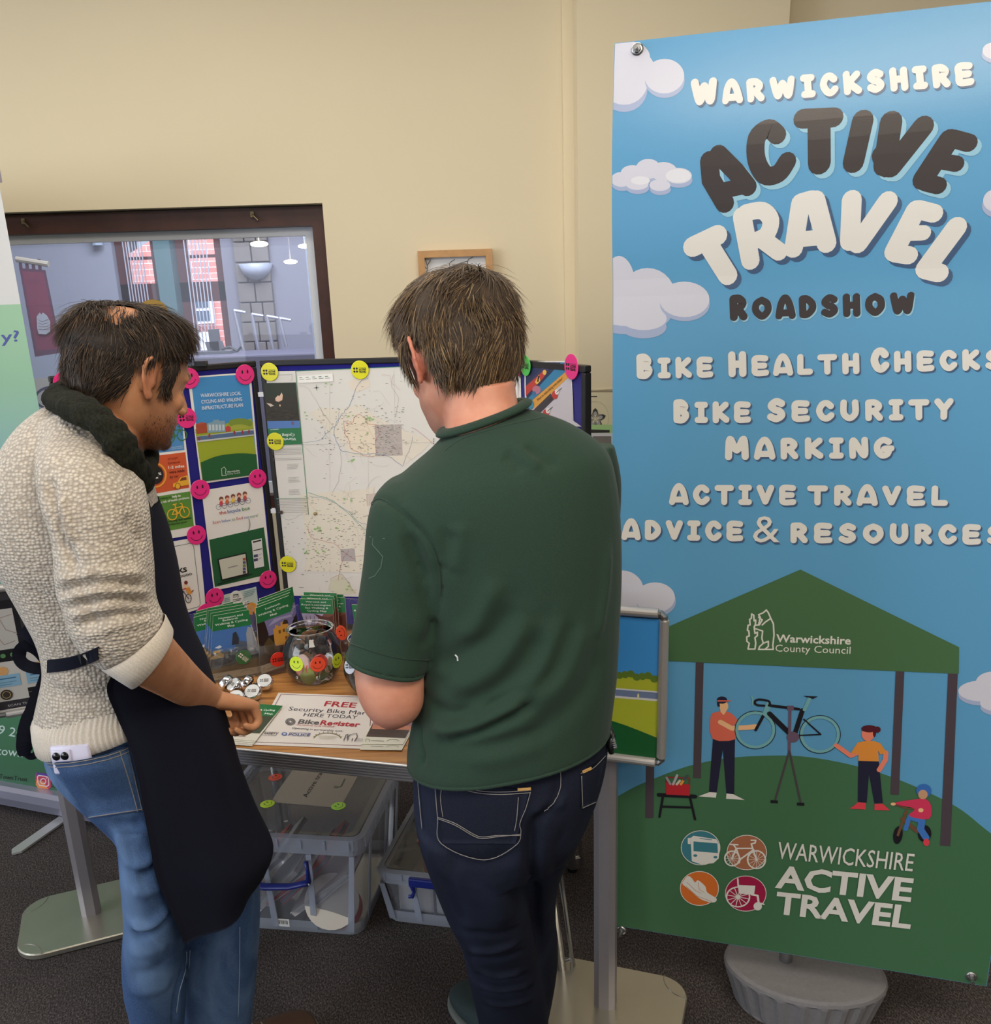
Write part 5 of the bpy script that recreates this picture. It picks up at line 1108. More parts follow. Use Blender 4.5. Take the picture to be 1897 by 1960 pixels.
# ------------------------------------------------------------------ stickers
def sticker(c, n_, right, r_, col, kind, lab, grp=None, tilt=0, parent_off=.0006):
    n_ = Vector(n_).normalized(); right = (Vector(right) - n_ * Vector(right).dot(n_)).normalized(); up = n_.cross(right)
    if tilt: right, up = right * math.cos(tilt) + up * math.sin(tilt), up * math.cos(tilt) - right * math.sin(tilt)
    e = empty('sticker', c, lab, 'sticker', grp); m_ = mat('fluorescent_%d_%d_%d' % col, col, .35, coat=.3)
    b = MB(); N_ = 30; c = Vector(c) + n_ * parent_off
    rim = [c + (right * math.cos(2 * math.pi * i / N_) + up * math.sin(2 * math.pi * i / N_)) * r_ for i in range(N_)]
    inn = [c + n_ * .0006 + (right * math.cos(2 * math.pi * i / N_) + up * math.sin(2 * math.pi * i / N_)) * r_ * .96 for i in range(N_)]
    b.add(rim + inn, [[i, (i + 1) % N_, N_ + (i + 1) % N_, N_ + i] for i in range(N_)] + [[N_ + i for i in range(N_)], list(range(N_))[::-1]], m_); b.build('disc', e)
    A = Art(c + n_ * .0007, right, n_, px=False); A.u = up
    K = ink((28, 22, 24))
    if kind == 'smile':
        for s_ in (-.28, .28): A.ell(s_ * r_, .28 * r_, .09 * r_, .19 * r_, K, 12)
        A._fat([(x * r_, y * r_) for x, y in arc(0, .05, .62, .62, 205, 335, 12)], .055 * r_, K, 3); A._fat([(-.62 * r_, -.15 * r_), (-.54 * r_, -.25 * r_)], .06 * r_, K, 3); A._fat([(.62 * r_, -.15 * r_), (.54 * r_, -.25 * r_)], .06 * r_, K, 3)
        A.build('printed_smile', e)
    else:
        wc = ink(kind) if isinstance(kind, tuple) else K
        for x in (-.62, -.33):
            for y in (.16, -.16): A.ell(x * r_, y * r_, .12 * r_, .12 * r_, wc, 10)
        A.text('WARWICKSHIRE', -.12 * r_, .17 * r_, .7 * r_, .17 * r_, .1 * r_, wc, up=(0, 1)); A.text('ACTIVE', -.12 * r_, -.06 * r_, .7 * r_, -.06 * r_, .2 * r_, wc, bold=.04, up=(0, 1)); A.text('TRAVEL', -.12 * r_, -.3 * r_, .7 * r_, -.3 * r_, .2 * r_, wc, bold=.04, up=(0, 1))
        A.build('printed_logo', e)
    return e
PINK, YEL, ORGS, GRS, LIME = (238, 48, 136), (226, 222, 30), (238, 84, 44), (66, 190, 70), (196, 232, 44)
for pl, px, py, col, kd, r_, lab in (
    ('left', 124, 733, PINK, 'smile', .026, 'pink smiley sticker at the far left of the board, behind the bearded man’s head'),
    ('left', 362, 724, PINK, 'smile', .026, 'pink smiley sticker at the infrastructure poster’s top left corner, by the bearded man’s brow'),
    ('left', 469, 717, PINK, 'smile', .026, 'pink smiley sticker at the infrastructure poster’s top right corner'),
    ('left', 357, 800, PINK, 'logo', .026, 'pink sticker with a small black travel logo in front of the bearded man’s nose'),
    ('left', 383, 937, PINK, 'smile', .026, 'pink smiley sticker at the bicycle bus poster’s top left corner'),
    ('left', 493, 916, PINK, 'smile', .026, 'pink smiley sticker at the bicycle bus poster’s top right corner'),
    ('left', 376, 1024, PINK, 'smile', .026, 'pink smiley sticker between the facts poster and the bike checks poster'),
    ('left', 411, 1143, PINK, 'smile', .026, 'pink smiley sticker at the bicycle bus poster’s bottom left corner'),
    ('left', 513, 1109, PINK, 'smile', .026, 'pink smiley sticker at the bicycle bus poster’s bottom right corner'),
    ('left', 394, 1173, PINK, 'smile', .026, 'pink smiley sticker half hidden behind the leaflet holder, lowest on the board'),
    ('mid', 516, 712, YEL, 'logo', .024, 'yellow logo sticker at the map’s top left corner'),
    ('mid', 689, 708, YEL, 'logo', .024, 'yellow logo sticker at the middle of the map’s top edge'),
    ('mid', 527, 845, YEL, 'logo', .024, 'yellow logo sticker on the map’s green cover, left edge'),
    ('mid', 551, 1080, YEL, 'logo', .024, 'yellow logo sticker at the map’s lower left edge'),
    ('right', 990, 702, PINK, 'smile', .022, 'pink smiley sticker overlapped by the green one beside the man in green’s hair'),
    ('right', 1006, 700, GRS, 'logo', .0235, 'green logo sticker at the right panel’s top left'),
    ('right', 1094, 702, PINK, 'logo', .027, 'pink logo sticker at the right panel’s top right corner')):
    o, d_, n_ = PLN[pl]; off = .0056 if py != 700 or px != 1006 else .0074
    sticker(PP(px, py, o + n_ * off, n_), n_, d_, r_, col, kd, lab.replace('’', "'"))
# ================================================================== leaflets in clear holders
M_acr = clear_mat('clear_acrylic', (.97, .97, .97), .05, (225, 225, 228), 1.3, .04)
GT = (34, 112, 62)
def nune(A, z, q):
    bl, br, tr, tl = q
    def f(u, v): return ((bl[0] * (1 - u) + br[0] * u) * (1 - v) + (tl[0] * (1 - u) + tr[0] * u) * v, (bl[1] * (1 - u) + br[1] * u) * (1 - v) + (tl[1] * (1 - u) + tr[1] * u) * v)
    return f
def quad_f(q):
    bl, br, tr, tl = q
    return lambda u, v: ((bl[0] * (1 - u) + br[0] * u) * (1 - v) + (tl[0] * (1 - u) + tr[0] * u) * v, (bl[1] * (1 - u) + br[1] * u) * (1 - v) + (tl[1] * (1 - u) + tr[1] * u) * v)
def leaflet(q, base3, dirv, lab, grp, kind, t=.0028):
    """q: photo corners bl br tr tl; the sheet stands on an upright plane through base3 along dirv"""
    n_ = nrm(dirv); n_ = (n_ + Vector((0, 0, .10))).normalized()
    P3 = [PP(x, y, base3, n_) for x, y in q]; f = quad_f(q)
    e = empty('map_leaflet', (P3[0] + P3[1]) / 2, lab, 'leaflet', grp)
    b = MB(); b.slab(P3, -n_, t, ink((214, 206, 186))); b.build('folded_sheet', e)
    A = Art(base3 + n_ * .0004, dirv, n_)
    def R_(u0, v0, u1, v1, c): A.poly([f(u0, v0), f(u1, v0), f(u1, v1), f(u0, v1)], ink(c, .3))
    def Pg(pts, c): A.poly([f(*p) for p in pts], ink(c, .3))
    R_(0, .76, 1, 1, GT)
    W_ = ink((226, 236, 226), .3)
    def line(t_, u0, u1, v, h=.040): 
        a, b_ = f(u0, v), f(u1, v); A.text(t_, *a, *b_, h * .78 * math.dist(f(0, 0), f(0, 1)), W_, bold=.008)
    if kind == 'nuneaton':
        R_(0, .10, 1, .76, (70, 112, 176)); R_(0, .10, 1, .42, (92, 88, 80)); Pg([(0, .10), (1, .10), (1, .25), (.6, .2), (0, .16)], (128, 108, 70)); Pg([(0, .3), (.3, .36), (.6, .34), (1, .4), (1, .28), (0, .2)], (58, 58, 62))
        Pg([(0, .36), (.2, .42), (.3, .38), (.3, .33), (0, .33)], (196, 160, 96)); Pg([(.05, .41), (.22, .42), (.22, .46), (.05, .45)], (214, 176, 90)); Pg([(.5, .38), (.62, .56), (.82, .52), (.9, .36)], (84, 92, 110)); Pg([(.48, .5), (.52, .68), (.6, .7), (.66, .58), (.64, .5)], (46, 48, 60)); Pg([(.82, .3), (.84, .64), (.9, .74), (1, .72), (1, .3)], (150, 150, 156))
        Pg([(.08, .5), (.2, .53), (.26, .5), (.18, .48)], (210, 220, 232))
        line('Nuneaton and', .16, .82, .93); line('Bedworth', .27, .68, .89); line('Walking & Cycling', .07, .93, .84); line('Map', .4, .58, .79)
    elif kind == 'kenilworth':
        R_(0, .12, 1, .76, (40, 30, 24)); Pg([(.15, .76), (.3, .52), (.9, .52), (1, .6), (1, .76)], (122, 116, 160)); Pg([(.3, .66), (.7, .7), (1, .68), (1, .72), (.5, .74)], (160, 152, 186)); Pg([(0, .76), (.22, .76), (.3, .55), (.2, .3), (0, .3)], (44, 28, 22))
        Pg([(.44, .34), (.44, .60), (.5, .60), (.5, .64), (.58, .64), (.58, .61), (.66, .61), (.66, .65), (.74, .66), (.74, .63), (.8, .64), (.86, .60), (.92, .40), (.9, .30)], (206, 146, 62)); Pg([(.7, .62), (.78, .68), (.86, .66), (.88, .6)], (62, 44, 34))
        for u_, v_ in ((.58, .5), (.7, .5), (.8, .48), (.74, .38)): Pg([(u_, v_), (u_ + .06, v_), (u_ + .06, v_ + .05), (u_, v_ + .05)], (120, 74, 30))
        Pg([(.14, .42), (.3, .5), (.4, .42), (.5, .3), (.3, .22), (.14, .3)], (84, 66, 34))
        line('Kenilworth', .28, .72, .92); line('Walking & Cycling', .06, .94, .86); line('Map', .4, .6, .80)
    elif kind == 'warwick':
        R_(0, .12, 1, .76, (120, 70, 52)); Pg([(0, .76), (0, .4), (.3, .5), (.6, .68), (.7, .76)], (176, 166, 200)); Pg([(.4, .76), (.8, .7), (1, .74), (1, .5), (.7, .6)], (96, 44, 30)); Pg([(0, .4), (.3, .46), (.5, .4), (.4, .2), (0, .2)], (92, 60, 46)); Pg([(.6, .4), (.8, .46), (.9, .38), (.8, .3)], (214, 176, 160))
        for k in range(7): A.stroke([f(.1 + k * .12, .45 + .03 * (k % 2)), f(.18 + k * .11, .6), f(.15 + k * .13, .72)], .8, ink((86, 44, 34), .3))
        line('Warwick and', .18, .80, .945, .034); line('Royal Leamington', .05, .94, .895, .034); line('Spa Walking &', .15, .86, .845, .034); line('Cycling Map', .2, .80, .795, .034)
    R_(0, 0, 1, .105, (206, 194, 170)); K = ink((120, 112, 96)); A.stroke([f(.08, .02), f(.06, .07), f(.1, .085), f(.12, .02)], .5, K); A.stroke([f(.16, .04), f(.34, .045)], .9, K); A.stroke([f(*p) for p in arc(.76, .02, .14, .06, 20, 160, 8)], .6, K)
    A.build('printed_cover', e); return e
def stack(front, n_, step, labf):
    for k in range(1, n_):
        c = copy_tree(front); c.location = Vector(c.location) + step * k + Vector((rnd.uniform(-.002, .002), 0, .003 * k)); c['label'] = labf(k)
ORD = ['front', 'second', 'third', 'fourth', 'fifth']
LD = Vector((math.cos(math.radians(22)), math.sin(math.radians(22)), 0))
G1 = PZ(400, 1303, .755); g = 'Nuneaton map leaflets in the left holder'
l1 = leaflet([(400, 1304), (497, 1288), (476, 1167), (408, 1179)], G1, LD, 'Nuneaton and Bedworth map leaflet, front of the right hand stack in the left holder', g, 'nuneaton')
stack(l1, 4, -nrm(LD) * .006 + Vector((-.004, 0, .002)), lambda k: 'Nuneaton and Bedworth map leaflet, %s in the right hand stack of the left holder' % ORD[k])
G0 = G1 - LD * .06 - nrm(LD) * .03
l0 = leaflet([(378, 1298), (470, 1283), (442, 1163), (371, 1182)], G0, LD, 'Nuneaton and Bedworth map leaflet peeking out on the far left of the holders', g, 'nuneaton')
stack(l0, 3, -nrm(LD) * .006 + Vector((.004, 0, .003)), lambda k: 'Nuneaton and Bedworth map leaflet, %s of the leaflets peeking out on the far left' % ORD[k])
KD = Vector((math.cos(math.radians(30)), math.sin(math.radians(30)), 0)); G2 = PZ(503, 1290, .755); g = 'Kenilworth map leaflets in the middle holder'
l2 = leaflet([(500, 1290), (571, 1266), (553, 1140), (489, 1164)], G2, KD, 'Kenilworth map leaflet with a floodlit castle, front of the middle holder', g, 'kenilworth')
stack(l2, 4, -nrm(KD) * .007 + Vector((.006, 0, .003)), lambda k: 'Kenilworth map leaflet, %s from the front in the middle holder' % ORD[k])
WD2 = Vector((math.cos(math.radians(-12)), math.sin(math.radians(-12)), 0)); G3 = Vector((-.50, 2.27, .755)); g = 'Warwick map leaflets in the right holder'
l3 = leaflet([(585, 1262), (645, 1262), (636, 1148), (573, 1146)], G3, WD2, 'Warwick and Leamington map leaflet, front left one above the glass bowl', g, 'warwick')
stack(l3, 3, -nrm(WD2) * .006 + Vector((.004, 0, .004)), lambda k: 'Warwick and Leamington map leaflet, %s behind the front left one' % ORD[k])
l4 = leaflet([(613, 1262), (668, 1262), (660, 1144), (598, 1142)], G3 - nrm(WD2) * .022, WD2, 'Warwick and Leamington map leaflet, showing to the right of the front one', g, 'warwick')
stack(l4, 2, -nrm(WD2) * .006 + Vector((-.004, 0, .004)), lambda k: 'Warwick and Leamington map leaflet, last one in the right holder')
l5 = leaflet([(690, 1280), (752, 1280), (736, 1160), (673, 1157)], Vector((-.33, 2.18, .755)), WD2, 'green topped map leaflet half hidden by the sleeve of the man in green', None, 'warwick')
def holder(l, r_, dirv, dep, hgt, lab):
    """open acrylic pocket around leaflets standing between l and r_ (world, on the table)"""
    n_ = nrm(dirv); e = empty('leaflet_holder', (l + r_) / 2, lab, 'leaflet holder', 'clear acrylic leaflet holders'); e.location.z = TZ
    z0 = TZ + .001; F0, F1 = l + n_ * .012, r_ + n_ * .012; B0, B1 = l - n_ * dep, r_ - n_ * dep
    def v(p, z_): return Vector((p.x, p.y, z_))
    for nm, pts, nn in (('front_wall', [v(F0, z0), v(F1, z0), v(F1, z0 + hgt * .5), v(F0, z0 + hgt * .56)], n_), ('back_wall', [v(B0, z0), v(B1, z0), v(B1, z0 + hgt), v(B0, z0 + hgt)], -n_),
                        ('side_wall', [v(F0, z0), v(B0, z0), v(B0, z0 + hgt), v(F0, z0 + hgt * .56)], -dirv), ('side_wall', [v(F1, z0), v(B1, z0), v(B1, z0 + hgt), v(F1, z0 + hgt * .5)], dirv), ('base', [v(F0, z0), v(F1, z0), v(B1, z0), v(B0, z0)], Vector((0, 0, 1)))):
        b = MB(); b.slab(pts, nn, .0018, M_acr); b.build(nm, e)
    return e
H1 = holder(G1 - LD * .075, G1 + LD * .132, LD, .06, .165, 'clear acrylic holder with two stacks of Nuneaton leaflets, left of the three')
H2 = holder(G2 - KD * .006, G2 + KD * .125, KD, .05, .15, 'clear acrylic holder with the Kenilworth leaflets, beside the sticker bowl')
H3 = holder(G3 + WD2 * .015, G3 + WD2 * .16, WD2, .05, .15, 'clear acrylic holder with the Warwick leaflets, behind the sticker bowl')
n_ = nrm(LD); sticker(PP(466, 1258, G1 + n_ * .016, n_) , n_, LD, .019, (52, 100, 52), (226, 214, 200), 'dark green sticker with the travel logo stuck on the left leaflet holder', tilt=-.8)
n_ = nrm(KD); sticker(PP(532, 1262, G2 + n_ * .016, n_), n_, KD, .0195, (226, 52, 36), 'logo', 'red logo sticker half peeled between the castle leaflet holder and the glass bowl')
# ================================================================== round plastic bowls
M_bowl = clear_mat('clear_bowl', (.96, .96, .96), .05, (220, 222, 226), 1.6, .02)
def bowl(c, R_, lab):
    e = empty('round_bowl', c, lab, 'bowl')
    prof = [(0, .003), (.5, .003), (.62, .02), (.84, .25), (.97, .55), (1.0, .85), (.97, 1.15), (.87, 1.42), (.76, 1.60), (.70, 1.70), (.70, 1.76), (.74, 1.80), (.775, 1.86)]
    pp = [(v.x * R_, v.y * R_ * 1.0) for v in catmull([(a, b_, 0) for a, b_ in prof], 4)]
    b = MB(); b.lathe(pp, c, M_bowl, 44); b.build('bowl_body', e, smooth=True)
    b = MB(); k = 44; b.tube([Vector(c) + Vector((R_ * .775 * math.cos(2 * math.pi * i / k), R_ * .775 * math.sin(2 * math.pi * i / k), R_ * 1.86)) for i in range(k + 1)], .0022, M_bowl, 8); b.build('rim', e, smooth=True)
    return e
RB = .0725; B1 = PZ(600, 1290, .7515); B1 = Vector((PY(598, 1250, 2.125).x, 2.125, .7515)); bowl(B1, RB, 'clear round bowl with smiley stickers, full of reflectors and black straps')
B2 = Vector((-.300, 2.045, .7515)); bowl(B2, RB, 'second clear round bowl, half hidden behind the elbow of the man in green')
def on_bowl(B, px, py, k=1.0):
    # nearest hit of the view ray with the bowl's sphere
    c = B + Vector((0, 0, RB * .85)); d_ = ray(px, py).normalized(); o = CAM - c; bq = o.dot(d_); dis = bq * bq - (o.dot(o) - (RB * k) ** 2)
    t = -bq - math.sqrt(max(dis, 0)); p = CAM + d_ * t; return p, (p - c).normalized()
for B, px, py, col, lab in ((B1, 569, 1270, (206, 232, 36), 'lime smiley sticker on the front of the first bowl'), (B1, 608, 1271, (244, 76, 34), 'orange smiley sticker in the middle of the first bowl'), (B1, 643, 1264, (200, 224, 40), 'lime smiley sticker on the right flank of the first bowl'),
        (B2, 672, 1275, (206, 214, 232), 'pale disc sticker on the second bowl beside the elbow')):
    p, n_ = on_bowl(B, px, py, 1.01); sticker(p + n_ * .0035, n_, Vector((1, 0, 0)), .0185, col, 'smile' if col[0] != 206 or col[1] == 232 else 'logo', lab)
p, n_ = on_bowl(B1, 646, 1217, 1.0); sticker(p + n_ * .012, (Vector((.8, -.45, .35))), Vector((0, 0, 1)), .019, (244, 84, 44), 'smile', 'orange sticker seen edge on at the right shoulder of the first bowl')
# contents: coloured reflector discs and black light straps
dc = ((228, 84, 74), (232, 150, 150), (226, 196, 190), (150, 168, 60), (224, 96, 60), (210, 60, 60), (70, 140, 80), (230, 226, 220))
rr = random.Random(5)
def reflector(c, n_, r_, col, lab, grp):
    n_ = Vector(n_).normalized(); b = MB(); q = n_.to_track_quat('Z', 'Y').to_matrix()
    b.lathe([(0, 0), (r_, 0), (r_, .003), (r_ * .93, .0045), (r_ * .8, .0035), (0, .0035)], c, mat('reflector_%d_%d_%d' % col, col, .25, coat=.5), 22, axis=q)
    o = b.build('reflector_disc', smooth=False); tag(o, lab, 'reflector', grp)
CN = ('red', 'salmon', 'pale pink', 'olive', 'orange', 'crimson', 'green', 'white')
for B, nm in ((B1, 'first'), (B2, 'second')):
    for i in range(8):
        a = -math.pi / 2 + (i - 3.5) * .42; rr_ = RB * (.50 if i % 2 else .42); z_ = RB * (.30 + .22 * (i % 3))
        c = B + Vector((rr_ * math.cos(a), rr_ * math.sin(a), z_)); col = dc[(i + (3 if nm == 'second' else 0)) % 8]
        reflector(c, (math.cos(a) * .9, math.sin(a) * .9 - .1, -.12 + rr.uniform(-.2, .3)), .021, col, '%s reflector disc lying inside the %s bowl' % (CN[(i + (3 if nm == 'second' else 0)) % 8], nm), 'reflectors inside the %s bowl' % nm)
M_strap = mat('black_rubber_strap', (26, 27, 30), .55); M_lamp2 = mat('grey_lamp_body', (150, 152, 158), .3)
for B, nm in ((B1, 'first'), (B2, 'second')):
    for i in range(5):
        a = i * 1.35 + .6; c = B + Vector((.030 * math.cos(a), .030 * math.sin(a), RB * (.95 + .13 * i)))
        e = empty('bicycle_light', c, ('black strap bicycle light, %s of the lights heaped inside the ' % ('lowest', 'second', 'third', 'fourth', 'topmost')[i]) + nm + ' bowl', 'light', 'bicycle lights inside the %s bowl' % nm)
        b = MB(); b.box(c, (.026, .018, .014), M_strap, Matrix.Rotation(a, 3, 'Z') @ Matrix.Rotation(.5, 3, 'X'), bev=.004); b.build('housing', e, smooth=True)
        b = MB(); b.ball(c + Vector((0, -.010, .003)), (.008, .005, .008), M_lamp2 if i % 2 else M_strap, 10); b.build('lens', e, smooth=True)
        b = MB(); pts = [c + Matrix.Rotation(a, 3, 'Z') @ Vector((.018 * math.cos(t), .006, .020 * math.sin(t) + .004)) for t in [2 * math.pi * k / 12 for k in range(11)]]
        b.tube(pts, .004, M_strap, 6, flat=.4); b.build('strap', e, smooth=True)
# ================================================================== bicycle bells
M_cb = mat('bell_chrome', (225, 225, 228), .07, 1.0); M_bf = mat('bell_badge', (205, 206, 206), .3)
for i, (px, py, n_, z_, lab) in enumerate(((507, 1305, (.05, -.62, .78), .775, 'chrome bicycle bell on the right of the heap, logo badge facing up'), (484, 1325, (-.05, -.6, .8), .772, 'chrome bicycle bell in the middle of the heap beside the fist'),
        (470, 1306, (-.75, .1, .6), .775, 'chrome bicycle bell lying on its side at the back of the heap'), (449, 1312, (-.5, -.35, .75), .772, 'chrome bicycle bell on the left of the heap, edge towards the camera'), (432, 1306, (-.7, .3, .5), .775, 'chrome bicycle bell at the far left of the heap'), (452, 1336, (.0, -.5, .85), .768, 'chrome bicycle bell nearest the fist, mostly hidden by the knuckles'))):
    c = PZ(px, py, z_); n_ = Vector(n_).normalized(); q = n_.to_track_quat('Z', 'Y').to_matrix(); r_ = .0205
    e = empty('bicycle_bell', c, lab, 'bell', 'bicycle bells heaped on the table')
    b = MB(); pr = [(r_ * .5, -.010), (r_ * .98, -.009), (r_, -.006), (r_, -.001), (r_ * .94, .005), (r_ * .86, .0075), (r_ * .83, .0078)]; b.lathe(pr, c, M_cb, 28, axis=q); b.build('dome', e, smooth=True)
    b = MB(); b.lathe([(0, .0078), (r_ * .83, .0078)], c, M_bf, 28, axis=q); b.build('badge', e)
    x = q @ Vector((1, 0, 0)); A = Art(c + n_ * .0083, x, n_, px=False); A.u = n_.cross(x)
    for k in range(4): A.ell((-.009 if k < 2 else -.005), (.002 if k % 2 else -.002), .0016, .0016, ink((90, 86, 84)), 8)
    A.poly([(-.001, -.004), (.010, -.004), (.010, .004), (-.001, .004)], ink((120, 112, 104))); A.text('BELL'[:0] + 'ACTIVE', 0, -.0025, .009, -.0025, .005, ink((190, 188, 184)), up=(0, 1)); A.build('printed_logo', e)
    s_ = n_.cross(Vector((0, 0, 1))); s_ = s_.normalized() if s_.length > .1 else Vector((1, 0, 0))
    b = MB(); b.tube([c - n_ * .008, c - n_ * .016], [.008, .007], M_strap, 10); b.tube([c - n_ * .008, c - n_ * .010 + s_ * .022, c - n_ * .008 + s_ * .030], .003, M_strap, 8); b.build('clamp', e)
# ================================================================== printed sign and loose leaflets on the table
UPV = (.45, -.89)
def flat_sheet(name, q, z_, lab, cat, draw, base=(226, 220, 216), curl=0, grp=None):
    P3 = [PZ(x, y, z_) for x, y in q]; e = empty(name, sum(P3, Vector()) / len(P3), lab, cat, grp)
    b = MB(); b.slab(P3, (0, 0, -1), .0006, ink(base)); b.build('sheet', e)
    A = Art(Vector((0, 0, z_)) + Vector((P3[0].x, P3[0].y, 0)) + Vector((0, 0, .0002)), TD, (0, 0, 1)); draw(A); A.build('printed_picture', e); return e
def d_free(A):
    k = 5.58; z = lambda x, y: (480 + x / k, 1300 + y / k)
    RED = ink((176, 40, 56)); DKK = ink((52, 48, 66)); GR = ink((96, 92, 94)); PU = ink((120, 60, 80))
    A.stroke([(488, 1420), (538, 1329), (712, 1335), (706, 1428), (488, 1420)], .7, PU)
    A.text('FREE', *z(778, 286), *z(1118, 306), 11, RED, bold=.02, up=UPV)
    A.text('Security Bike Marking', *z(398, 334), *z(1420, 392), 8.4, DKK, up=UPV); A.text('HERE TODAY', *z(560, 396), *z(1132, 426), 7.6, DKK, up=UPV)
    A.text('Bike', *z(500, 474), *z(726, 486), 9.5, GR, bold=.03, up=UPV); A.text('Register', *z(736, 488), *z(1160, 510), 10, RED, bold=.03, up=UPV)
    A.text('The National Cycle Database', *z(482, 496), *z(886, 516), 3, RED, up=UPV); A.text('Operating in partnership with:', *z(436, 532), *z(985, 566), 4, DKK, up=UPV)
    for q in (3, 2.1, 1.2): A.ring(*z(424, 456), q * 2.9, q * 2.1, .9, GR)
    A.text('SAFETY', *z(140, 588), *z(290, 596), 4, GR, bold=.03, up=UPV); A.text('PARTNERSHIP', *z(120, 606), *z(272, 612), 2.4, GR, up=UPV); A.text('Warwickshire', *z(125, 570), *z(300, 576), 2.2, GR, up=UPV)
    A.ell(*z(360, 588), 5.5, 3.2, ink((70, 96, 160))); A.ell(*z(360, 588), 3, 1.8, ink((196, 204, 220))); A.text('POLICE', *z(400, 606), *z(630, 612), 5, ink((88, 96, 150)), bold=.03, up=UPV); A.stroke([z(415, 574), z(640, 580)], .6, ink((88, 96, 150)))
    OL = ink((138, 134, 96)); A.stroke([z(*p) for p in arc(820, 640, 145, 62, 188, 352, 14)], 1, OL)
    for i in range(9): a = math.radians(200 + i * 18); A.stroke([z(820 + 145 * math.cos(a), 640 + 62 * math.sin(a)), z(820 + 160 * math.cos(a), 640 + 74 * math.sin(a))], .8, OL)
    for k_ in range(3): A.stroke([z(720 + k_ * 10, 612 + k_ * 13), z(925 - k_ * 16, 620 + k_ * 13)], .6, ink((180, 176, 150)))
    for q in ([(995, 660), (1020, 600), (1040, 595), (1030, 640), (1060, 600), (1130, 585), (1140, 620), (1110, 665)], [(1030, 660), (1050, 640)], [(1080, 664), (1090, 640)]): A.stroke([z(*p) for p in q], .8, GR)
    A.text('Warwickshire', *z(1125, 650), *z(1290, 660), 2.6, DKK, up=UPV); A.text('County Council', *z(1120, 668), *z(1290, 678), 2.4, DKK, up=UPV)
flat_sheet('security_marking_sign', [(479, 1425), (712, 1434), (724, 1333), (533, 1326)], TZ + .0016, 'white sign lying on the table reading FREE Security Bike Marking HERE TODAY', 'sign', d_free)
def d_side(A):
    k = 5.58; z = lambda x, y: (480 + x / k, 1300 + y / k)
    A.poly([z(1232, 612), z(1652, 630), z(1760, 430), z(1318, 440)], ink((70, 54, 50), .35)); A.poly([z(1290, 530), z(1700, 545), z(1760, 430), z(1318, 440)], ink((196, 130, 104), .35)); A.poly([z(1318, 490), z(1720, 500), z(1760, 430), z(1318, 440)], ink((150, 110, 130), .35))
    A.stroke([z(1290, 655), z(1420, 662)], .9, ink((130, 130, 124))); A.stroke([z(*p) for p in arc(1520, 668, 65, 26, 190, 350, 8)], .7, ink((150, 150, 130))); A.stroke([z(1228, 668), z(1232, 640), z(1262, 640), z(1270, 668)], .6, ink((130, 150, 130)))
z = lambda x, y: (480 + x / 5.58, 1300 + y / 5.58)
def d_side2(A): A.stroke([z(1290, 715), z(1410, 722)], .9, ink((130, 130, 124))); A.stroke([z(*p) for p in arc(1516, 730, 65, 22, 190, 350, 8)], .7, ink((150, 150, 130)))
flat_sheet('map_leaflet', [z(1165, 752), z(1612, 758), z(1760, 480), z(1300, 480)], TZ + .0030, 'plain-edged leaflet nearest the table front, below the elbow of the man in green', 'leaflet', d_side2, (216, 214, 200), grp='leaflets under the elbow of the man in green')
flat_sheet('map_leaflet', [z(1178, 692), z(1625, 696), z(1770, 420), z(1310, 430)], TZ + .0046, 'leaflet with a dark sunset picture under the elbow of the man in green', 'leaflet', d_side, (220, 218, 204), grp='leaflets under the elbow of the man in green')
for i in range(4):
    dx, dy = -2.5 * i, 3.2 * i
    def d_st(A, dx=dx, dy=dy, i=i):
        A.poly([(430 + dx, 1400 + dy), (497 + dx, 1404 + dy), (541 + dx, 1351 + dy), (470 + dx, 1345 + dy)], ink((64, 72, 52), .35)); A.poly([(507 + dx - 28, 1369 + dy), (524 + dx, 1371 + dy), (541 + dx, 1351 + dy), (470 + dx, 1345 + dy), (452 + dx, 1366 + dy)], ink(GT, .3))
        if i == 0: A.text('Walking & Cycling', 470, 1360, 526, 1361, 3.6, ink((226, 236, 226)), bold=.02, up=UPV); A.text('Map', 506, 1367, 522, 1368, 3.4, ink((226, 236, 226)), bold=.02, up=UPV)
        A.stroke([(440 + dx, 1408 + dy), (470 + dx, 1410 + dy)], .7, ink((140, 80, 80)))
    flat_sheet('map_leaflet', [(418 + dx, 1413 + dy), (490 + dx, 1418 + dy), (541 + dx, 1351 + dy), (470 + dx, 1345 + dy)], TZ + .0062 - .0011 * i, 'green topped map leaflet fanned under the fist, %s of four' % ('topmost', 'second', 'third', 'lowest')[i], 'leaflet', d_st, (218, 214, 202), grp='leaflets fanned under the fist')
# ================================================================== clear storage boxes under the table
M_box = clear_mat('milky_polypropylene', (.95, .96, .98), .26, (214, 220, 236), .8, .15)
M_rib = clear_mat('thick_polypropylene_edge', (.93, .95, .98), .55, (216, 224, 242), .8, .2)
M_lid = clear_mat('smoky_clear_lid', (.90, .91, .91), .16, (176, 178, 178), 1.0, .10)
M_navyp = mat('navy_plastic_handle', (28, 40, 120), .35)
def rrect(w_, d_, r_, k=5):
    out = []
    for cx, cy, a0 in ((w_ / 2 - r_, d_ / 2 - r_, 0), (-w_ / 2 + r_, d_ / 2 - r_, 90), (-w_ / 2 + r_, -d_ / 2 + r_, 180), (w_ / 2 - r_, -d_ / 2 + r_, 270)):
        out += [(cx + r_ * math.cos(math.radians(a0 + 90 * i / k)), cy + r_ * math.sin(math.radians(a0 + 90 * i / k))) for i in range(k + 1)]
    return out
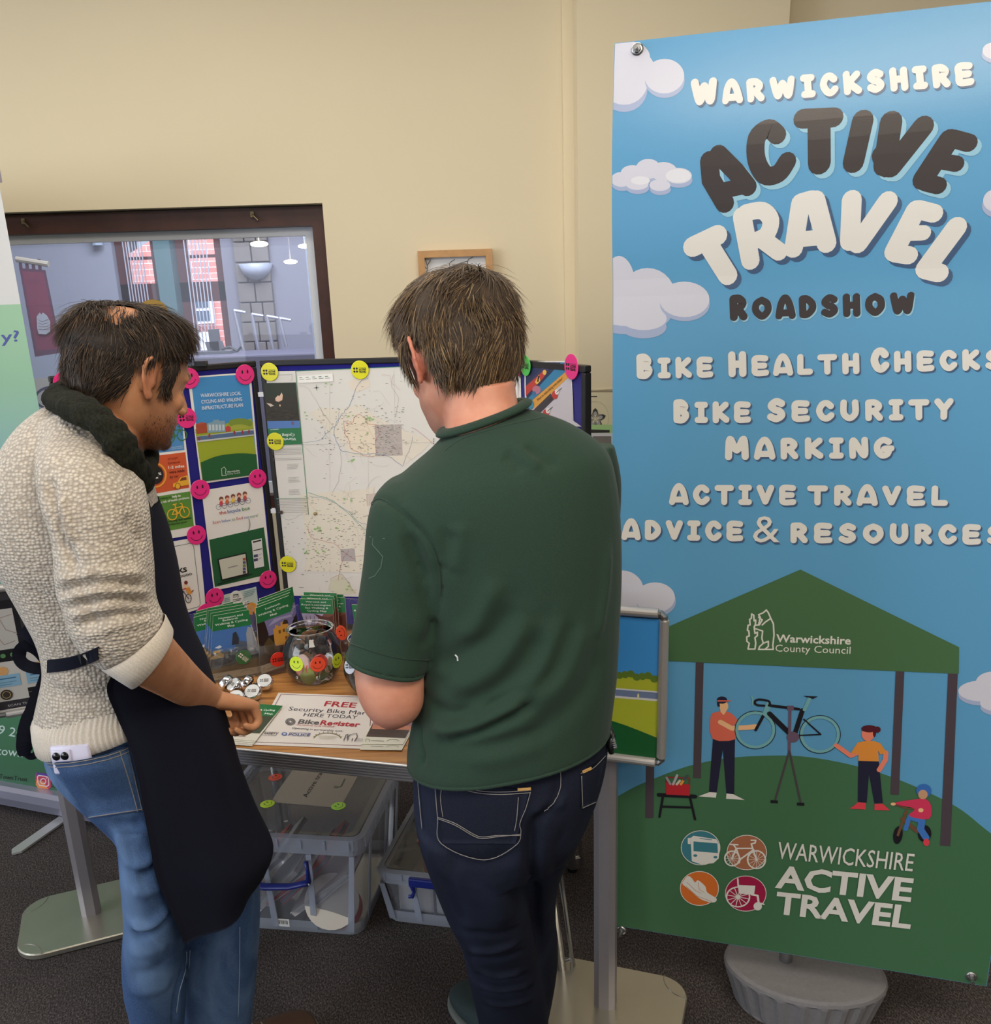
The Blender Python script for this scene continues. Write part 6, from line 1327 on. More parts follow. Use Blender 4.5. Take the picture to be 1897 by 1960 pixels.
def storage_box(fl, rot, w_, d_, h_, lab, handle, taper=.93, style=0):
    """fl: front left corner of the lid on the floor plan"""
    R_ = Matrix.Rotation(rot, 3, 'Z'); X = R_ @ Vector((1, 0, 0)); Y = R_ @ Vector((0, 1, 0)); c = Vector(fl) + X * w_ / 2 + Y * d_ / 2; c.z = 0
    e = empty('storage_box', c, lab, 'box')
    def G(x, y, z_): return c + X * x + Y * y + Vector((0, 0, z_))
    lh = .035 if h_ > .2 else .022
    # body
    b = MB(); rings = [(.80 * taper, .006, .0), (taper * .93, .012, .006), (taper * .94, .05, .05), (.965, h_ - lh - .004, 0), (1.0, h_ - lh, 0)]
    vs = []; N_ = 0
    for s_, z_, _ in rings:
        rr2 = rrect(w_ * s_, d_ * (1 - (1 - s_) * .7), .03); N_ = len(rr2); vs += [G(x, y, z_) for x, y in rr2]
    b.add(vs, [[j * N_ + i, j * N_ + (i + 1) % N_, (j + 1) * N_ + (i + 1) % N_, (j + 1) * N_ + i] for j in range(len(rings) - 1) for i in range(N_)] + [list(range(N_))[::-1]], M_box)
    b.build('box_body', e, smooth=False)
    # ribs and rims
    def rim(z0, z1, s_, nm, mm, inner=.9):
        b = MB(); a_ = rrect(w_ * s_, d_ * s_, .035); n0 = len(a_); i_ = rrect(w_ * s_ - .03, d_ * s_ - .03, .025)
        vs = [G(x, y, z0) for x, y in a_] + [G(x, y, z1) for x, y in a_] + [G(x, y, z1 + .003) for x, y in i_]
        b.add(vs, [[j * n0 + i, j * n0 + (i + 1) % n0, (j + 1) * n0 + (i + 1) % n0, (j + 1) * n0 + i] for j in range(2) for i in range(n0)], mm); return b.build(nm, e)
    rim(h_ - lh, h_ - .004, 1.02, 'lid_rim', M_rib); rim(h_ - lh - .018, h_ - lh - .002, 1.0, 'body_rim', M_rib)
    b = MB(); a_ = rrect(w_ - .03, d_ - .03, .025); i2 = rrect(w_ - .075, d_ - .075, .02); n0 = len(a_)
    b.add([G(x, y, h_ - .002) for x, y in a_] + [G(x, y, h_ - .010) for x, y in i2], [[i, (i + 1) % n0, n0 + (i + 1) % n0, n0 + i] for i in range(n0)] + [[n0 + i for i in range(n0)]], M_lid); b.build('lid', e)
    b = MB()
    for i in range(7):
        x = -w_ * .5 + w_ * (i + .5) / 7; b.box(G(x, -d_ * .51 - .001, h_ - lh / 2 - .004), (.003, .006, lh * .8), M_rib, R_)
    for i in range(9):
        y = -d_ * .5 + d_ * (i + .5) / 9
        for sx in (-1, 1): b.box(G(sx * w_ * .51, y, h_ - lh / 2 - .004), (.006, .003, lh * .8), M_rib, R_)
    tag(b.build('lid_ribs', e), kind='stuff')
    s0, s1 = taper * .94, .965
    for x in (-.48, -.1, .18, .44) if style == 0 else (-.46, -.2, .46):
        b = MB(); z0, z1 = .012, h_ - lh - .018
        b.slab([G(x * w_ * s0 - .009, -d_ / 2 * (1 - (1 - s0) * .7) - .004, z0), G(x * w_ * s0 + .009, -d_ / 2 * (1 - (1 - s0) * .7) - .004, z0), G(x * w_ + .007, -d_ / 2 * .98 - .004, z1), G(x * w_ - .007, -d_ / 2 * .98 - .004, z1)], -Y, .004, M_rib); b.build('corner_rib', e)
    for sy in (-.3, .1, .4):
        b = MB(); b.slab([G(w_ / 2 * s0 + .003, sy * d_ - .008, .012), G(w_ / 2 * s0 + .003, sy * d_ + .008, .012), G(w_ / 2 * .975 + .003, sy * d_ + .008, h_ - lh - .018), G(w_ / 2 * .975 + .003, sy * d_ - .008, h_ - lh - .018)], X, .004, M_rib); b.build('side_rib', e)
    b = MB(); a_ = rrect(w_ * s0 + .012, d_ * (1 - (1 - s0) * .7) + .012, .035); n0 = len(a_); b.add([G(x, y, .003) for x, y in a_] + [G(x, y, .038) for x, y in a_], [[i, (i + 1) % n0, n0 + (i + 1) % n0, n0 + i] for i in range(n0)], M_rib); b.build('foot_rim', e)
    handle(e, G, R_)
    return e, G, R_, X, Y
B1F = Vector((-.825, 2.152, 0)); bw, bd_, bh = .455, .42, .312
def hd1(e, G, R_):
    b = MB(); y = -bd_ / 2 - .022
    b.tube([G(-.14, y, .175), G(-.04, y - .004, .168), G(.03, y - .004, .173), G(.065, y - .002, .183), G(.085, y, .187)], [.011, .013, .012, .012, .013], M_navyp, 10, flat=.6)
    b.tube([G(.083, y, .187), G(.082, y + .004, .225), G(.078, y + .008, .245)], [.010, .007, .009], M_navyp, 10, flat=.7)
    b.tube([G(-.14, y, .175), G(-.142, y + .004, .225), G(-.14, y + .008, .245)], [.010, .007, .009], M_navyp, 10, flat=.7); b.build('handle', e, smooth=True)
    b = MB(); b.ball(G(.085, y - .010, .187), (.004, .002, .004), M_white, 8); b.build('handle_pin', e)
    b = MB(); b.box(G(-.02, -bd_ / 2 + .012, .027), (.04, .0012, .024), ink((232, 232, 232)), R_)
    for k in range(9): b.box(G(-.036 + k * .0038, -bd_ / 2 + .0112, .029), (.0008 + .0006 * (k % 3), .0006, .012), ink(BLACK), R_)
    b.build('barcode_label', e)
e1, G1b, R1b, X1b, Y1b = storage_box(B1F, math.radians(-9), bw, bd_, bh, 'large clear storage box under the table with an Active travel label on its lid', hd1)
# second and third box
B2F = Vector((-.352, 2.150, 0)); b2w, b2d, b2h = .34, .40, .172
def hd2(e, G, R_):
    y = -b2d / 2 - .012; b = MB(); x0, x1 = -.075, .065
    b.box(G((x0 + x1) / 2, y, b2h - .018), (x1 - x0, .014, .026), M_navyp, R_, bev=.004)
    for x, s_ in ((x0 + .008, -1), (x1 - .008, 1)): b.tube([G(x, y, b2h - .028), G(x + .006 * -s_, y - .002, b2h - .048), G(x, y - .003, b2h - .062), G(x + .010 * s_ * (1 if s_ > 0 else 1), y - .002, b2h - .064)], [.008, .005, .006, .005], M_navyp, 8)
    b.build('handle', e)
e2, G2b, R2b, X2b, Y2b = storage_box(B2F, math.radians(-13), b2w, b2d, b2h, 'low clear storage box with a navy clip handle, right of the large box', hd2, style=1)
e3, G3b, R3b, X3b, Y3b = storage_box(Vector((-.215, 2.60, 0)), math.radians(-12), .36, .36, .36, 'tall clear storage box standing behind the low one', lambda e, G, R_: None, style=1)
# label and stickers on the large lid
lidz = bh - .0095; LN = Vector((0, 0, 1))
def onlid(px, py): return PZ(px, py, lidz)
lb = empty('box_label', onlid(620, 1490), 'creased paper label reading Active travel taped inside the lid of the large box', 'label')
A = Art(Vector((onlid(600, 1500).x, onlid(600, 1500).y, lidz + .0005)), X1b, LN)
zl = lambda x, y: (470 + x / 4.864, 1450 + y / 4.864)
A.poly([zl(238, 415), zl(880, 470), zl(1110, 60), zl(1050, 0), zl(540, -20), zl(430, 130), zl(290, 325)], ink((168, 158, 144))); A.build('sheet', lb)
A = Art(Vector((onlid(600, 1500).x, onlid(600, 1500).y, lidz + .0008)), X1b, LN)
A.text('Active travel', *zl(570, 372), *zl(755, 88), 10, ink((34, 32, 34)), bold=.01, up=(-.97, -.1))
A.stroke([zl(865, 275), zl(890, 270), zl(925, 200)], 1.5, ink((90, 100, 90))); A.poly([zl(818, 282), zl(830, 262), zl(862, 268), zl(855, 286)], ink((110, 122, 104))); A.build('printed_words', lb)
for px, py, col, tl_, lab in ((527, 1488, (236, 78, 34), .9, 'orange smiley sticker on the large box lid, upper left'), (512, 1539, (206, 244, 30), 1.2, 'lime smiley sticker on the large box lid, lower left'), (648, 1543, (176, 240, 40), 1.2, 'lime smiley sticker on the large box lid, lower right'),
        (614, 1452, (110, 220, 60), 0, 'bright green sticker at the back left of the large box lid'), (702, 1455, (110, 220, 60), 0, 'second bright green sticker at the back right of the large box lid')):
    sticker(PZ(px, py, lidz + .0012), LN, X1b, .0205, col, 'smile', lab, tilt=tl_)
sticker(PZ(812, 1608, b2h - .007), LN, X2b, .0205, (244, 120, 34), 'smile', 'orange sticker on the lid of the low box beside the man in green', tilt=1.0)
# contents: stacks of booklets leaning in the large box
rr = random.Random(21)
for i in range(8):
    u_ = i / 7; s_ = rr.uniform(.9, 1.1)
    c = G1b(-.16 + .30 * u_, -.092, .11 + .02 * (i % 3)); Rk = R1b @ Matrix.Rotation(math.radians(-42 + rr.uniform(-5, 5)), 3, 'Y')
    o = MB(); th_ = .016; wid_ = .20 * s_
    col = ((196, 192, 190), (176, 172, 178), (150, 146, 152), (204, 198, 190), (200, 72, 66), (120, 124, 140))[i % 6]
    for k in range(5): o.box(c + Rk @ Vector((0, .0, k * .0034)), (wid_ - rr.uniform(0, .012), .20, .0026), ink(col if k not in (0, 4) else ((190, 60, 60) if i % 4 == 1 else (206, 204, 204))), Rk)
    # keep inside the box
    zs = [v.z for v in o.v]; dz = max(0, .012 - min(zs)) - max(0, max(zs) - .255)
    for v in o.v: v.z += dz; v.z = min(max(v.z, .013), .262); lx = (v - G1b(0, 0, 0)).dot(X1b); v += X1b * (min(max(lx, -.195), .195) - lx)
    t_ = o.build('booklet_stack'); tag(t_, 'pale booklets leaning inside the large clear box, %s from the left' % ('first', 'second', 'third', 'fourth', 'fifth', 'sixth', 'seventh', 'eighth', 'ninth', 'tenth', 'eleventh')[i], 'booklets', 'booklets leaning inside the large clear box'); t_['kind'] = 'stuff'
for i, (x, z_, r_, c_) in enumerate(((.13, .07, .075, (208, 200, 190)), (.15, .045, .06, (206, 60, 60)))):
    b = MB(); q = (R1b @ Vector((.15, -1, .5))).normalized().to_track_quat('Z', 'Y').to_matrix(); b.lathe([(0, 0), (r_ * .9, 0), (r_, .004), (0, .008)], G1b(x - .01, -.175 + .012 * i, z_ + .02), ink(c_), 26, axis=q)
    tag(b.build('round_tin'), ('cream round lid standing inside the large box at lower right', 'red round lid behind the cream one in the large box')[i], 'lid')
# small cardboard pots in the low box
M_pot = mat('white_card_pot', (226, 224, 226), .6)
for i in range(4):
    e = empty('card_pot', G2b(-.105 + .054 * i, -.13, .014), 'white card pot with a grey join in the low box, %s from the left' % ('first', 'second', 'third', 'fourth')[i], 'pot', 'white card pots in the low box')
    b = MB(); c = G2b(-.105 + .054 * i, -.13, .014); hh = .085; r_ = .0265
    b.box(c + Vector((0, 0, hh / 2)), (.05, .05, hh), M_pot, R2b, bev=.008); b.build('pot_body', e)
    b = MB(); b.box(c + R2b @ Vector((.026, -.024, hh / 2)), (.003, .006, hh), ink((96, 98, 118)), R2b); b.build('seam', e)
b = MB(); b.box(G2b(.10, -.08, .03), (.10, .14, .03), ink((214, 208, 204)), R2b, bev=.004); tag(b.build('folded_flyers'), 'bundle of pale flyers at the right of the low box', 'flyers')
for i, (x, y, r_, c_) in enumerate(((-.02, .0, .036, (206, 178, 150)), (.03, .03, .034, (214, 186, 160)), (-.05, -.05, .036, (168, 84, 84)))):
    b = MB(); b.ball(G2b(x, y, .10), (r_, r_, r_ * .9), mat('foam_ball_%d' % i, c_, .8), 16)
    b.box(G2b(x, y, .04), (.05, .05, .056), M_pot, R2b, bev=.004); tag(b.build('foam_ball', smooth=True), ('tan round sample on a pot seen through the low lid, left', 'tan round sample on a pot seen through the low lid, right', 'dull red round sample near the front of the low box')[i], 'ball')
b = MB(); b.box(G3b(0, 0, .15), (.28, .26, .16), ink((176, 172, 166)), R3b, bev=.01); b.box(G3b(0, -.02, .25), (.2, .2, .03), ink((206, 190, 160)), R3b); tag(b.build('paper_bundle'), 'grey bundle of paper inside the tall clear box', 'paper')
# ================================================================== people: tools
def rg(L, R, Y, b_, n=2.3, YR=None, seg=40):
    """elliptic ring between two outline points measured on the photograph, at distance Y, half depth b_"""
    PL_ = PY(*L, Y); PR_ = PY(*R, YR if YR else Y); c = (PL_ + PR_) / 2; a = (PR_ - PL_) / 2
    d_ = Vector((c.x, c.y, 0)).normalized(); d_ = (d_ - a.normalized() * d_.dot(a.normalized())).normalized()
    return ring3(c, a, d_ * b_, n, seg)
def ring3(c, a, b_, n=2.3, seg=40):
    out = []
    for i in range(seg):
        t = 2 * math.pi * i / seg; ct, st = math.cos(t), math.sin(t)
        x = math.copysign(abs(ct) ** (2 / n), ct); y = math.copysign(abs(st) ** (2 / n), st)
        out.append(c + a * x + b_ * y)
    return out
def loft(rings, cap=True, sub=3):
    N_ = len(rings[0])
    if sub > 1:
        cols = [catmull([r_[i] for r_ in rings], sub) for i in range(N_)]
        rings = [[cols[i][j] for i in range(N_)] for j in range(len(cols[0]))]
    vs = [p for r_ in rings for p in r_]; k = len(rings)
    fs = [[j * N_ + i, j * N_ + (i + 1) % N_, (j + 1) * N_ + (i + 1) % N_, (j + 1) * N_ + i] for j in range(k - 1) for i in range(N_)]
    if cap:
        for base, rv in ((0, True), ((k - 1) * N_, False)):
            c = sum((vs[base + i] for i in range(N_)), Vector()) / N_; vs.append(c); ci = len(vs) - 1
            for i in range(N_): fs.append([base + i, base + (i + 1) % N_, ci] if rv else [base + (i + 1) % N_, base + i, ci])
    return vs, fs
def chain(pts, rs, flat=1.0, seg=14, sub=3, up=None):
    P_ = catmull(pts, sub); R_ = [v.x for v in catmull([(r_, 0, 0) for r_ in rs], sub)] if len(pts) > 2 else rs
    if len(P_) != len(R_): R_ = [rs[0] + (rs[-1] - rs[0]) * i / (len(P_) - 1) for i in range(len(P_))]
    # rounded ends
    d0 = (P_[0] - P_[1]).normalized(); d1 = (P_[-1] - P_[-2]).normalized()
    P2 = [P_[0] + d0 * R_[0] * .95, P_[0] + d0 * R_[0] * .6] + P_ + [P_[-1] + d1 * R_[-1] * .6, P_[-1] + d1 * R_[-1] * .95]
    R2 = [R_[0] * .25, R_[0] * .8] + R_ + [R_[-1] * .8, R_[-1] * .25]
    b = MB(); b.tube(P2, R2, None, seg, True, flat, up); return b.v, b.f
def ballm(c, r_, rot=None, seg=18):
    b = MB(); b.ball(c, r_, None, seg, rot); return b.v, b.f
def remesh(shapes, voxel, smooth=6, fac=.5):
    vs = []; fs = []
    for v, f in shapes:
        b0 = len(vs); vs += [tuple(x) for x in v]; fs += [[b0 + j for j in q] for q in f]
    me = bpy.data.meshes.new('tmp'); me.from_pydata(vs, [], fs)
    bm = bmesh.new(); bm.from_mesh(me)
    bmesh.ops.remove_doubles(bm, verts=bm.verts, dist=1e-6); bmesh.ops.recalc_face_normals(bm, faces=bm.faces); bm.to_mesh(me); bm.free()
    o = bpy.data.objects.new('tmp', me); COL.objects.link(o)
    r_ = o.modifiers.new('r', 'REMESH'); r_.mode = 'VOXEL'; r_.voxel_size = voxel
    if smooth:
        s_ = o.modifiers.new('s', 'SMOOTH'); s_.iterations = smooth; s_.factor = fac
    dg = bpy.context.evaluated_depsgraph_get(); ev = o.evaluated_get(dg); m2 = bpy.data.meshes.new_from_object(ev)
    n = len(m2.vertices); co = np.empty(n * 3); m2.vertices.foreach_get('co', co); co = co.reshape(-1, 3)
    no = np.empty(n * 3); m2.vertices.foreach_get('normal', no); no = no.reshape(-1, 3)
    F_ = [list(p.vertices) for p in m2.polygons]
    bpy.data.objects.remove(o); bpy.data.meshes.remove(me); bpy.data.meshes.remove(m2)
    return co, no, F_
def bvh(co, F_): return BVHTree.FromPolygons([tuple(c) for c in co], F_)
def hit(tree, px, py, off=0):
    d_ = ray(px, py).normalized(); r_ = tree.ray_cast(CAM, d_)
    if r_[0] is None:
        best = None
        # nearest point on the surface to the view ray
        for k in range(24):
            p = CAM + d_ * (1.0 + k * .05); q = tree.find_nearest(p)
            if q[0] is not None and (best is None or q[3] < best[3]): best = q
        r_ = best
    n_ = r_[1]
    if n_.dot(d_) > 0: n_ = -n_
    return r_[0] + n_ * off, n_
def crease(co, no, tree, lines):
    """raise (+) or sink (-) the cloth along lines drawn over it"""
    for pts, w_, h_ in lines:
        p2 = cm2(pts, 6) if len(pts) > 2 else pts
        S = [np.array(hit(tree, *p)[0]) for p in p2]; T = []
        for i in range(len(S) - 1):
            k = max(1, int(np.linalg.norm(S[i + 1] - S[i]) / .004))
            for j in range(k): T.append((S[i] * (k - j) + S[i + 1] * j) / k)
        T.append(S[-1]); T = np.array(T); lo = T.min(0) - 3 * w_; hi = T.max(0) + 3 * w_
        idx = np.where(((co > lo) & (co < hi)).all(1))[0]
        if not len(idx): continue
        d_ = np.full(len(idx), 9.0); te = np.zeros(len(idx))
        for j, t in enumerate(T):
            e = np.linalg.norm(co[idx] - t, axis=1); m_ = e < d_; d_[m_] = e[m_]; te[m_] = j
        fade = np.clip(np.minimum(te, len(T) - 1 - te) / (len(T) * .18 + 1e-6), 0.15, 1)
        co[idx] += no[idx] * (h_ * fade * np.exp(-(d_ / w_) ** 2))[:, None]
    return co
def fromnp(name, co, F_, mats, parent, smooth=True, mi=None):
    t = np.array(wm(parent).translation); return mkobj(name, [tuple(c) for c in (co - t)], F_, mats, parent, mi, smooth, world=False)
def patch(tree, rows, off, name, m_, parent, thick=.002, sub=(10, 10)):
    """cloth patch over a quadrilateral (bl, br, tr, tl) drawn on the body"""
    bl, br, tr, tl = rows; nu, nv = sub; V = []
    for j in range(nv + 1):
        for i in range(nu + 1):
            u, v = i / nu, j / nv
            x = (bl[0] * (1 - u) + br[0] * u) * (1 - v) + (tl[0] * (1 - u) + tr[0] * u) * v; y = (bl[1] * (1 - u) + br[1] * u) * (1 - v) + (tl[1] * (1 - u) + tr[1] * u) * v
            o_ = off(u, v) if callable(off) else off; V.append(hit(tree, x, y, o_))
    k = len(V); vs = [p for p, n_ in V] + [p - n_ * thick * 2 for p, n_ in V]
    g = lambda i, j: j * (nu + 1) + i
    fs = [[g(i, j), g(i + 1, j), g(i + 1, j + 1), g(i, j + 1)] for j in range(nv) for i in range(nu)] + [[k + g(i, j + 1), k + g(i + 1, j + 1), k + g(i + 1, j), k + g(i, j)] for j in range(nv) for i in range(nu)]
    bord = [g(i, 0) for i in range(nu)] + [g(nu, j) for j in range(nv)] + [g(i, nv) for i in range(nu, 0, -1)] + [g(0, j) for j in range(nv, 0, -1)]
    fs += [[bord[i], bord[(i + 1) % len(bord)], k + bord[(i + 1) % len(bord)], k + bord[i]] for i in range(len(bord))]
    return mkobj(name, vs, fs, m_, parent, None, True)
def stitch(tree, lines, r_, m_, name, parent, off=.0006, dash=0):
    b = MB()
    for pts in lines:
        q = cm2(pts, 6) if len(pts) > 2 else [(pts[0][0] + (pts[1][0] - pts[0][0]) * i / 8, pts[0][1] + (pts[1][1] - pts[0][1]) * i / 8) for i in range(9)]
        b.tube([hit(tree, *p, off)[0] for p in q], r_, m_, 5)
    return b.build(name, parent, smooth=True)
def seam(tree, line, wpx, m_, name, parent, off=.002):
    """a flat folded band following a line on the body"""
    q = cm2(line, 6); b = MB(); V = []
    for i, p in enumerate(q):
        a = q[max(i - 1, 0)]; c = q[min(i + 1, len(q) - 1)]; tx, ty = c[0] - a[0], c[1] - a[1]; l = math.hypot(tx, ty) or 1; nx, ny = -ty / l, tx / l
        for s_, o_ in ((-1, 0), (-.5, off), (.5, off), (1, 0)): V.append(hit(tree, p[0] + nx * wpx / 2 * s_, p[1] + ny * wpx / 2 * s_, o_)[0])
    b.add(V, [[i * 4 + j, i * 4 + j + 1, i * 4 + j + 5, i * 4 + j + 4] for i in range(len(q) - 1) for j in range(3)], m_); return b.build(name, parent, smooth=True)
# ---- materials for skin, hair and clothes
def skin(name, c, c2, spec=.35):
    m = bpy.data.materials.new(name); m.use_nodes = True; N = m.node_tree.nodes; L = m.node_tree.links; b = N['Principled BSDF']
    at = N.new('ShaderNodeVertexColor'); at.layer_name = 'tone'
    tc = N.new('ShaderNodeTexCoord'); n = N.new('ShaderNodeTexNoise'); n.inputs['Scale'].default_value = 28; n.inputs['Detail'].default_value = 6; L.new(tc.outputs['Object'], n.inputs['Vector'])
    mx = N.new('ShaderNodeMix'); mx.data_type = 'RGBA'; mx.inputs['A'].default_value = rgb(*c); mx.inputs['B'].default_value = rgb(*c2); mr = N.new('ShaderNodeMapRange'); mr.inputs[1].default_value = .35; mr.inputs[2].default_value = .7
    L.new(n.outputs['Fac'], mr.inputs[0]); L.new(mr.outputs[0], mx.inputs['Factor'])
    mu = N.new('ShaderNodeMix'); mu.data_type = 'RGBA'; mu.blend_type = 'MULTIPLY'; mu.inputs['Factor'].default_value = 1; L.new(mx.outputs['Result'], mu.inputs['A']); L.new(at.outputs['Color'], mu.inputs['B']); L.new(mu.outputs['Result'], b.inputs['Base Color'])
    b.inputs['Roughness'].default_value = .52; b.inputs['Specular IOR Level'].default_value = spec; b.inputs['Subsurface Weight'].default_value = .12; b.inputs['Subsurface Radius'].default_value = (.01, .004, .002); b.inputs['Subsurface Scale'].default_value = .6
    n2 = N.new('ShaderNodeTexNoise'); n2.inputs['Scale'].default_value = 420; L.new(tc.outputs['Object'], n2.inputs['Vector']); bp = N.new('ShaderNodeBump'); bp.inputs['Strength'].default_value = .18; bp.inputs['Distance'].default_value = .001; L.new(n2.outputs['Fac'], bp.inputs['Height']); L.new(bp.outputs[0], b.inputs['Normal'])
    return m
def tone(o, fn):
    """per vertex tint of the skin (1 = plain skin); stubble, ruddy areas and painted shade under the chin"""
    me = o.data; ca = me.color_attributes.new('tone', 'FLOAT_COLOR', 'POINT'); n = len(me.vertices); co = np.empty(n * 3); me.vertices.foreach_get('co', co); co = co.reshape(-1, 3)
    col = np.ones((n, 4)); col[:, :3] = fn(co); ca.data.foreach_set('color', col.ravel())
def hairmat(name, c1, c2, c3):
    m = bpy.data.materials.new(name); m.use_nodes = True; N = m.node_tree.nodes; L = m.node_tree.links; b = N['Principled BSDF']
    g = N.new('ShaderNodeNewGeometry'); cr = N.new('ShaderNodeValToRGB'); e = cr.color_ramp.elements; e[0].color = rgb(*c1); e[1].color = rgb(*c3); q = e.new(.6); q.color = rgb(*c2)
    L.new(g.outputs['Random Per Island'], cr.inputs[0]); L.new(cr.outputs[0], b.inputs['Base Color']); b.inputs['Roughness'].default_value = .42; b.inputs['Specular IOR Level'].default_value = .45
    return m
def cloth(name, c, c2, scale, bump, rough=.9, dist=.002, sheen=.15, stretch=(1, 1, 1), kind='noise'):
    m = bpy.data.materials.new(name); m.use_nodes = True; N = m.node_tree.nodes; L = m.node_tree.links; b = N['Principled BSDF']; b.inputs['Roughness'].default_value = rough; b.inputs['Sheen Weight'].default_value = sheen; b.inputs['Specular IOR Level'].default_value = .2
    tc = N.new('ShaderNodeTexCoord'); mp = N.new('ShaderNodeMapping'); mp.inputs['Scale'].default_value = stretch; L.new(tc.outputs['Object'], mp.inputs[0])
    if kind == 'knit':
        v = N.new('ShaderNodeTexVoronoi'); v.inputs['Scale'].default_value = scale; v.inputs['Randomness'].default_value = .55; L.new(mp.outputs[0], v.inputs['Vector']); h_ = v.outputs['Distance']; lo, hi = .15, .62  # colour goes darker in the pits, shade put into the knit
    else:
        v = N.new('ShaderNodeTexNoise'); v.inputs['Scale'].default_value = scale; v.inputs['Detail'].default_value = 4; L.new(mp.outputs[0], v.inputs['Vector']); h_ = v.outputs['Fac']; lo, hi = .3, .7
    mr = N.new('ShaderNodeMapRange'); mr.inputs[1].default_value = lo; mr.inputs[2].default_value = hi; L.new(h_, mr.inputs[0])
    mx = N.new('ShaderNodeMix'); mx.data_type = 'RGBA'; mx.inputs['A'].default_value = rgb(*c); mx.inputs['B'].default_value = rgb(*c2); L.new(mr.outputs[0], mx.inputs['Factor']); L.new(mx.outputs['Result'], b.inputs['Base Color'])
    bp = N.new('ShaderNodeBump'); bp.inputs['Strength'].default_value = bump; bp.inputs['Distance'].default_value = dist; bp.invert = kind == 'knit'; L.new(h_, bp.inputs['Height']); L.new(bp.outputs[0], b.inputs['Normal'])
    return m
def denim(name, dark, light, wash, wlo=.45, whi=.75):
    m = cloth(name, dark, light, 900, .25, .85, .0006, .0, (1, 1, .5)); N = m.node_tree.nodes; L = m.node_tree.links; b = N['Principled BSDF']
    tc = N.new('ShaderNodeTexCoord'); n = N.new('ShaderNodeTexNoise'); n.inputs['Scale'].default_value = 7; n.inputs['Detail'].default_value = 5; n.inputs['Distortion'].default_value = .8; mp = N.new('ShaderNodeMapping'); mp.inputs['Scale'].default_value = (1, 1, .45); L.new(tc.outputs['Object'], mp.inputs[0]); L.new(mp.outputs[0], n.inputs['Vector'])
    mr = N.new('ShaderNodeMapRange'); mr.inputs[1].default_value = wlo; mr.inputs[2].default_value = whi; L.new(n.outputs['Fac'], mr.inputs[0]); old = b.inputs['Base Color'].links[0].from_socket
    mx = N.new('ShaderNodeMix'); mx.data_type = 'RGBA'; L.new(mr.outputs[0], mx.inputs['Factor']); L.new(old, mx.inputs['A']); mx.inputs['B'].default_value = rgb(*wash); L.new(mx.outputs['Result'], b.inputs['Base Color']); return m
# ---- head in its own frame: x forward, y to its left, z up; origin between the ears
HEADZ = [(.118, .015, -.030, .022), (.112, .040, -.055, .043), (.100, .062, -.078, .060), (.078, .082, -.094, .072), (.050, .092, -.100, .0775), (.022, .095, -.099, .0785), (.004, .088, -.096, .076), (-.012, .087, -.091, .0735), (-.030, .088, -.080, .070), (-.050, .089, -.062, .066), (-.070, .087, -.040, .059), (-.088, .086, -.012, .050), (-.102, .080, .010, .039), (-.112, .066, .026, .024)]
def head_shapes(M, k=1.0, jaw=1.0):
    """M: 4x4 matrix of the head frame"""
    T = lambda x, y, z: M @ Vector((x * k, y * k, z * k)); rings = []
    for z_, f, bk, w_ in HEADZ:
        c = T((f + bk) / 2, 0, z_); w_ = w_ * (jaw if z_ < -.03 else 1); rings.append(ring3(c, T((f + bk) / 2 + (f - bk) / 2, 0, z_) - c, T((f + bk) / 2, w_, z_) - c, 2.25, 36))
    S = [loft(rings, True, 3)]
    ch = lambda pts, rs, fl=1.0: S.append(chain([T(*p) for p in pts], [r_ * k for r_ in rs], fl, 12))
    bl = lambda p, r_: S.append(ballm(T(*p), [q * k for q in r_], M.to_3x3()))
    ch([(.089, 0, .018), (.097, 0, -.004), (.105, 0, -.022), (.108, 0, -.031)], [.0065, .0075, .0085, .0095]); bl((.100, .010, -.036), (.009, .007, .007)); bl((.100, -.010, -.036), (.009, .007, .007))
    for s_ in (-1, 1):
        ch([(.086, s_ * .010, .024), (.088, s_ * .030, .027), (.074, s_ * .050, .020)], [.008, .009, .007]); bl((.064, s_ * .040, -.022), (.020, .020, .020)); bl((.073, s_ * .031, .004), (.012, .014, .010))
        S.append(chain([T(.082, s_ * .020, .008), T(.0855, s_ * .031, .0105), T(.078, s_ * .043, .007)], [.003 * k] * 3, 1, 8))
    bl((.088, 0, -.057), (.010, .022, .0065)); bl((.0865, 0, -.067), (.010, .019, .0070)); bl((.079, 0, -.096), (.014, .020, .014)); bl((.080, 0, -.048), (.012, .016, .010))
    for s_ in (-1, 1):     # ears
        e = lambda x, z_, o=0: T(x, s_ * (.0765 + o), z_)
        S.append(chain([e(.004, .006, .002), e(.004, .026, .006), e(-.006, .036, .012), e(-.018, .034, .018), e(-.025, .020, .021), e(-.022, .000, .018), e(-.013, -.016, .012), e(-.004, -.027, .007), e(.003, -.022, .004)], [.0038, .0044, .0048, .005, .005, .0046, .0050, .0066, .005], .8, 8))
        S.append(chain([e(-.004, .022, .008), e(-.013, .012, .012), e(-.010, -.004, .010)], [.003, .0034, .003], 1, 8)); S.append(ballm(e(-.009, .004, .004), (.014 * k, .0055 * k, .026 * k), M.to_3x3() @ Matrix.Rotation(s_ * .45, 3, 'Z'))); S.append(ballm(e(.004, -.002, .003), (.005 * k, .005 * k, .008 * k), M.to_3x3()))
    return S
def head_matrix(c, yaw, pitch, rollv=0):
    """yaw: direction of the face in plan, radians from +x"""
    return Matrix.Translation(c) @ Matrix.Rotation(yaw, 4, 'Z') @ Matrix.Rotation(pitch, 4, 'Y') @ Matrix.Rotation(rollv, 4, 'X')
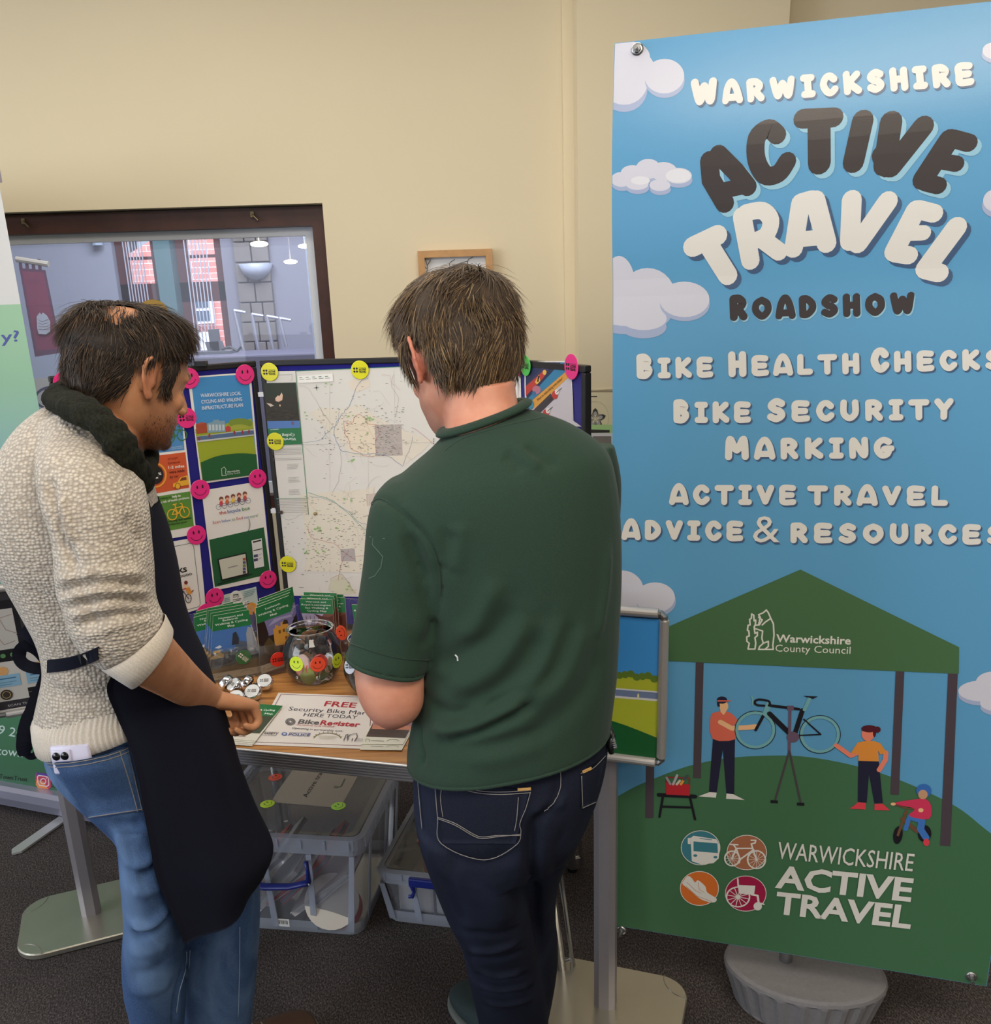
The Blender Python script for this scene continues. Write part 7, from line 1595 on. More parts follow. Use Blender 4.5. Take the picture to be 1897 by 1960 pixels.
def hand_shapes(W, D, N_, curl=(60, 75, 45), side=1, k=1.0, thumb=None, r0=.026):
    """W wrist, D towards the knuckles, N_ out of the palm; fingers bend towards N_"""
    D = D.normalized(); N_ = (N_ - D * N_.dot(D)).normalized(); S_ = D.cross(N_).normalized() * side; S = []
    kn = W + D * .088 * k
    S.append(loft([ring3(W - D * .01, S_ * r0 * k, N_ * .020 * k, 2.3, 24), ring3(W + D * .02 * k, S_ * .030 * k, N_ * .018 * k, 2.5, 24), ring3(W + D * .055 * k, S_ * .038 * k, N_ * .016 * k, 2.6, 24), ring3(kn, S_ * .040 * k, N_ * .0125 * k, 2.6, 24), ring3(kn + D * .008 * k, S_ * .034 * k, N_ * .008 * k, 2.4, 24)], True, 2))
    for i, (s_, l) in enumerate(((-.030, .95), (-.010, 1.06), (.011, 1.0), (.030, .80))):
        p = kn + S_ * s_ * k - D * .006; a = 0; pts = [p - D * .012]; d_ = D; pts.append(p)
        for seg_, ang in zip((.044, .027, .021), curl):
            a += math.radians(ang); d_ = D * math.cos(a) + N_ * math.sin(a) + S_ * s_ * .8; p = p + d_.normalized() * seg_ * l * k; pts.append(p)
        S.append(chain(pts, [.0095 * k, .0098 * k, .0088 * k, .0080 * k, .0068 * k], 1, 10, 2))
    t0 = W + D * .022 * k - S_ * .022 * k + N_ * .004
    th_ = thumb or [(.024, -.016, .010), (.050, -.022, .022), (.074, -.012, .030)]
    S.append(chain([t0] + [W + D * (.022 + x) * k + S_ * (-.022 + y) * k + N_ * z_ * k for x, y, z_ in th_], [.014 * k, .0125 * k, .0105 * k, .0085 * k], 1, 10, 3))
    return S
def make_hair(name, parent, M, k, co, no, F_, region, flow, n, length, m_, seed, lift=.25, wild=.3, capoff=None, capm=None, rad=.0005):
    """hair as many tapered locks rooted on the scalp, over a thin under layer"""
    Mi = M.inverted(); R3 = M.to_3x3(); rr = random.Random(seed)
    A4 = np.array(Mi); loc = (co @ A4[:3, :3].T + A4[:3, 3]) / k; nl = no @ A4[:3, :3].T
    reg = region(loc); fi = [f for f in F_ if all(reg[j] > .02 for j in f)]; fu = [f for f in fi if all(reg[j] > .3 for j in f)]
    # under layer
    used = sorted({j for f in fu for j in f}); mp = {j: i for i, j in enumerate(used)}
    off = capoff(loc[used]) * np.clip(reg[used], 0, 1); V = co[used] + no[used] * off[:, None]
    fromnp(name + '_under_layer', V, [[mp[j] for j in f] for f in fu], [capm], parent)
    cen = np.array([co[f].mean(0) for f in fi]); pr = np.array([reg[f].mean() for f in fi]); pr /= pr.sum(); nn = np.array([no[f].mean(0) for f in fi])
    rs = np.random.RandomState(seed); ids = rs.choice(len(fi), n, p=pr); V = []; Q = []
    for q, i in enumerate(ids):
        nv = Vector(nn[i]).normalized(); p = Vector(cen[i]) + Vector(rs.normal(0, .0015, 3)); l = (Mi @ p) / k
        d_, ll, lf = flow(l, rr); d_ = R3 @ (Vector(d_).normalized() + Vector((math.sin(l.y * 70 + l.z * 50 + seed), math.sin(l.x * 66 + l.z * 44 + seed * 2), math.sin(l.x * 58 - l.y * 62))) * .42); d_ = (d_ - nv * d_.dot(nv)); d_ = d_.normalized() if d_.length > 1e-4 else nv.orthogonal()
        d_ = (d_ + nv * (lift * lf) + Vector(rs.normal(0, wild, 3)) * .5).normalized(); L_ = length * ll * rr.uniform(.6, 1.25); r_ = rad * rr.uniform(.6, 1.3)
        p = p + nv * (.001 + .6 * float(capoff(np.array([l]))[0])); pts = [p]; g = Vector((0, 0, -1)); bend = Vector((math.sin(l.x * 90 + l.z * 80), math.sin(l.y * 95 + l.x * 40), math.sin(l.z * 85 + l.y * 50))) * .5 + Vector(rs.normal(0, .22, 3))
        for s_ in range(4):
            d_ = (d_ + nv * (-.10 * lf) + g * .07 + bend * .16).normalized(); p = p + d_ * L_ / 4; pts.append(p)
        a = d_.cross(nv); a = a.normalized() if a.length > 1e-4 else nv.orthogonal(); b0 = len(V)
        for s_, pt in enumerate(pts):
            w_ = r_ * (1.0, 1.5, 1.4, .9, .15)[s_]; V += [pt + a * w_, pt - a * w_, pt + nv * w_ * .8]
        for s_ in range(4):
            for t in range(3): u = (t + 1) % 3; Q.append([b0 + s_ * 3 + t, b0 + s_ * 3 + u, b0 + s_ * 3 + 3 + u, b0 + s_ * 3 + 3 + t])
    t0 = np.array(wm(parent).translation); Va = np.array([tuple(v) for v in V]) - t0
    o = mkobj(name, [tuple(v) for v in Va], Q, [m_], parent, None, True, world=False); o['kind'] = 'stuff'; return o
def shoe(name, heel, toe, w_, m_, ms, parent, h_=.075):
    D = (toe - heel); D.z = 0; L_ = D.length; D.normalize(); S_ = Vector((-D.y, D.x, 0)); Zv = Vector((0, 0, 1)); z0 = Vector((heel.x, heel.y, 0))
    rs = []
    for t, ww, zz_, zc in ((-.02, .30, .03, .045), (.02, .62, .07, .05), (.14, .78, .095, .058), (.30, .80, .088, .055), (.48, .86, .068, .046), (.66, 1.0, .054, .040), (.84, .96, .045, .036), (.96, .70, .036, .033), (1.0, .35, .022, .03)):
        rs.append(ring3(z0 + D * (L_ * t) + Zv * (.012 + zz_ / 2), S_ * w_ / 2 * ww, Zv * zz_ / 2, 2.6, 24))
    co, no, F_ = remesh([loft(rs, True, 3)], .005, 4); u = fromnp(name, co, F_, [m_], parent)
    rs = [ring3(z0 + D * (L_ * t) + Zv * .009, S_ * (w_ / 2 * ww + .004), Zv * .009, 5, 24) for t, ww in ((-.03, .35), (.02, .66), (.2, .80), (.45, .84), (.68, 1.0), (.86, .96), (.99, .6), (1.02, .3))]
    v, f = loft(rs, True, 3); mkobj('sole', v, f, ms, u, None, True)
    b = MB()
    for k in range(4):
        c = z0 + D * L_ * (.40 + .08 * k) + Zv * (.096 - .011 * k); b.tube([c - S_ * .018, c + Zv * .003, c + S_ * .018], .002, ms, 6)
    b.build('laces', u); return u
# ================================================================== man in green
M_skin2 = skin('fair_skin', (216, 156, 132), (202, 136, 112)); M_skin1 = skin('tan_skin', (206, 150, 112), (192, 132, 96))
M_hair2 = hairmat('brown_hair', (58, 44, 33), (98, 77, 56), (160, 132, 96)); M_cap2 = mat('brown_hair_root', (64, 50, 38), .8, bump=.8, bscale=260, var=.35, vscale=60)
M_hair1 = hairmat('dark_brown_hair', (32, 24, 20), (56, 42, 33), (104, 80, 58)); M_cap1 = mat('dark_hair_root', (38, 29, 24), .8, bump=.8, bscale=260, var=.35, vscale=60)
M_tee = cloth('bottle_green_jersey', (44, 66, 54), (36, 56, 46), 900, .15, .85, .0006, .08); M_teed = cloth('bottle_green_seam', (40, 60, 50), (34, 52, 44), 900, .2, .85, .0006)
M_jean2 = denim('indigo_denim', (17, 20, 34), (26, 31, 49), (38, 46, 68), .5, .85); M_jean1 = denim('mid_blue_denim', (44, 66, 104), (70, 96, 138), (104, 132, 172), .42, .7)
M_thr = mat('pale_thread', (128, 124, 124), .8); M_thrY = mat('tan_thread', (190, 150, 90), .8); M_shoe = mat('dark_teal_suede', (46, 62, 66), .8, bump=.3); M_solem = mat('grey_rubber_sole', (118, 126, 124), .7); M_eye = mat('eye_white', (228, 224, 218), .2)
man2 = empty('person', (0.04, 1.45, 0), 'man seen from behind in a bottle green T-shirt and dark indigo jeans', 'person')
HM2 = head_matrix(PY(885, 690, 1.47), math.radians(90 + 33), math.radians(20))
hs = head_shapes(HM2, 1.0, 1.06)
body = hs + [loft([rg((846, 740), (985, 725), 1.45, .062), rg((850, 790), (990, 765), 1.44, .062), rg((850, 850), (1004, 800), 1.42, .070), rg((820, 900), (1060, 850), 1.41, .085), rg((780, 1000), (1150, 950), 1.41, .10), rg((815, 1250), (1160, 1200), 1.40, .10), rg((815, 1400), (1140, 1370), 1.40, .10), rg((830, 1560), (1100, 1540), 1.40, .10)], True, 3),
    loft([rg((722, 985), (800, 985), 1.375, .035), rg((712, 1080), (822, 1090), 1.365, .045), rg((700, 1180), (818, 1190), 1.35, .045), rg((684, 1262), (812, 1282), 1.335, .046), rg((680, 1300), (812, 1316), 1.33, .046), rg((690, 1340), (810, 1348), 1.33, .044), rg((710, 1370), (796, 1372), 1.335, .036), rg((735, 1388), (768, 1388), 1.34, .018)], True, 3),
    chain([PY(752, 1346, 1.36), PY(756, 1322, 1.46), PY(766, 1300, 1.58)], [.042, .036, .026], 1, 18),
    loft([rg((880, 1590), (960, 1600), 1.42, .05), rg((900, 1750), (1000, 1760), 1.46, .05), rg((935, 1900), (1020, 1900), 1.56, .042), rg((955, 1990), (1015, 1990), 1.63, .035)], True, 2), loft([rg((1000, 1580), (1070, 1580), 1.45, .05), rg((995, 1730), (1050, 1730), 1.52, .045), rg((1000, 1880), (1045, 1880), 1.60, .036), rg((990, 1975), (1030, 1970), 1.67, .032)], True, 2),
    chain([PY(1128, 940, 1.51), PY(1124, 1100, 1.555), PY(1100, 1215, 1.58)], [.036, .036, .036]), chain([PY(1100, 1215, 1.58), PY(1020, 1230, 1.63), PY(930, 1230, 1.70)], [.04, .036, .026])]
body += hand_shapes(PY(766, 1300, 1.58), Vector((-.05, .5, .1)), Vector((.3, 0, -.9)), (30, 40, 30), 1, .95)
body += hand_shapes(PY(930, 1230, 1.70), Vector((-.7, .5, -.1)), Vector((0, -.3, -.9)), (40, 50, 30), -1, .95)
co, no, F_ = remesh(body, .0036, 3, .5)
bo2 = fromnp('body', co, F_, [M_skin2], man2)
Mi = np.array(HM2.inverted())
def tone2(c):
    w = c + np.array(man2.location); l = w @ Mi[:3, :3].T + Mi[:3, 3]; out = np.ones((len(c), 3))
    ear = np.exp(-(((l[:, 0] + .008) / .03) ** 2 + ((l[:, 2] - .002) / .05) ** 2)) * (np.abs(l[:, 1]) > .078); out *= 1 - ear[:, None] * np.array([.02, .30, .30])
    st = np.clip((-.03 - l[:, 2]) / .03, 0, 1) * np.clip((l[:, 0] - .005) / .03, 0, 1) * (l[:, 2] > -.14); out *= 1 - st[:, None] * np.array([.22, .18, .12])
    e = np.array(PY(745, 1380, 1.33)); d_ = np.linalg.norm(w - e, axis=1); r_ = np.exp(-(d_ / .045) ** 2); out *= 1 - r_[:, None] * np.array([.04, .18, .16]); return out
tone(bo2, tone2)
for s_ in (-1, 1):
    b = MB(); b.ball(HM2 @ Vector((.078, s_ * .031, .003)), .0105, M_eye, 12); b.build('eye', man2, smooth=True)
def reg2(l):
    x, y, z = l[:, 0], l[:, 1], l[:, 2]; line = np.where(x > .03, .035 + (x - .03) * .55, np.where(x > -.03, .012 + (x + .03) * .38, -.075 + np.clip((x + .10) / .07, 0, 1) * .045))
    side = (np.abs(y) > .05) & (x < .045) & (x > .018) & (z > -.012)
    r_ = np.clip((z - line) / .012, 0, 1); r_[side] = np.maximum(r_[side], .8); r_[(x > -.032) & (x < .012) & (z < .036) & (np.abs(y) > .06)] = 0; r_[(z < -.1)] = 0; r_[np.abs(y) > .088] = 0; return r_
def flow2(l, rr):
    x, y, z = l; cx = Vector((x + .055, y - .01, 0)); top = max(0, min(1, (z - .05) / .06))
    d_ = cx.normalized() * top * .8 + Vector((.35 * top, .7 * top, -1.0 * (1 - top))) + Vector((.25, 0, 0)) * (1 - top)
    return d_, (.75 + .65 * top) * (.6 if x > .035 else 1), .6 + 1.5 * top
hair2 = make_hair('hair', man2, HM2, 1.0, co, no, F_, reg2, flow2, 15000, .046, M_hair2, 4, .22, .12, lambda l: .007 + .009 * np.clip((l[:, 2] + .02) / .08, 0, 1) + .004 * np.sin(l[:, 0] * 90) * np.cos(l[:, 1] * 80), M_cap2)
# T-shirt
tee = [loft([rg((850, 832), (1002, 782), 1.425, .066), rg((818, 866), (1040, 792), 1.42, .085), rg((772, 905), (1100, 815), 1.415, .105), rg((738, 945), (1160, 860), 1.41, .122), rg((732, 1000), (1180, 925), 1.41, .135), rg((762, 1080), (1187, 1010), 1.41, .140), rg((792, 1170), (1188, 1100), 1.41, .140), rg((806, 1250), (1184, 1190), 1.405, .138), rg((800, 1330), (1180, 1275), 1.40, .138), rg((786, 1395), (1173, 1335), 1.40, .142), rg((779, 1440), (1168, 1372), 1.40, .146), rg((781, 1456), (1166, 1384), 1.40, .146)], True, 4),
       loft([rg((742, 920), (800, 905), 1.40, .035), rg((716, 950), (822, 940), 1.385, .058), rg((703, 1000), (836, 1010), 1.372, .064), rg((696, 1075), (843, 1085), 1.362, .064), rg((684, 1155), (842, 1172), 1.35, .062), rg((670, 1225), (824, 1258), 1.338, .060), rg((664, 1254), (813, 1287), 1.333, .060)], True, 4),
       loft([rg((1110, 860), (1175, 850), 1.47, .04), rg((1080, 900), (1186, 900), 1.50, .06), rg((1085, 960), (1188, 950), 1.53, .060), rg((1080, 1060), (1180, 1060), 1.56, .06), rg((1075, 1140), (1165, 1140), 1.575, .058)], True, 3)]
co, no, F_ = remesh(tee, .0052, 7, .5); tr = bvh(co, F_)
Zt = lambda x, y: (650 + x / 3.014, 850 + y / 3.014)
zt = lambda pts: [Zt(*p) for p in pts]
co = crease(co, no, tr, [(zt([(180, 345), (245, 315), (400, 430), (520, 560), (575, 720), (582, 880), (550, 1040)]), .006, -.006), (zt([(300, 330), (440, 460), (545, 620), (600, 800)]), .016, .005),
    (zt([(640, 480), (620, 620), (600, 780)]), .014, -.007), (zt([(700, 440), (680, 600), (640, 760)]), .014, .006), (zt([(930, 760), (860, 900), (780, 1060), (660, 1130)]), .016, .009), (zt([(1000, 900), (900, 1080), (760, 1180), (560, 1300)]), .018, -.008),
    (zt([(1090, 960), (1000, 1160), (860, 1320), (620, 1440)]), .018, .009), (zt([(1180, 1020), (1060, 1260), (900, 1420), (640, 1520)]), .018, -.009), (zt([(1290, 980), (1180, 1260), (1060, 1400), (880, 1520)]), .016, .008), (zt([(1110, 1440), (980, 1520), (760, 1620), (520, 1660)]), .010, .012), (zt([(1120, 1480), (1000, 1550), (800, 1650), (600, 1690)]), .010, -.014),
    (zt([(1080, 1400), (960, 1470), (820, 1540)]), .008, -.009), (zt([(1420, 1020), (1320, 1300), (1200, 1440), (1060, 1530)]), .018, .008), (zt([(1350, 1000), (1240, 1300), (1120, 1430)]), .014, -.007), (zt([(1490, 1150), (1440, 1380), (1280, 1560), (1050, 1640)]), .018, -.006), (zt([(1550, 560), (1530, 850), (1480, 1150)]), .010, .006),
    (zt([(470, 1620), (462, 1720), (480, 1800), (460, 1870)]), .006, -.008), (zt([(540, 1600), (700, 1680), (900, 1650), (1200, 1560)]), .016, .008), (zt([(560, 1700), (800, 1740), (1050, 1700), (1300, 1600)]), .016, -.006), (zt([(700, 1820), (950, 1800), (1200, 1700)]), .018, .006),
    (zt([(950, 60), (1000, 90), (1050, 170)]), .012, -.005), (zt([(1010, 20), (1090, 90), (1160, 130)]), .010, .006), (zt([(1060, 0), (1170, 80), (1260, 120)]), .012, -.005), (zt([(400, 480), (440, 640), (520, 820)]), .014, -.006), (zt([(330, 420), (370, 600), (470, 860)]), .014, .005), (zt([(230, 980), (380, 1060), (530, 1040)]), .02, .004),
    (zt([(620, 1290), (540, 1340), (500, 1420)]), .012, .006), (zt([(520, 1500), (640, 1560), (780, 1540)]), .012, -.009), (zt([(470, 1180), (520, 1090), (560, 1000)]), .012, -.005)])
# open the sleeve and hem visually with a turned edge
shirt = fromnp('t_shirt', co, F_, [M_tee], man2); tr = bvh(co, F_)
seam(tr, zt([(52, 1146), (150, 1182), (280, 1222), (400, 1242), (516, 1246)]), 3.2, M_teed, 'sleeve_hem_seam', shirt, .0012)
seam(tr, zt([(182, 345), (245, 317), (400, 430), (520, 560), (573, 720), (584, 870)]), 3.0, M_teed, 'shoulder_seam', shirt, .0012)
b = MB(); e_ = rg((666, 1252), (811, 1286), 1.333, .0585); b.tube(e_ + e_[:1], .0035, M_tee, 8, cap=False); b.build('sleeve_edge', shirt, smooth=True)
b = MB(); e_ = rg((783, 1452), (1164, 1380), 1.40, .144); b.tube(e_ + e_[:1], .0035, M_tee, 8, cap=False); b.build('hem_edge', shirt, smooth=True)
b = MB(); pts = rg((846, 826), (1005, 770), 1.43, .066); pts = pts + pts[:1]
b.tube(pts, .0115, M_tee, 12, cap=False, flat=.5, up=(0, -.3, 1)); b.build('collar', shirt, smooth=True)
seam(tr, [(852, 862), (880, 842), (920, 828), (965, 815), (1020, 803), (1044, 798)], 2.5, M_teed, 'collar_seam', shirt, .001)
b = MB(); b.tube([hit(tr, *p, .001)[0] for p in zt([(668, 1214), (682, 1228), (684, 1250)])], .0012, mat('white_tag_thread', (200, 200, 205), .8), 6); b.build('loose_thread', shirt)
for pts in (([(195, 540), (190, 580), (225, 620), (250, 650)], [(250, 650), (240, 710), (205, 760), (170, 775)], [(175, 535), (260, 545)]),):
    b = MB()
    for q in pts: b.tube([hit(tr, *p, .0004)[0] for p in zt(q)], .0006, mat('pale_green_line', (86, 112, 98), .8), 4)  # thin pale lines laid over the sleeve
    b.build('faint_pale_lines', shirt)
# jeans
J = [loft([rg((800, 1425), (1150, 1375), 1.40, .122), rg((792, 1470), (1162, 1415), 1.40, .134), rg((792, 1530), (1152, 1480), 1.40, .140), rg((800, 1590), (1122, 1560), 1.40, .136), rg((816, 1640), (1095, 1610), 1.41, .12)], True, 3),
     loft([rg((796, 1560), (960, 1590), 1.38, .105), rg((806, 1610), (995, 1640), 1.385, .108), rg((832, 1685), (1012, 1700), 1.41, .098), rg((856, 1745), (1022, 1755), 1.44, .088), rg((882, 1800), (1030, 1805), 1.475, .080), rg((895, 1860), (1040, 1860), 1.52, .074), rg((908, 1915), (1046, 1915), 1.56, .070), rg((918, 1960), (1050, 1962), 1.60, .068), rg((925, 1995), (1046, 2000), 1.635, .066)], True, 3),
     loft([rg((960, 1540), (1125, 1540), 1.43, .105), rg((975, 1610), (1094, 1605), 1.45, .10), rg((970, 1680), (1070, 1670), 1.48, .088), rg((970, 1750), (1063, 1740), 1.52, .078), rg((972, 1830), (1068, 1820), 1.565, .072), rg((972, 1900), (1060, 1890), 1.61, .066), rg((965, 1965), (1046, 1955), 1.66, .064), rg((960, 1990), (1036, 1980), 1.69, .062)], True, 3)]
co, no, F_ = remesh(J, .0052, 4, .5); tr = bvh(co, F_)
Zj = lambda x, y: (750 + x / 3.449, 1400 + y / 3.449); zj = lambda pts: [Zj(*p) for p in pts]
co = crease(co, no, tr, [(zj([(1100, 220), (1108, 380), (1020, 520), (940, 640), (930, 860), (955, 1160), (985, 1500)]), .010, -.016), (zj([(560, 1560), (700, 1610), (880, 1570)]), .009, .008), (zj([(540, 1600), (700, 1650), (900, 1610)]), .008, -.009), (zj([(560, 1660), (720, 1700), (930, 1660)]), .009, .008), (zj([(570, 1715), (740, 1745), (930, 1700)]), .008, -.008), (zj([(500, 1440), (680, 1440), (860, 1370)]), .010, .008), (zj([(500, 1500), (680, 1510), (880, 1450)]), .009, -.008),
    (zj([(480, 1330), (700, 1340), (860, 1300)]), .012, -.006), (zj([(330, 820), (600, 870), (860, 780)]), .016, -.006), (zj([(620, 900), (720, 1100), (760, 1300)]), .02, .006), (zj([(260, 900), (420, 1100), (500, 1300)]), .014, -.005), (zj([(600, 1780), (760, 1800), (950, 1750)]), .010, .006), (zj([(940, 560), (1040, 480), (1160, 460)]), .012, .007), (zj([(1180, 580), (1100, 760), (1080, 960)]), .012, -.005)])
jeans2 = fromnp('jeans', co, F_, [M_jean2], man2); tr = bvh(co, F_)
pk = empty('x', (0, 0, 0)); bpy.data.objects.remove(pk)
def q2(*p): return [Zj(*a) for a in p]
patch(tr, q2((340, 735), (815, 735), (905, 392), (290, 300)), .0022, 'back_pocket', M_jean2, jeans2, .0012, (14, 12)); patch(tr, q2((1244, 500), (1335, 470), (1400, 170), (1240, 270)), .0022, 'back_pocket', M_jean2, jeans2, .0012, (8, 10))
stitch(tr, [zj(q) for q in ([(290, 300), (310, 560), (335, 735), (610, 838), (815, 745), (850, 660), (845, 600), (885, 500), (915, 395)], [(300, 300), (420, 360), (560, 400), (720, 412), (915, 400)], [(290, 290), (430, 345), (560, 385), (720, 396), (920, 384)], [(310, 562), (420, 600), (540, 670), (600, 690), (700, 680), (850, 680)], [(312, 572), (420, 612), (540, 682), (600, 700), (700, 688), (850, 672)], [(180, 250), (190, 420), (210, 640)], [(1105, 215), (1112, 330), (1080, 450), (1000, 520)], [(1240, 275), (1320, 240), (1400, 160)], [(1245, 290), (1252, 500)], [(1250, 500), (1340, 460)], [(835, 430), (825, 560), (810, 650)], [(350, 330), (330, 430), (345, 560)])], .0007, M_thr, 'stitching', jeans2, .0032)
stitch(tr, [zj(q) for q in ([(830, 376), (918, 370)], [(830, 384), (918, 378)], [(1250, 262), (1305, 236)], [(1254, 270), (1308, 244)])], .0016, M_thrY, 'bar_tacks', jeans2, .0035)
bt = MB(); bt.tube([hit(tr, *Zj(1085, 190), .004)[0], hit(tr, *Zj(1092, 225), .004)[0]], .006, M_jean2, 8, flat=.4); bt.build('belt_loop', jeans2)
h2 = PZ(1000, 2010, .0); hl = Vector((.01, 1.655, 0)); shoe('shoe', PZ(985, 2030, .02), PZ(880, 1885, .03), .100, M_shoe, M_solem, man2); shoe('shoe', PZ(1010, 1990, .02) + Vector((.01, .06, 0)), PZ(1000, 1880, .03) + Vector((.02, .10, 0)), .095, M_shoe, M_solem, man2)
# keys at the hip
ky = empty('key_fob', PY(1172, 1440, 1.39), 'black key fob and cord clipped at the right hip of the man in green', 'keys')
b = MB(); b.tube([PY(1166, 1383, 1.40), PY(1168, 1398, 1.37), PY(1172, 1412, 1.36)], [.0035, .006, .006], M_blackp, 8); b.tube([PY(1170, 1410, 1.36), PY(1168, 1425, 1.36), PY(1170, 1440, 1.36)], [.009, .011, .008], M_blackp, 10, flat=.6); b.build('fob', ky, smooth=True)
b = MB(); b.tube([PY(1172, 1405, 1.355), PY(1178, 1432, 1.355)], .0026, M_steel, 8)
for k in range(4): b.ball(PY(1174 + k, 1418 + k * 4, 1.352), .004, M_steel, 8)
b.build('keys', ky)
b = MB(); b.tube([PY(1165, 1402, 1.39), PY(1163, 1416, 1.37), PY(1166, 1428, 1.37)], .005, mat('white_tag', (226, 214, 196), .6), 8, flat=.5); b.build('tag', ky)
# ================================================================== bearded man in sweater and apron
M_knit = cloth('oatmeal_knit', (222, 212, 198), (172, 161, 150), 150, .9, .95, .004, .3, (1, 1, 1.25), 'knit'); M_rib1 = cloth('oatmeal_rib', (216, 206, 194), (196, 186, 174), 500, .3, .95, .001, .3)
M_apron = cloth('navy_apron_twill', (15, 17, 30), (22, 25, 42), 1000, .25, .9, .0006, .0); M_scarf = cloth('dark_olive_scarf_knit', (42, 43, 32), (16, 17, 15), 260, 1.0, .95, .003, .0, (1, 1, .5))
man1 = empty('person', (-.62, 1.53, 0), 'bearded man in an oatmeal knit sweater, dark scarf and navy apron reaching over the table', 'person')
HM1 = head_matrix(PY(247, 727, 1.60), math.radians(47), math.radians(18))
HS1 = .985
wr = PY(402, 1338, 1.56)
body = head_shapes(HM1, HS1) + [loft([rg((150, 700), (262, 745), 1.60, .055), rg((150, 752), (262, 800), 1.59, .056), rg((130, 800), (272, 850), 1.57, .062), rg((110, 860), (262, 910), 1.56, .07), rg((60, 930), (276, 985), 1.55, .11), rg((50, 1020), (290, 1080), 1.55, .12), rg((80, 1180), (330, 1210), 1.54, .11), rg((140, 1290), (330, 1290), 1.54, .10), rg((160, 1390), (340, 1390), 1.53, .10), rg((250, 1520), (370, 1520), 1.53, .09)], True, 3),
    chain([PY(182, 930, 1.41), PY(200, 1010, 1.355), PY(222, 1130, 1.33), PY(240, 1215, 1.325)], [.042, .044, .044, .043], 1, 18),
    loft([rg((232, 1262), (308, 1196), 1.325, .043), rg((254, 1294), (326, 1224), 1.335, .042), rg((300, 1320), (356, 1258), 1.39, .037), rg((345, 1344), (386, 1290), 1.46, .031), rg((386, 1360), (416, 1316), 1.54, .025), rg((394, 1362), (424, 1322), 1.56, .025)], True, 3),
    chain([PY(240, 960, 1.70), PY(250, 1060, 1.72), PY(280, 1200, 1.72)], [.045, .042, .038]), chain([PY(280, 1200, 1.72), PY(330, 1310, 1.74)], [.036, .026]),
    loft([rg((240, 1600), (330, 1600), 1.46, .06), rg((268, 1760), (335, 1760), 1.47, .055), rg((275, 1950), (335, 1950), 1.48, .05), rg((285, 2110), (330, 2110), 1.50, .035)], True, 2), loft([rg((330, 1600), (420, 1600), 1.62, .06), rg((370, 1760), (465, 1760), 1.62, .055), rg((380, 1950), (460, 1950), 1.63, .05), rg((395, 2070), (440, 2070), 1.65, .035)], True, 2)]
Dh = (PY(490, 1352, 1.64) - wr); body += hand_shapes(wr, Dh, Vector((.10, -.10, -1)), (55, 85, 50), -1, .98, [(.024, -.020, .016), (.052, -.018, .034), (.080, -.004, .040)])
body += hand_shapes(PY(330, 1310, 1.74), Vector((.35, .3, -.7)), Vector((0, .3, -.9)), (30, 40, 30), 1, .9)
co, no, F_ = remesh(body, .0036, 3, .5); bo1 = fromnp('body', co, F_, [M_skin1], man1)
M1i = np.array(HM1.inverted())
def tone1(c):
    w = c + np.array(man1.location); l = (w @ M1i[:3, :3].T + M1i[:3, 3]) / HS1; out = np.ones((len(c), 3)); x, y, z = l[:, 0], l[:, 1], l[:, 2]
    jaw = np.clip((-.012 - z - np.clip(x - .03, 0, 1) * .35) / .035, 0, 1) * np.clip((x + .020) / .035, 0, 1) * np.clip((z + .145) / .03, 0, 1); side = np.clip((x + .004) / .02, 0, 1) * np.clip((.045 - x) / .03, 0, 1) * np.clip((.012 - z) / .02, 0, 1) * np.clip((z + .06) / .03, 0, 1) * (np.abs(y) > .045) * (np.abs(y) < .079); lip = np.exp(-(((z + .062) / .008) ** 2)) * (x > .084)
    b = np.clip(np.maximum(jaw, side * .75) - lip * .6, 0, 1); low = np.clip((-.055 - z) / .035, 0, 1); out *= 1 - (b * (.42 + .36 * low))[:, None] * np.array([.85, .95, 1.0])  # lower jaw darker: beard, plus shade under the chin put into the tint
    ear = np.exp(-(((x + .008) / .03) ** 2 + ((z - .002) / .05) ** 2)) * (np.abs(y) > .079); out *= 1 - ear[:, None] * np.array([.0, .16, .14]); br = np.exp(-(((z - .027) / .006) ** 2)) * (x > .065) * (np.abs(y) > .008) * (np.abs(y) < .05); out *= 1 - br[:, None] * .72; return out
tone(bo1, tone1); M_skin1b = mat('stubbled_skin', (128, 94, 72), .8, bump=.4, bscale=600, var=.2, vscale=120)
for s_ in (-1, 1):
    b = MB(); b.ball(HM1 @ Vector((.0735, s_ * .031, .002)), .0100, M_eye, 12); b.build('eye', man1, smooth=True)
def reg1(l):
    x, y, z = l[:, 0], l[:, 1], l[:, 2]; line = np.where(x > .035, .060 + (x - .035) * .55, np.where(x > -.03, .022 + (x + .03) * .58, -.080 + np.clip((x + .10) / .07, 0, 1) * .06)); r_ = np.clip((z - line) / .012, 0, 1)
    sb = (np.abs(y) > .055) & (x < .040) & (x > .014) & (z > -.016); r_[sb] = np.maximum(r_[sb], .9); r_[(x > -.032) & (x < .010) & (z < .036) & (np.abs(y) > .06)] = 0; bald = np.exp(-(((x + .050) / .036) ** 2 + ((y + .034) / .036) ** 2)) * np.clip((z - .045) / .035, 0, 1); r_ = r_ * (1 - 1.25 * bald).clip(.07, 1); r_[np.abs(y) > .088] = 0; r_[z < -.1] = 0; return r_
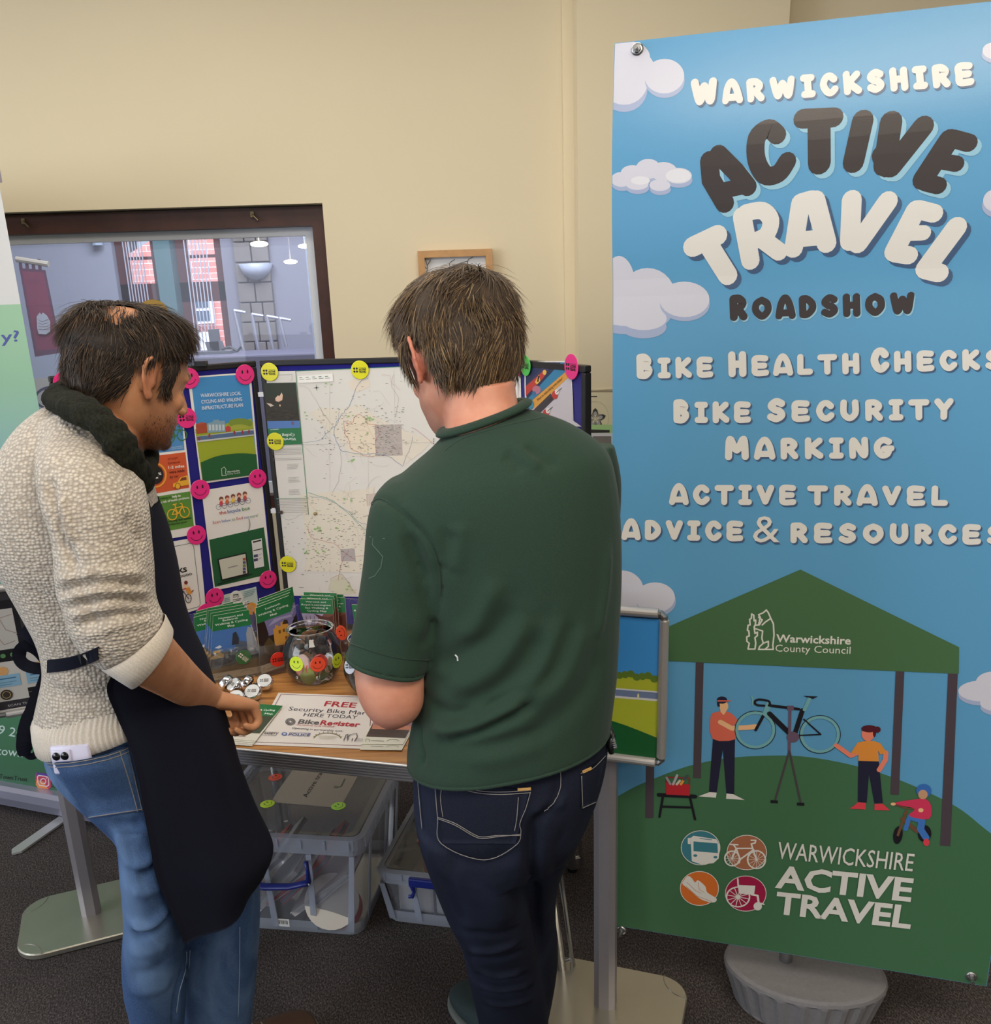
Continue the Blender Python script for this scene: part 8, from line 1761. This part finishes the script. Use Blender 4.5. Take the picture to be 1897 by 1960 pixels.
def flow1(l, rr):
    x, y, z = l; top = max(0, min(1, (z - .055) / .05)); cx = Vector((x + .035, y, 0)); d_ = cx.normalized() * top * 1.2 + Vector((.35, -.5 * (y < 0), -.55)) * top + Vector((-.25 if x < .02 else .25, 0, -1)) * (1 - top); return d_, (.75 + .55 * top) * (.45 if x > .0 and z < .075 else .7 if x > .05 else 1) * (.5 if math.hypot(x + .050, y + .034) < .05 and z > .05 else 1), .5 + 1.1 * top
make_hair('hair', man1, HM1, HS1, co, no, F_, reg1, flow1, 18000, .046, M_hair1, 9, .24, .22, lambda l: .005 + .009 * np.clip((l[:, 2] + .06) / .12, 0, 1) * (1 - np.exp(-(((l[:, 0] + .050) / .045) ** 2 + ((l[:, 1] + .034) / .045) ** 2)) * np.clip((l[:, 2] - .045) / .035, 0, 1)) + .003 * np.sin(l[:, 0] * 100) * np.cos(l[:, 2] * 90), M_cap1)
def regb(l):
    x, y, z = l[:, 0], l[:, 1], l[:, 2]; b = np.clip((-.045 - z + (x - .02) * .12) / .015, 0, 1) * np.clip((x - .005) / .02, 0, 1) * (z > -.12) * (np.abs(y) < .078); b[(z > -.072) & (z < -.052) & (x > .082)] = 0; return b
make_hair('beard', man1, HM1, HS1, co, no, F_, regb, lambda l, rr: (Vector((.3, 0, -1)), .8, .8), 2600, .005, M_hair1, 12, .5, .3, lambda l: -.003 + 0 * l[:, 0], M_skin1b, .0002)
# sweater
TR = [((120, 768), (236, 846), 1.58, .066), ((88, 786), (264, 892), 1.56, .12), ((50, 826), (284, 936), 1.55, .16), ((16, 890), (292, 996), 1.54, .180), ((2, 960), (305, 1052), 1.53, .182), ((4, 1030), (316, 1112), 1.53, .176), ((34, 1090), (318, 1150), 1.53, .162), ((66, 1150), (328, 1195), 1.53, .152), ((94, 1205), (338, 1232), 1.53, .146), ((104, 1258), (350, 1252), 1.53, .144), ((93, 1308), (360, 1268), 1.53, .150), ((84, 1340), (366, 1276), 1.53, .155)]
SW = [loft([rg(L, R, Y, b_) for L, R, Y, b_ in TR], True, 4),
    loft([rg((112, 815), (196, 812), 1.46, .05), rg((88, 850), (232, 850), 1.41, .075), rg((82, 900), (258, 905), 1.375, .082), rg((92, 960), (276, 975), 1.35, .082), rg((112, 1025), (282, 1040), 1.34, .078), rg((118, 1090), (286, 1090), 1.33, .080), rg((124, 1140), (288, 1125), 1.325, .078), rg((140, 1190), (292, 1155), 1.32, .074), rg((166, 1236), (302, 1178), 1.32, .068), rg((198, 1264), (314, 1192), 1.325, .060)], True, 4),
    loft([rg((190, 900), (268, 905), 1.66, .06), rg((190, 970), (284, 980), 1.70, .07), rg((200, 1060), (300, 1080), 1.72, .062), rg((215, 1170), (300, 1180), 1.72, .05)], True, 3),
    chain([PY(160, 826, 1.55), PY(156, 866, 1.45)], [.050, .07])]
co, no, F_ = remesh(SW, .0055, 6, .5); tr = bvh(co, F_)
co = crease(co, no, tr, [([(92, 905), (98, 960), (112, 1020), (135, 1065), (150, 1110)], .010, -.013), ([(112, 940), (122, 1000), (140, 1050)], .009, .008), ([(108, 1118), (140, 1104), (200, 1096), (276, 1100)], .010, .010), ([(110, 1134), (150, 1122), (210, 1114), (280, 1118)], .007, -.012), ([(116, 1150), (160, 1136), (220, 1128), (284, 1134)], .008, .011), ([(122, 1166), (165, 1152), (225, 1144), (284, 1150)], .007, -.012), ([(128, 1182), (170, 1168), (230, 1158), (286, 1162)], .008, .009),
    ([(142, 1204), (185, 1188), (240, 1176), (290, 1174)], .008, -.008), ([(152, 1220), (195, 1204), (250, 1190), (296, 1182)], .009, .006), ([(240, 985), (262, 1020), (275, 1050)], .012, -.008), ([(120, 1070), (170, 1060), (230, 1066)], .014, .005), ([(150, 1110), (170, 1160), (185, 1215)], .010, -.006), ([(90, 1320), (150, 1335), (230, 1325)], .014, -.005), ([(95, 1295), (160, 1310), (240, 1300)], .014, .005), ([(30, 1100), (90, 1150), (150, 1200)], .02, -.004), ([(130, 880), (190, 920), (250, 960)], .03, .004)])
sweater = fromnp('sweater', co, F_, [M_knit], man1); trs = bvh(co, F_)
def ribbed(rings, amp, nr, name, parent, m_=None, seg=None):
    seg = nr * 4; k = len(rings); vs = []
    for j, (L, R, Y, b_) in enumerate(rings):
        r_ = rg(L, R, Y, b_, 2.3, None, seg); c = sum(r_, Vector()) / seg; vs += [c + (p - c) * (1 + amp * math.cos(2 * math.pi * i / 4)) for i, p in enumerate(r_)]
    return mkobj(name, vs, [[j * seg + i, j * seg + (i + 1) % seg, (j + 1) * seg + (i + 1) % seg, (j + 1) * seg + i] for j in range(k - 1) for i in range(seg)], m_ or M_rib1, parent, None, True)
ribbed([((93, 1322), (370, 1268), 1.53, .152), ((85, 1340), (371, 1276), 1.53, .156), ((82, 1350), (372, 1282), 1.53, .159), ((84, 1372), (374, 1294), 1.53, .161), ((88, 1392), (375, 1306), 1.53, .159), ((91, 1397), (374, 1309), 1.53, .151)], .006, 110, 'ribbed_hem', sweater)
ribbed([((194, 1262), (313, 1190), 1.325, .058), ((204, 1268), (316, 1193), 1.325, .061), ((228, 1286), (323, 1203), 1.328, .058), ((250, 1302), (331, 1216), 1.333, .055), ((253, 1303), (331, 1219), 1.334, .048)], .004, 60, 'ribbed_cuff', sweater)
# scarf
def scarf(off, r_, dz, name='scarf', par=man1):
    base = [(120, 752, 1.62), (110, 766, 1.50), (142, 782, 1.41), (188, 808, 1.37), (228, 852, 1.365), (254, 896, 1.39), (270, 926, 1.45), (280, 900, 1.60), (268, 850, 1.70), (225, 790, 1.74), (165, 756, 1.71), (118, 752, 1.62)]
    pts = [PY(x + off[0], y + off[1], Y + dz) for x, y, Y in base]; q = catmull(pts, 6); b = MB(); n = len(q)
    b.tube(q, [r_ * (1 + .14 * math.sin(i * 1.7 + off[0]) + .1 * math.sin(i * .6)) for i in range(n)], M_scarf, 16, flat=.8); return b.build(name, par, smooth=True)
sc_ = scarf((0, 0), .0215, 0); scarf((9, -12), .016, .01, 'scarf_fold', sc_); scarf((-8, 10), .012, .0, 'scarf_fold', sc_)
sc2 = MB(); sc2.tube(catmull([PY(246, 892, 1.375), PY(262, 925, 1.39), PY(276, 958, 1.42), PY(288, 990, 1.47)], 4), [.012] * 13, M_apron, 10, flat=.35); 
# apron: a cloth wrapped round the front of the body
AR = [((30, 905), (284, 968), 1.54, .176, 268), ((4, 960), (304, 1022), 1.53, .182, 266), ((2, 1030), (322, 1094), 1.53, .188, 262), ((16, 1096), (338, 1170), 1.53, .180, 254), ((40, 1162), (358, 1226), 1.53, .170, 240), ((66, 1220), (382, 1276), 1.53, .164, 196), ((84, 1272), (398, 1326), 1.53, .162, 214), ((80, 1322), (416, 1378), 1.53, .168, 240), ((80, 1372), (434, 1436), 1.53, .172, 256), ((92, 1424), (452, 1502), 1.53, .176, 268), ((120, 1480), (480, 1574), 1.53, .174, 280), ((160, 1540), (511, 1636), 1.53, .166, 294), ((200, 1602), (508, 1664), 1.53, .158, 312), ((230, 1670), (500, 1680), 1.53, .152, 332), ((240, 1724), (496, 1690), 1.53, .150, 346)]
def apron_row(L, R, Y, b_, xl, na=34):
    A_ = PY(*L, Y); B_ = PY(*R, Y); c = (A_ + B_) / 2; a = (B_ - A_) / 2; d_ = Vector((c.x, c.y, 0)).normalized(); d_ = (d_ - a.normalized() * d_.dot(a.normalized())).normalized() * b_
    cx = toPX(c)[0]; best = None
    for k in range(10, 170):
        t = -math.radians(k); p = c + a * math.cos(t) + d_ * math.sin(t); e = abs(toPX(p)[0] - xl)
        if best is None or e < best[0]: best = (e, t)
    t0, t1 = best[1], math.radians(80); out = []
    for i in range(na + 1):
        t = t0 + (t1 - t0) * i / na; n = 2.3; ct, st = math.cos(t), math.sin(t); out.append(c + a * math.copysign(abs(ct) ** (2 / n), ct) * 1.0 + d_ * math.copysign(abs(st) ** (2 / n), st))
    return out
rows = [apron_row(*r_) for r_ in AR]; cols = [catmull([r_[i] for r_ in rows], 4) for i in range(len(rows[0]))]; nv = len(cols[0]); nu = len(cols)
V = [];
for j in range(nv):
    for i in range(nu):
        p = cols[i][j].copy(); t = j / nv; w_ = math.sin(i * .55 + j * .06) * .006 * max(0, t - .35) * 2; d_ = Vector((p.x - rows[0][0].x, p.y - 1.53, 0)); V.append(p + (d_.normalized() * w_ if d_.length > 0 else d_))
vs = V + [p * 1 for p in V]
no_ = []
for j in range(nv):
    for i in range(nu):
        a_ = V[j * nu + min(i + 1, nu - 1)] - V[j * nu + max(i - 1, 0)]; b2 = V[min(j + 1, nv - 1) * nu + i] - V[max(j - 1, 0) * nu + i]; no_.append(a_.cross(b2).normalized())
cI = Vector((-.62, 1.53, 0)); sgn = 1 if sum((V[k] - Vector((cI.x, cI.y, V[k].z))).dot(no_[k]) for k in range(0, len(V), 7)) > 0 else -1
k_ = len(V); vs = [V[i] + no_[i] * sgn * .0012 for i in range(k_)] + [V[i] - no_[i] * sgn * .0012 for i in range(k_)]
g_ = lambda i, j: j * nu + i
fs = [[g_(i, j), g_(i + 1, j), g_(i + 1, j + 1), g_(i, j + 1)] for j in range(nv - 1) for i in range(nu - 1)]; fs += [[k_ + q for q in f[::-1]] for f in fs]
bord = [g_(i, 0) for i in range(nu - 1)] + [g_(nu - 1, j) for j in range(nv - 1)] + [g_(i, nv - 1) for i in range(nu - 1, 0, -1)] + [g_(0, j) for j in range(nv - 1, 0, -1)]
fs += [[bord[i], bord[(i + 1) % len(bord)], k_ + bord[(i + 1) % len(bord)], k_ + bord[i]] for i in range(len(bord))]
apron = mkobj('apron', vs, fs, M_apron, man1, None, True)
sc2.build('neck_strap', apron, smooth=True)
def ribbon(pts, wd, name, par, twist=None, sub=5):
    q = catmull(pts, sub); b = MB(); vs = []; n = len(q)
    for i, p in enumerate(q):
        t = (q[min(i + 1, n - 1)] - q[max(i - 1, 0)]).normalized(); v = (p - CAM).normalized(); s_ = t.cross(v); s_ = s_.normalized() if s_.length > .05 else Vector((0, 0, 1)); w_ = wd[min(int(i / (n - 1) * (len(wd) - 1) + .5), len(wd) - 1)] if isinstance(wd, (list, tuple)) else wd
        dd = v * (.3 * w_ * (twist or 0)); vs += [p + s_ * w_ / 2 + dd, p - s_ * w_ / 2 - dd, p - s_ * w_ / 2 - dd + v * .0015, p + s_ * w_ / 2 + dd + v * .0015]
    b.add(vs, [[i * 4 + k, i * 4 + (k + 1) % 4, i * 4 + 4 + (k + 1) % 4, i * 4 + 4 + k] for i in range(n - 1) for k in range(4)] + [[0, 1, 2, 3], [(n - 1) * 4 + k for k in (3, 2, 1, 0)]], M_apron); return b.build(name, par, smooth=False)
q4 = [(98, 1280), (190, 1258), (178, 1238), (96, 1262)]; 
b = MB(); V = []
for i in range(13):
    u = i / 12; x = 94 + 96 * u; y0 = 1262 - 26 * u + 6 * math.sin(u * 3.1); y1 = y0 + 25 - 2 * u; V += [hit(trs, x, y0, .004)[0], hit(trs, x, y1, .004)[0], hit(trs, x, y1, .0005)[0], hit(trs, x, y0, .0005)[0]]
b.add(V, [[i * 4 + k, i * 4 + (k + 1) % 4, i * 4 + 4 + (k + 1) % 4, i * 4 + 4 + k] for i in range(12) for k in range(4)], M_apron); b.build('waist_tie', apron, smooth=False)
Yb = 1.47
bw_ = empty('tie_bow_root', (0, 0, 0)); bpy.data.objects.remove(bw_)
ribbon([PY(92, 1268, Yb), PY(72, 1245, Yb - .01), PY(50, 1236, Yb - .02), PY(36, 1250, Yb - .02), PY(42, 1268, Yb - .02), PY(62, 1278, Yb - .02), PY(92, 1280, Yb - .01)], .020, 'tie_bow_loop', apron, 1)
ribbon([PY(94, 1262, Yb), PY(84, 1238, Yb - .01), PY(64, 1222, Yb - .02), PY(40, 1205, Yb - .02)], .021, 'tie_end', apron, .4)
ribbon([PY(92, 1272, Yb), PY(86, 1300, Yb - .01), PY(68, 1345, Yb - .02), PY(52, 1390, Yb - .02), PY(46, 1430, Yb - .02), PY(58, 1448, Yb - .01), PY(72, 1440, Yb), PY(78, 1415, Yb), PY(74, 1370, Yb), PY(78, 1320, Yb), PY(90, 1288, Yb)], [.022, .02, .024, .027, .025, .012, .012, .014, .012, .016, .018], 'tie_long_loop', apron, .6)
b = MB(); b.ball(PY(92, 1275, Yb - .012), (.013, .010, .017), M_apron, 14); b.build('tie_knot', apron, smooth=True)
# jeans
J = [loft([rg((98, 1370), (366, 1310), 1.53, .142), rg((110, 1430), (374, 1400), 1.53, .150), rg((156, 1478), (384, 1470), 1.53, .150), rg((198, 1518), (395, 1525), 1.53, .142), rg((228, 1555), (405, 1565), 1.54, .13), rg((242, 1595), (405, 1600), 1.54, .11)], True, 3),
     loft([rg((222, 1545), (338, 1550), 1.46, .090), rg((236, 1590), (348, 1590), 1.455, .088), rg((242, 1650), (352, 1650), 1.455, .09), rg((244, 1700), (355, 1705), 1.46, .082), rg((246, 1750), (354, 1755), 1.465, .080), rg((242, 1810), (350, 1812), 1.47, .080), rg((245, 1880), (348, 1882), 1.475, .074), rg((256, 1930), (350, 1935), 1.48, .070), rg((262, 2020), (345, 2020), 1.49, .062), rg((264, 2100), (345, 2100), 1.50, .062)], True, 3),
     loft([rg((280, 1560), (430, 1560), 1.60, .105), rg((320, 1640), (478, 1640), 1.61, .10), rg((345, 1720), (494, 1720), 1.62, .092), rg((346, 1800), (493, 1800), 1.62, .086), rg((350, 1880), (488, 1880), 1.625, .080), rg((358, 1960), (480, 1960), 1.63, .074), rg((370, 2050), (470, 2050), 1.64, .066)], True, 3)]
co, no, F_ = remesh(J, .0055, 4, .5); tr = bvh(co, F_)
Zp = lambda x, y: (x / 3.648, 1500 + y / 3.648); zp = lambda pts: [Zp(*p) for p in pts]; Z4 = lambda x, y: (x / 3.794, 1100 + y / 3.794)
co = crease(co, no, tr, [(zp([(780, 270), (900, 300), (1000, 260)]), .012, -.006), (zp([(960, 640), (1050, 620), (1140, 520)]), .012, -.010), (zp([(930, 560), (1020, 560), (1120, 460)]), .012, .009), (zp([(920, 960), (1000, 1000), (1100, 960), (1190, 820)]), .012, .010), (zp([(900, 1040), (1000, 1060), (1120, 1000), (1200, 900)]), .012, -.009), (zp([(920, 740), (1020, 760), (1150, 700)]), .014, .006),
    (zp([(900, 1160), (1020, 1180), (1180, 1120)]), .016, .005), (zp([(900, 1320), (1020, 1330), (1180, 1250)]), .016, -.005), (zp([(900, 1440), (1050, 1450), (1200, 1380)]), .016, .005), (zp([(1290, 1160), (1280, 1300), (1240, 1450), (1230, 1678)]), .010, -.014), (zp([(820, 330), (860, 480), (940, 600)]), .012, .005), (zp([(1400, 1150), (1390, 1300), (1370, 1500)]), .014, -.005)])
jeans1 = fromnp('jeans', co, F_, [M_jean1], man1); tr = bvh(co, F_)
def pz(u, v): return .003 + .032 * max(0, min(1, (v - .25) / .55)) * math.sin(math.pi * min(max(u, .02), .98)) ** .6
patch(tr, [Z4(660, 1760), Z4(1036, 1706), Z4(930, 1236), Z4(372, 1352)], pz, 'back_pocket', M_jean1, jeans1, .0015, (14, 14))
def pst(pts, o_): return [[Z4(*p) for p in pts], o_]
PQ = [Z4(660, 1760), Z4(1036, 1706), Z4(930, 1236), Z4(372, 1352)]; pf_ = quad_f(PQ); b = MB()
for u0, v0, u1, v1 in ((.0, .985, 1, .985), (.0, .93, 1, .93), (.985, 0, .985, 1), (.90, 0, .90, 1), (0, .02, 1, .02)):
    b.tube([hit(tr, *pf_(u0 + (u1 - u0) * k / 16, v0 + (v1 - v0) * k / 16), pz(u0 + (u1 - u0) * k / 16, v0 + (v1 - v0) * k / 16) + .0006)[0] for k in range(17)], .0009, M_thr, 5)
b.build('pocket_stitching', jeans1)
stitch(tr, [zp(q) for q in ([(1302, 1170), (1290, 1300), (1250, 1450), (1230, 1600)], [(1672, 1000), (1670, 1300), (1660, 1640)], [(1330, 1160), (1320, 1290)])], .0009, mat('worn_seam_thread', (134, 158, 186), .8), 'seam_stitching', jeans1, .0015)
for (hx, hy, tx, ty, Yh) in ((300, 2100, 350, 2080, 1.50), (415, 2040, 470, 2020, 1.65)):
    h_ = PY(hx, hy, Yh); h_.z = 0; shoe('shoe', h_ - Vector((.03, .03, 0)), h_ + Vector((.20, .12, 0)), .10, mat('brown_leather', (74, 54, 42), .5), M_solem, man1)
# phone in the back pocket
c3, n3 = hit(tr, 150, 1452, .019); up_ = (PY(160, 1428, c3.y) - PY(150, 1470, c3.y)).normalized(); up_ = (up_ - n3 * up_.dot(n3)).normalized(); rt = up_.cross(n3).normalized()
ph = empty('phone', c3, 'lilac phone with two black lenses in the back pocket of the bearded man', 'phone')
tl_ = math.radians(-26); rt2 = rt * math.cos(tl_) + up_ * math.sin(tl_) * -1; up2 = n3.cross(rt2).normalized(); R_ = Matrix((rt2, up2, n3)).transposed()
M_ph = mat('lilac_phone_case', (204, 202, 226), .35)
b = MB(); b.box(c3 + up2 * .006 - n3 * .002, (.070, .050, .009), M_ph, R_, bev=.0044); pb = b.build('phone_case', ph, smooth=True)
b = MB(); b.box(c3 - rt2 * .014 + up2 * .014 + n3 * .004, (.034, .020, .003), M_ph, R_, bev=.0013); b.build('camera_bump', ph, smooth=True)
for dx in (-.022, -.007):
    b = MB(); q = n3.to_track_quat('Z', 'Y').to_matrix(); b.lathe([(0, .0072), (.0062, .0072), (.007, .006), (.007, .003)], c3 + rt2 * dx + up2 * .014, mat('black_lens_glass', (12, 12, 16), .08), 20, axis=q); b.build('camera_lens', ph, smooth=True)
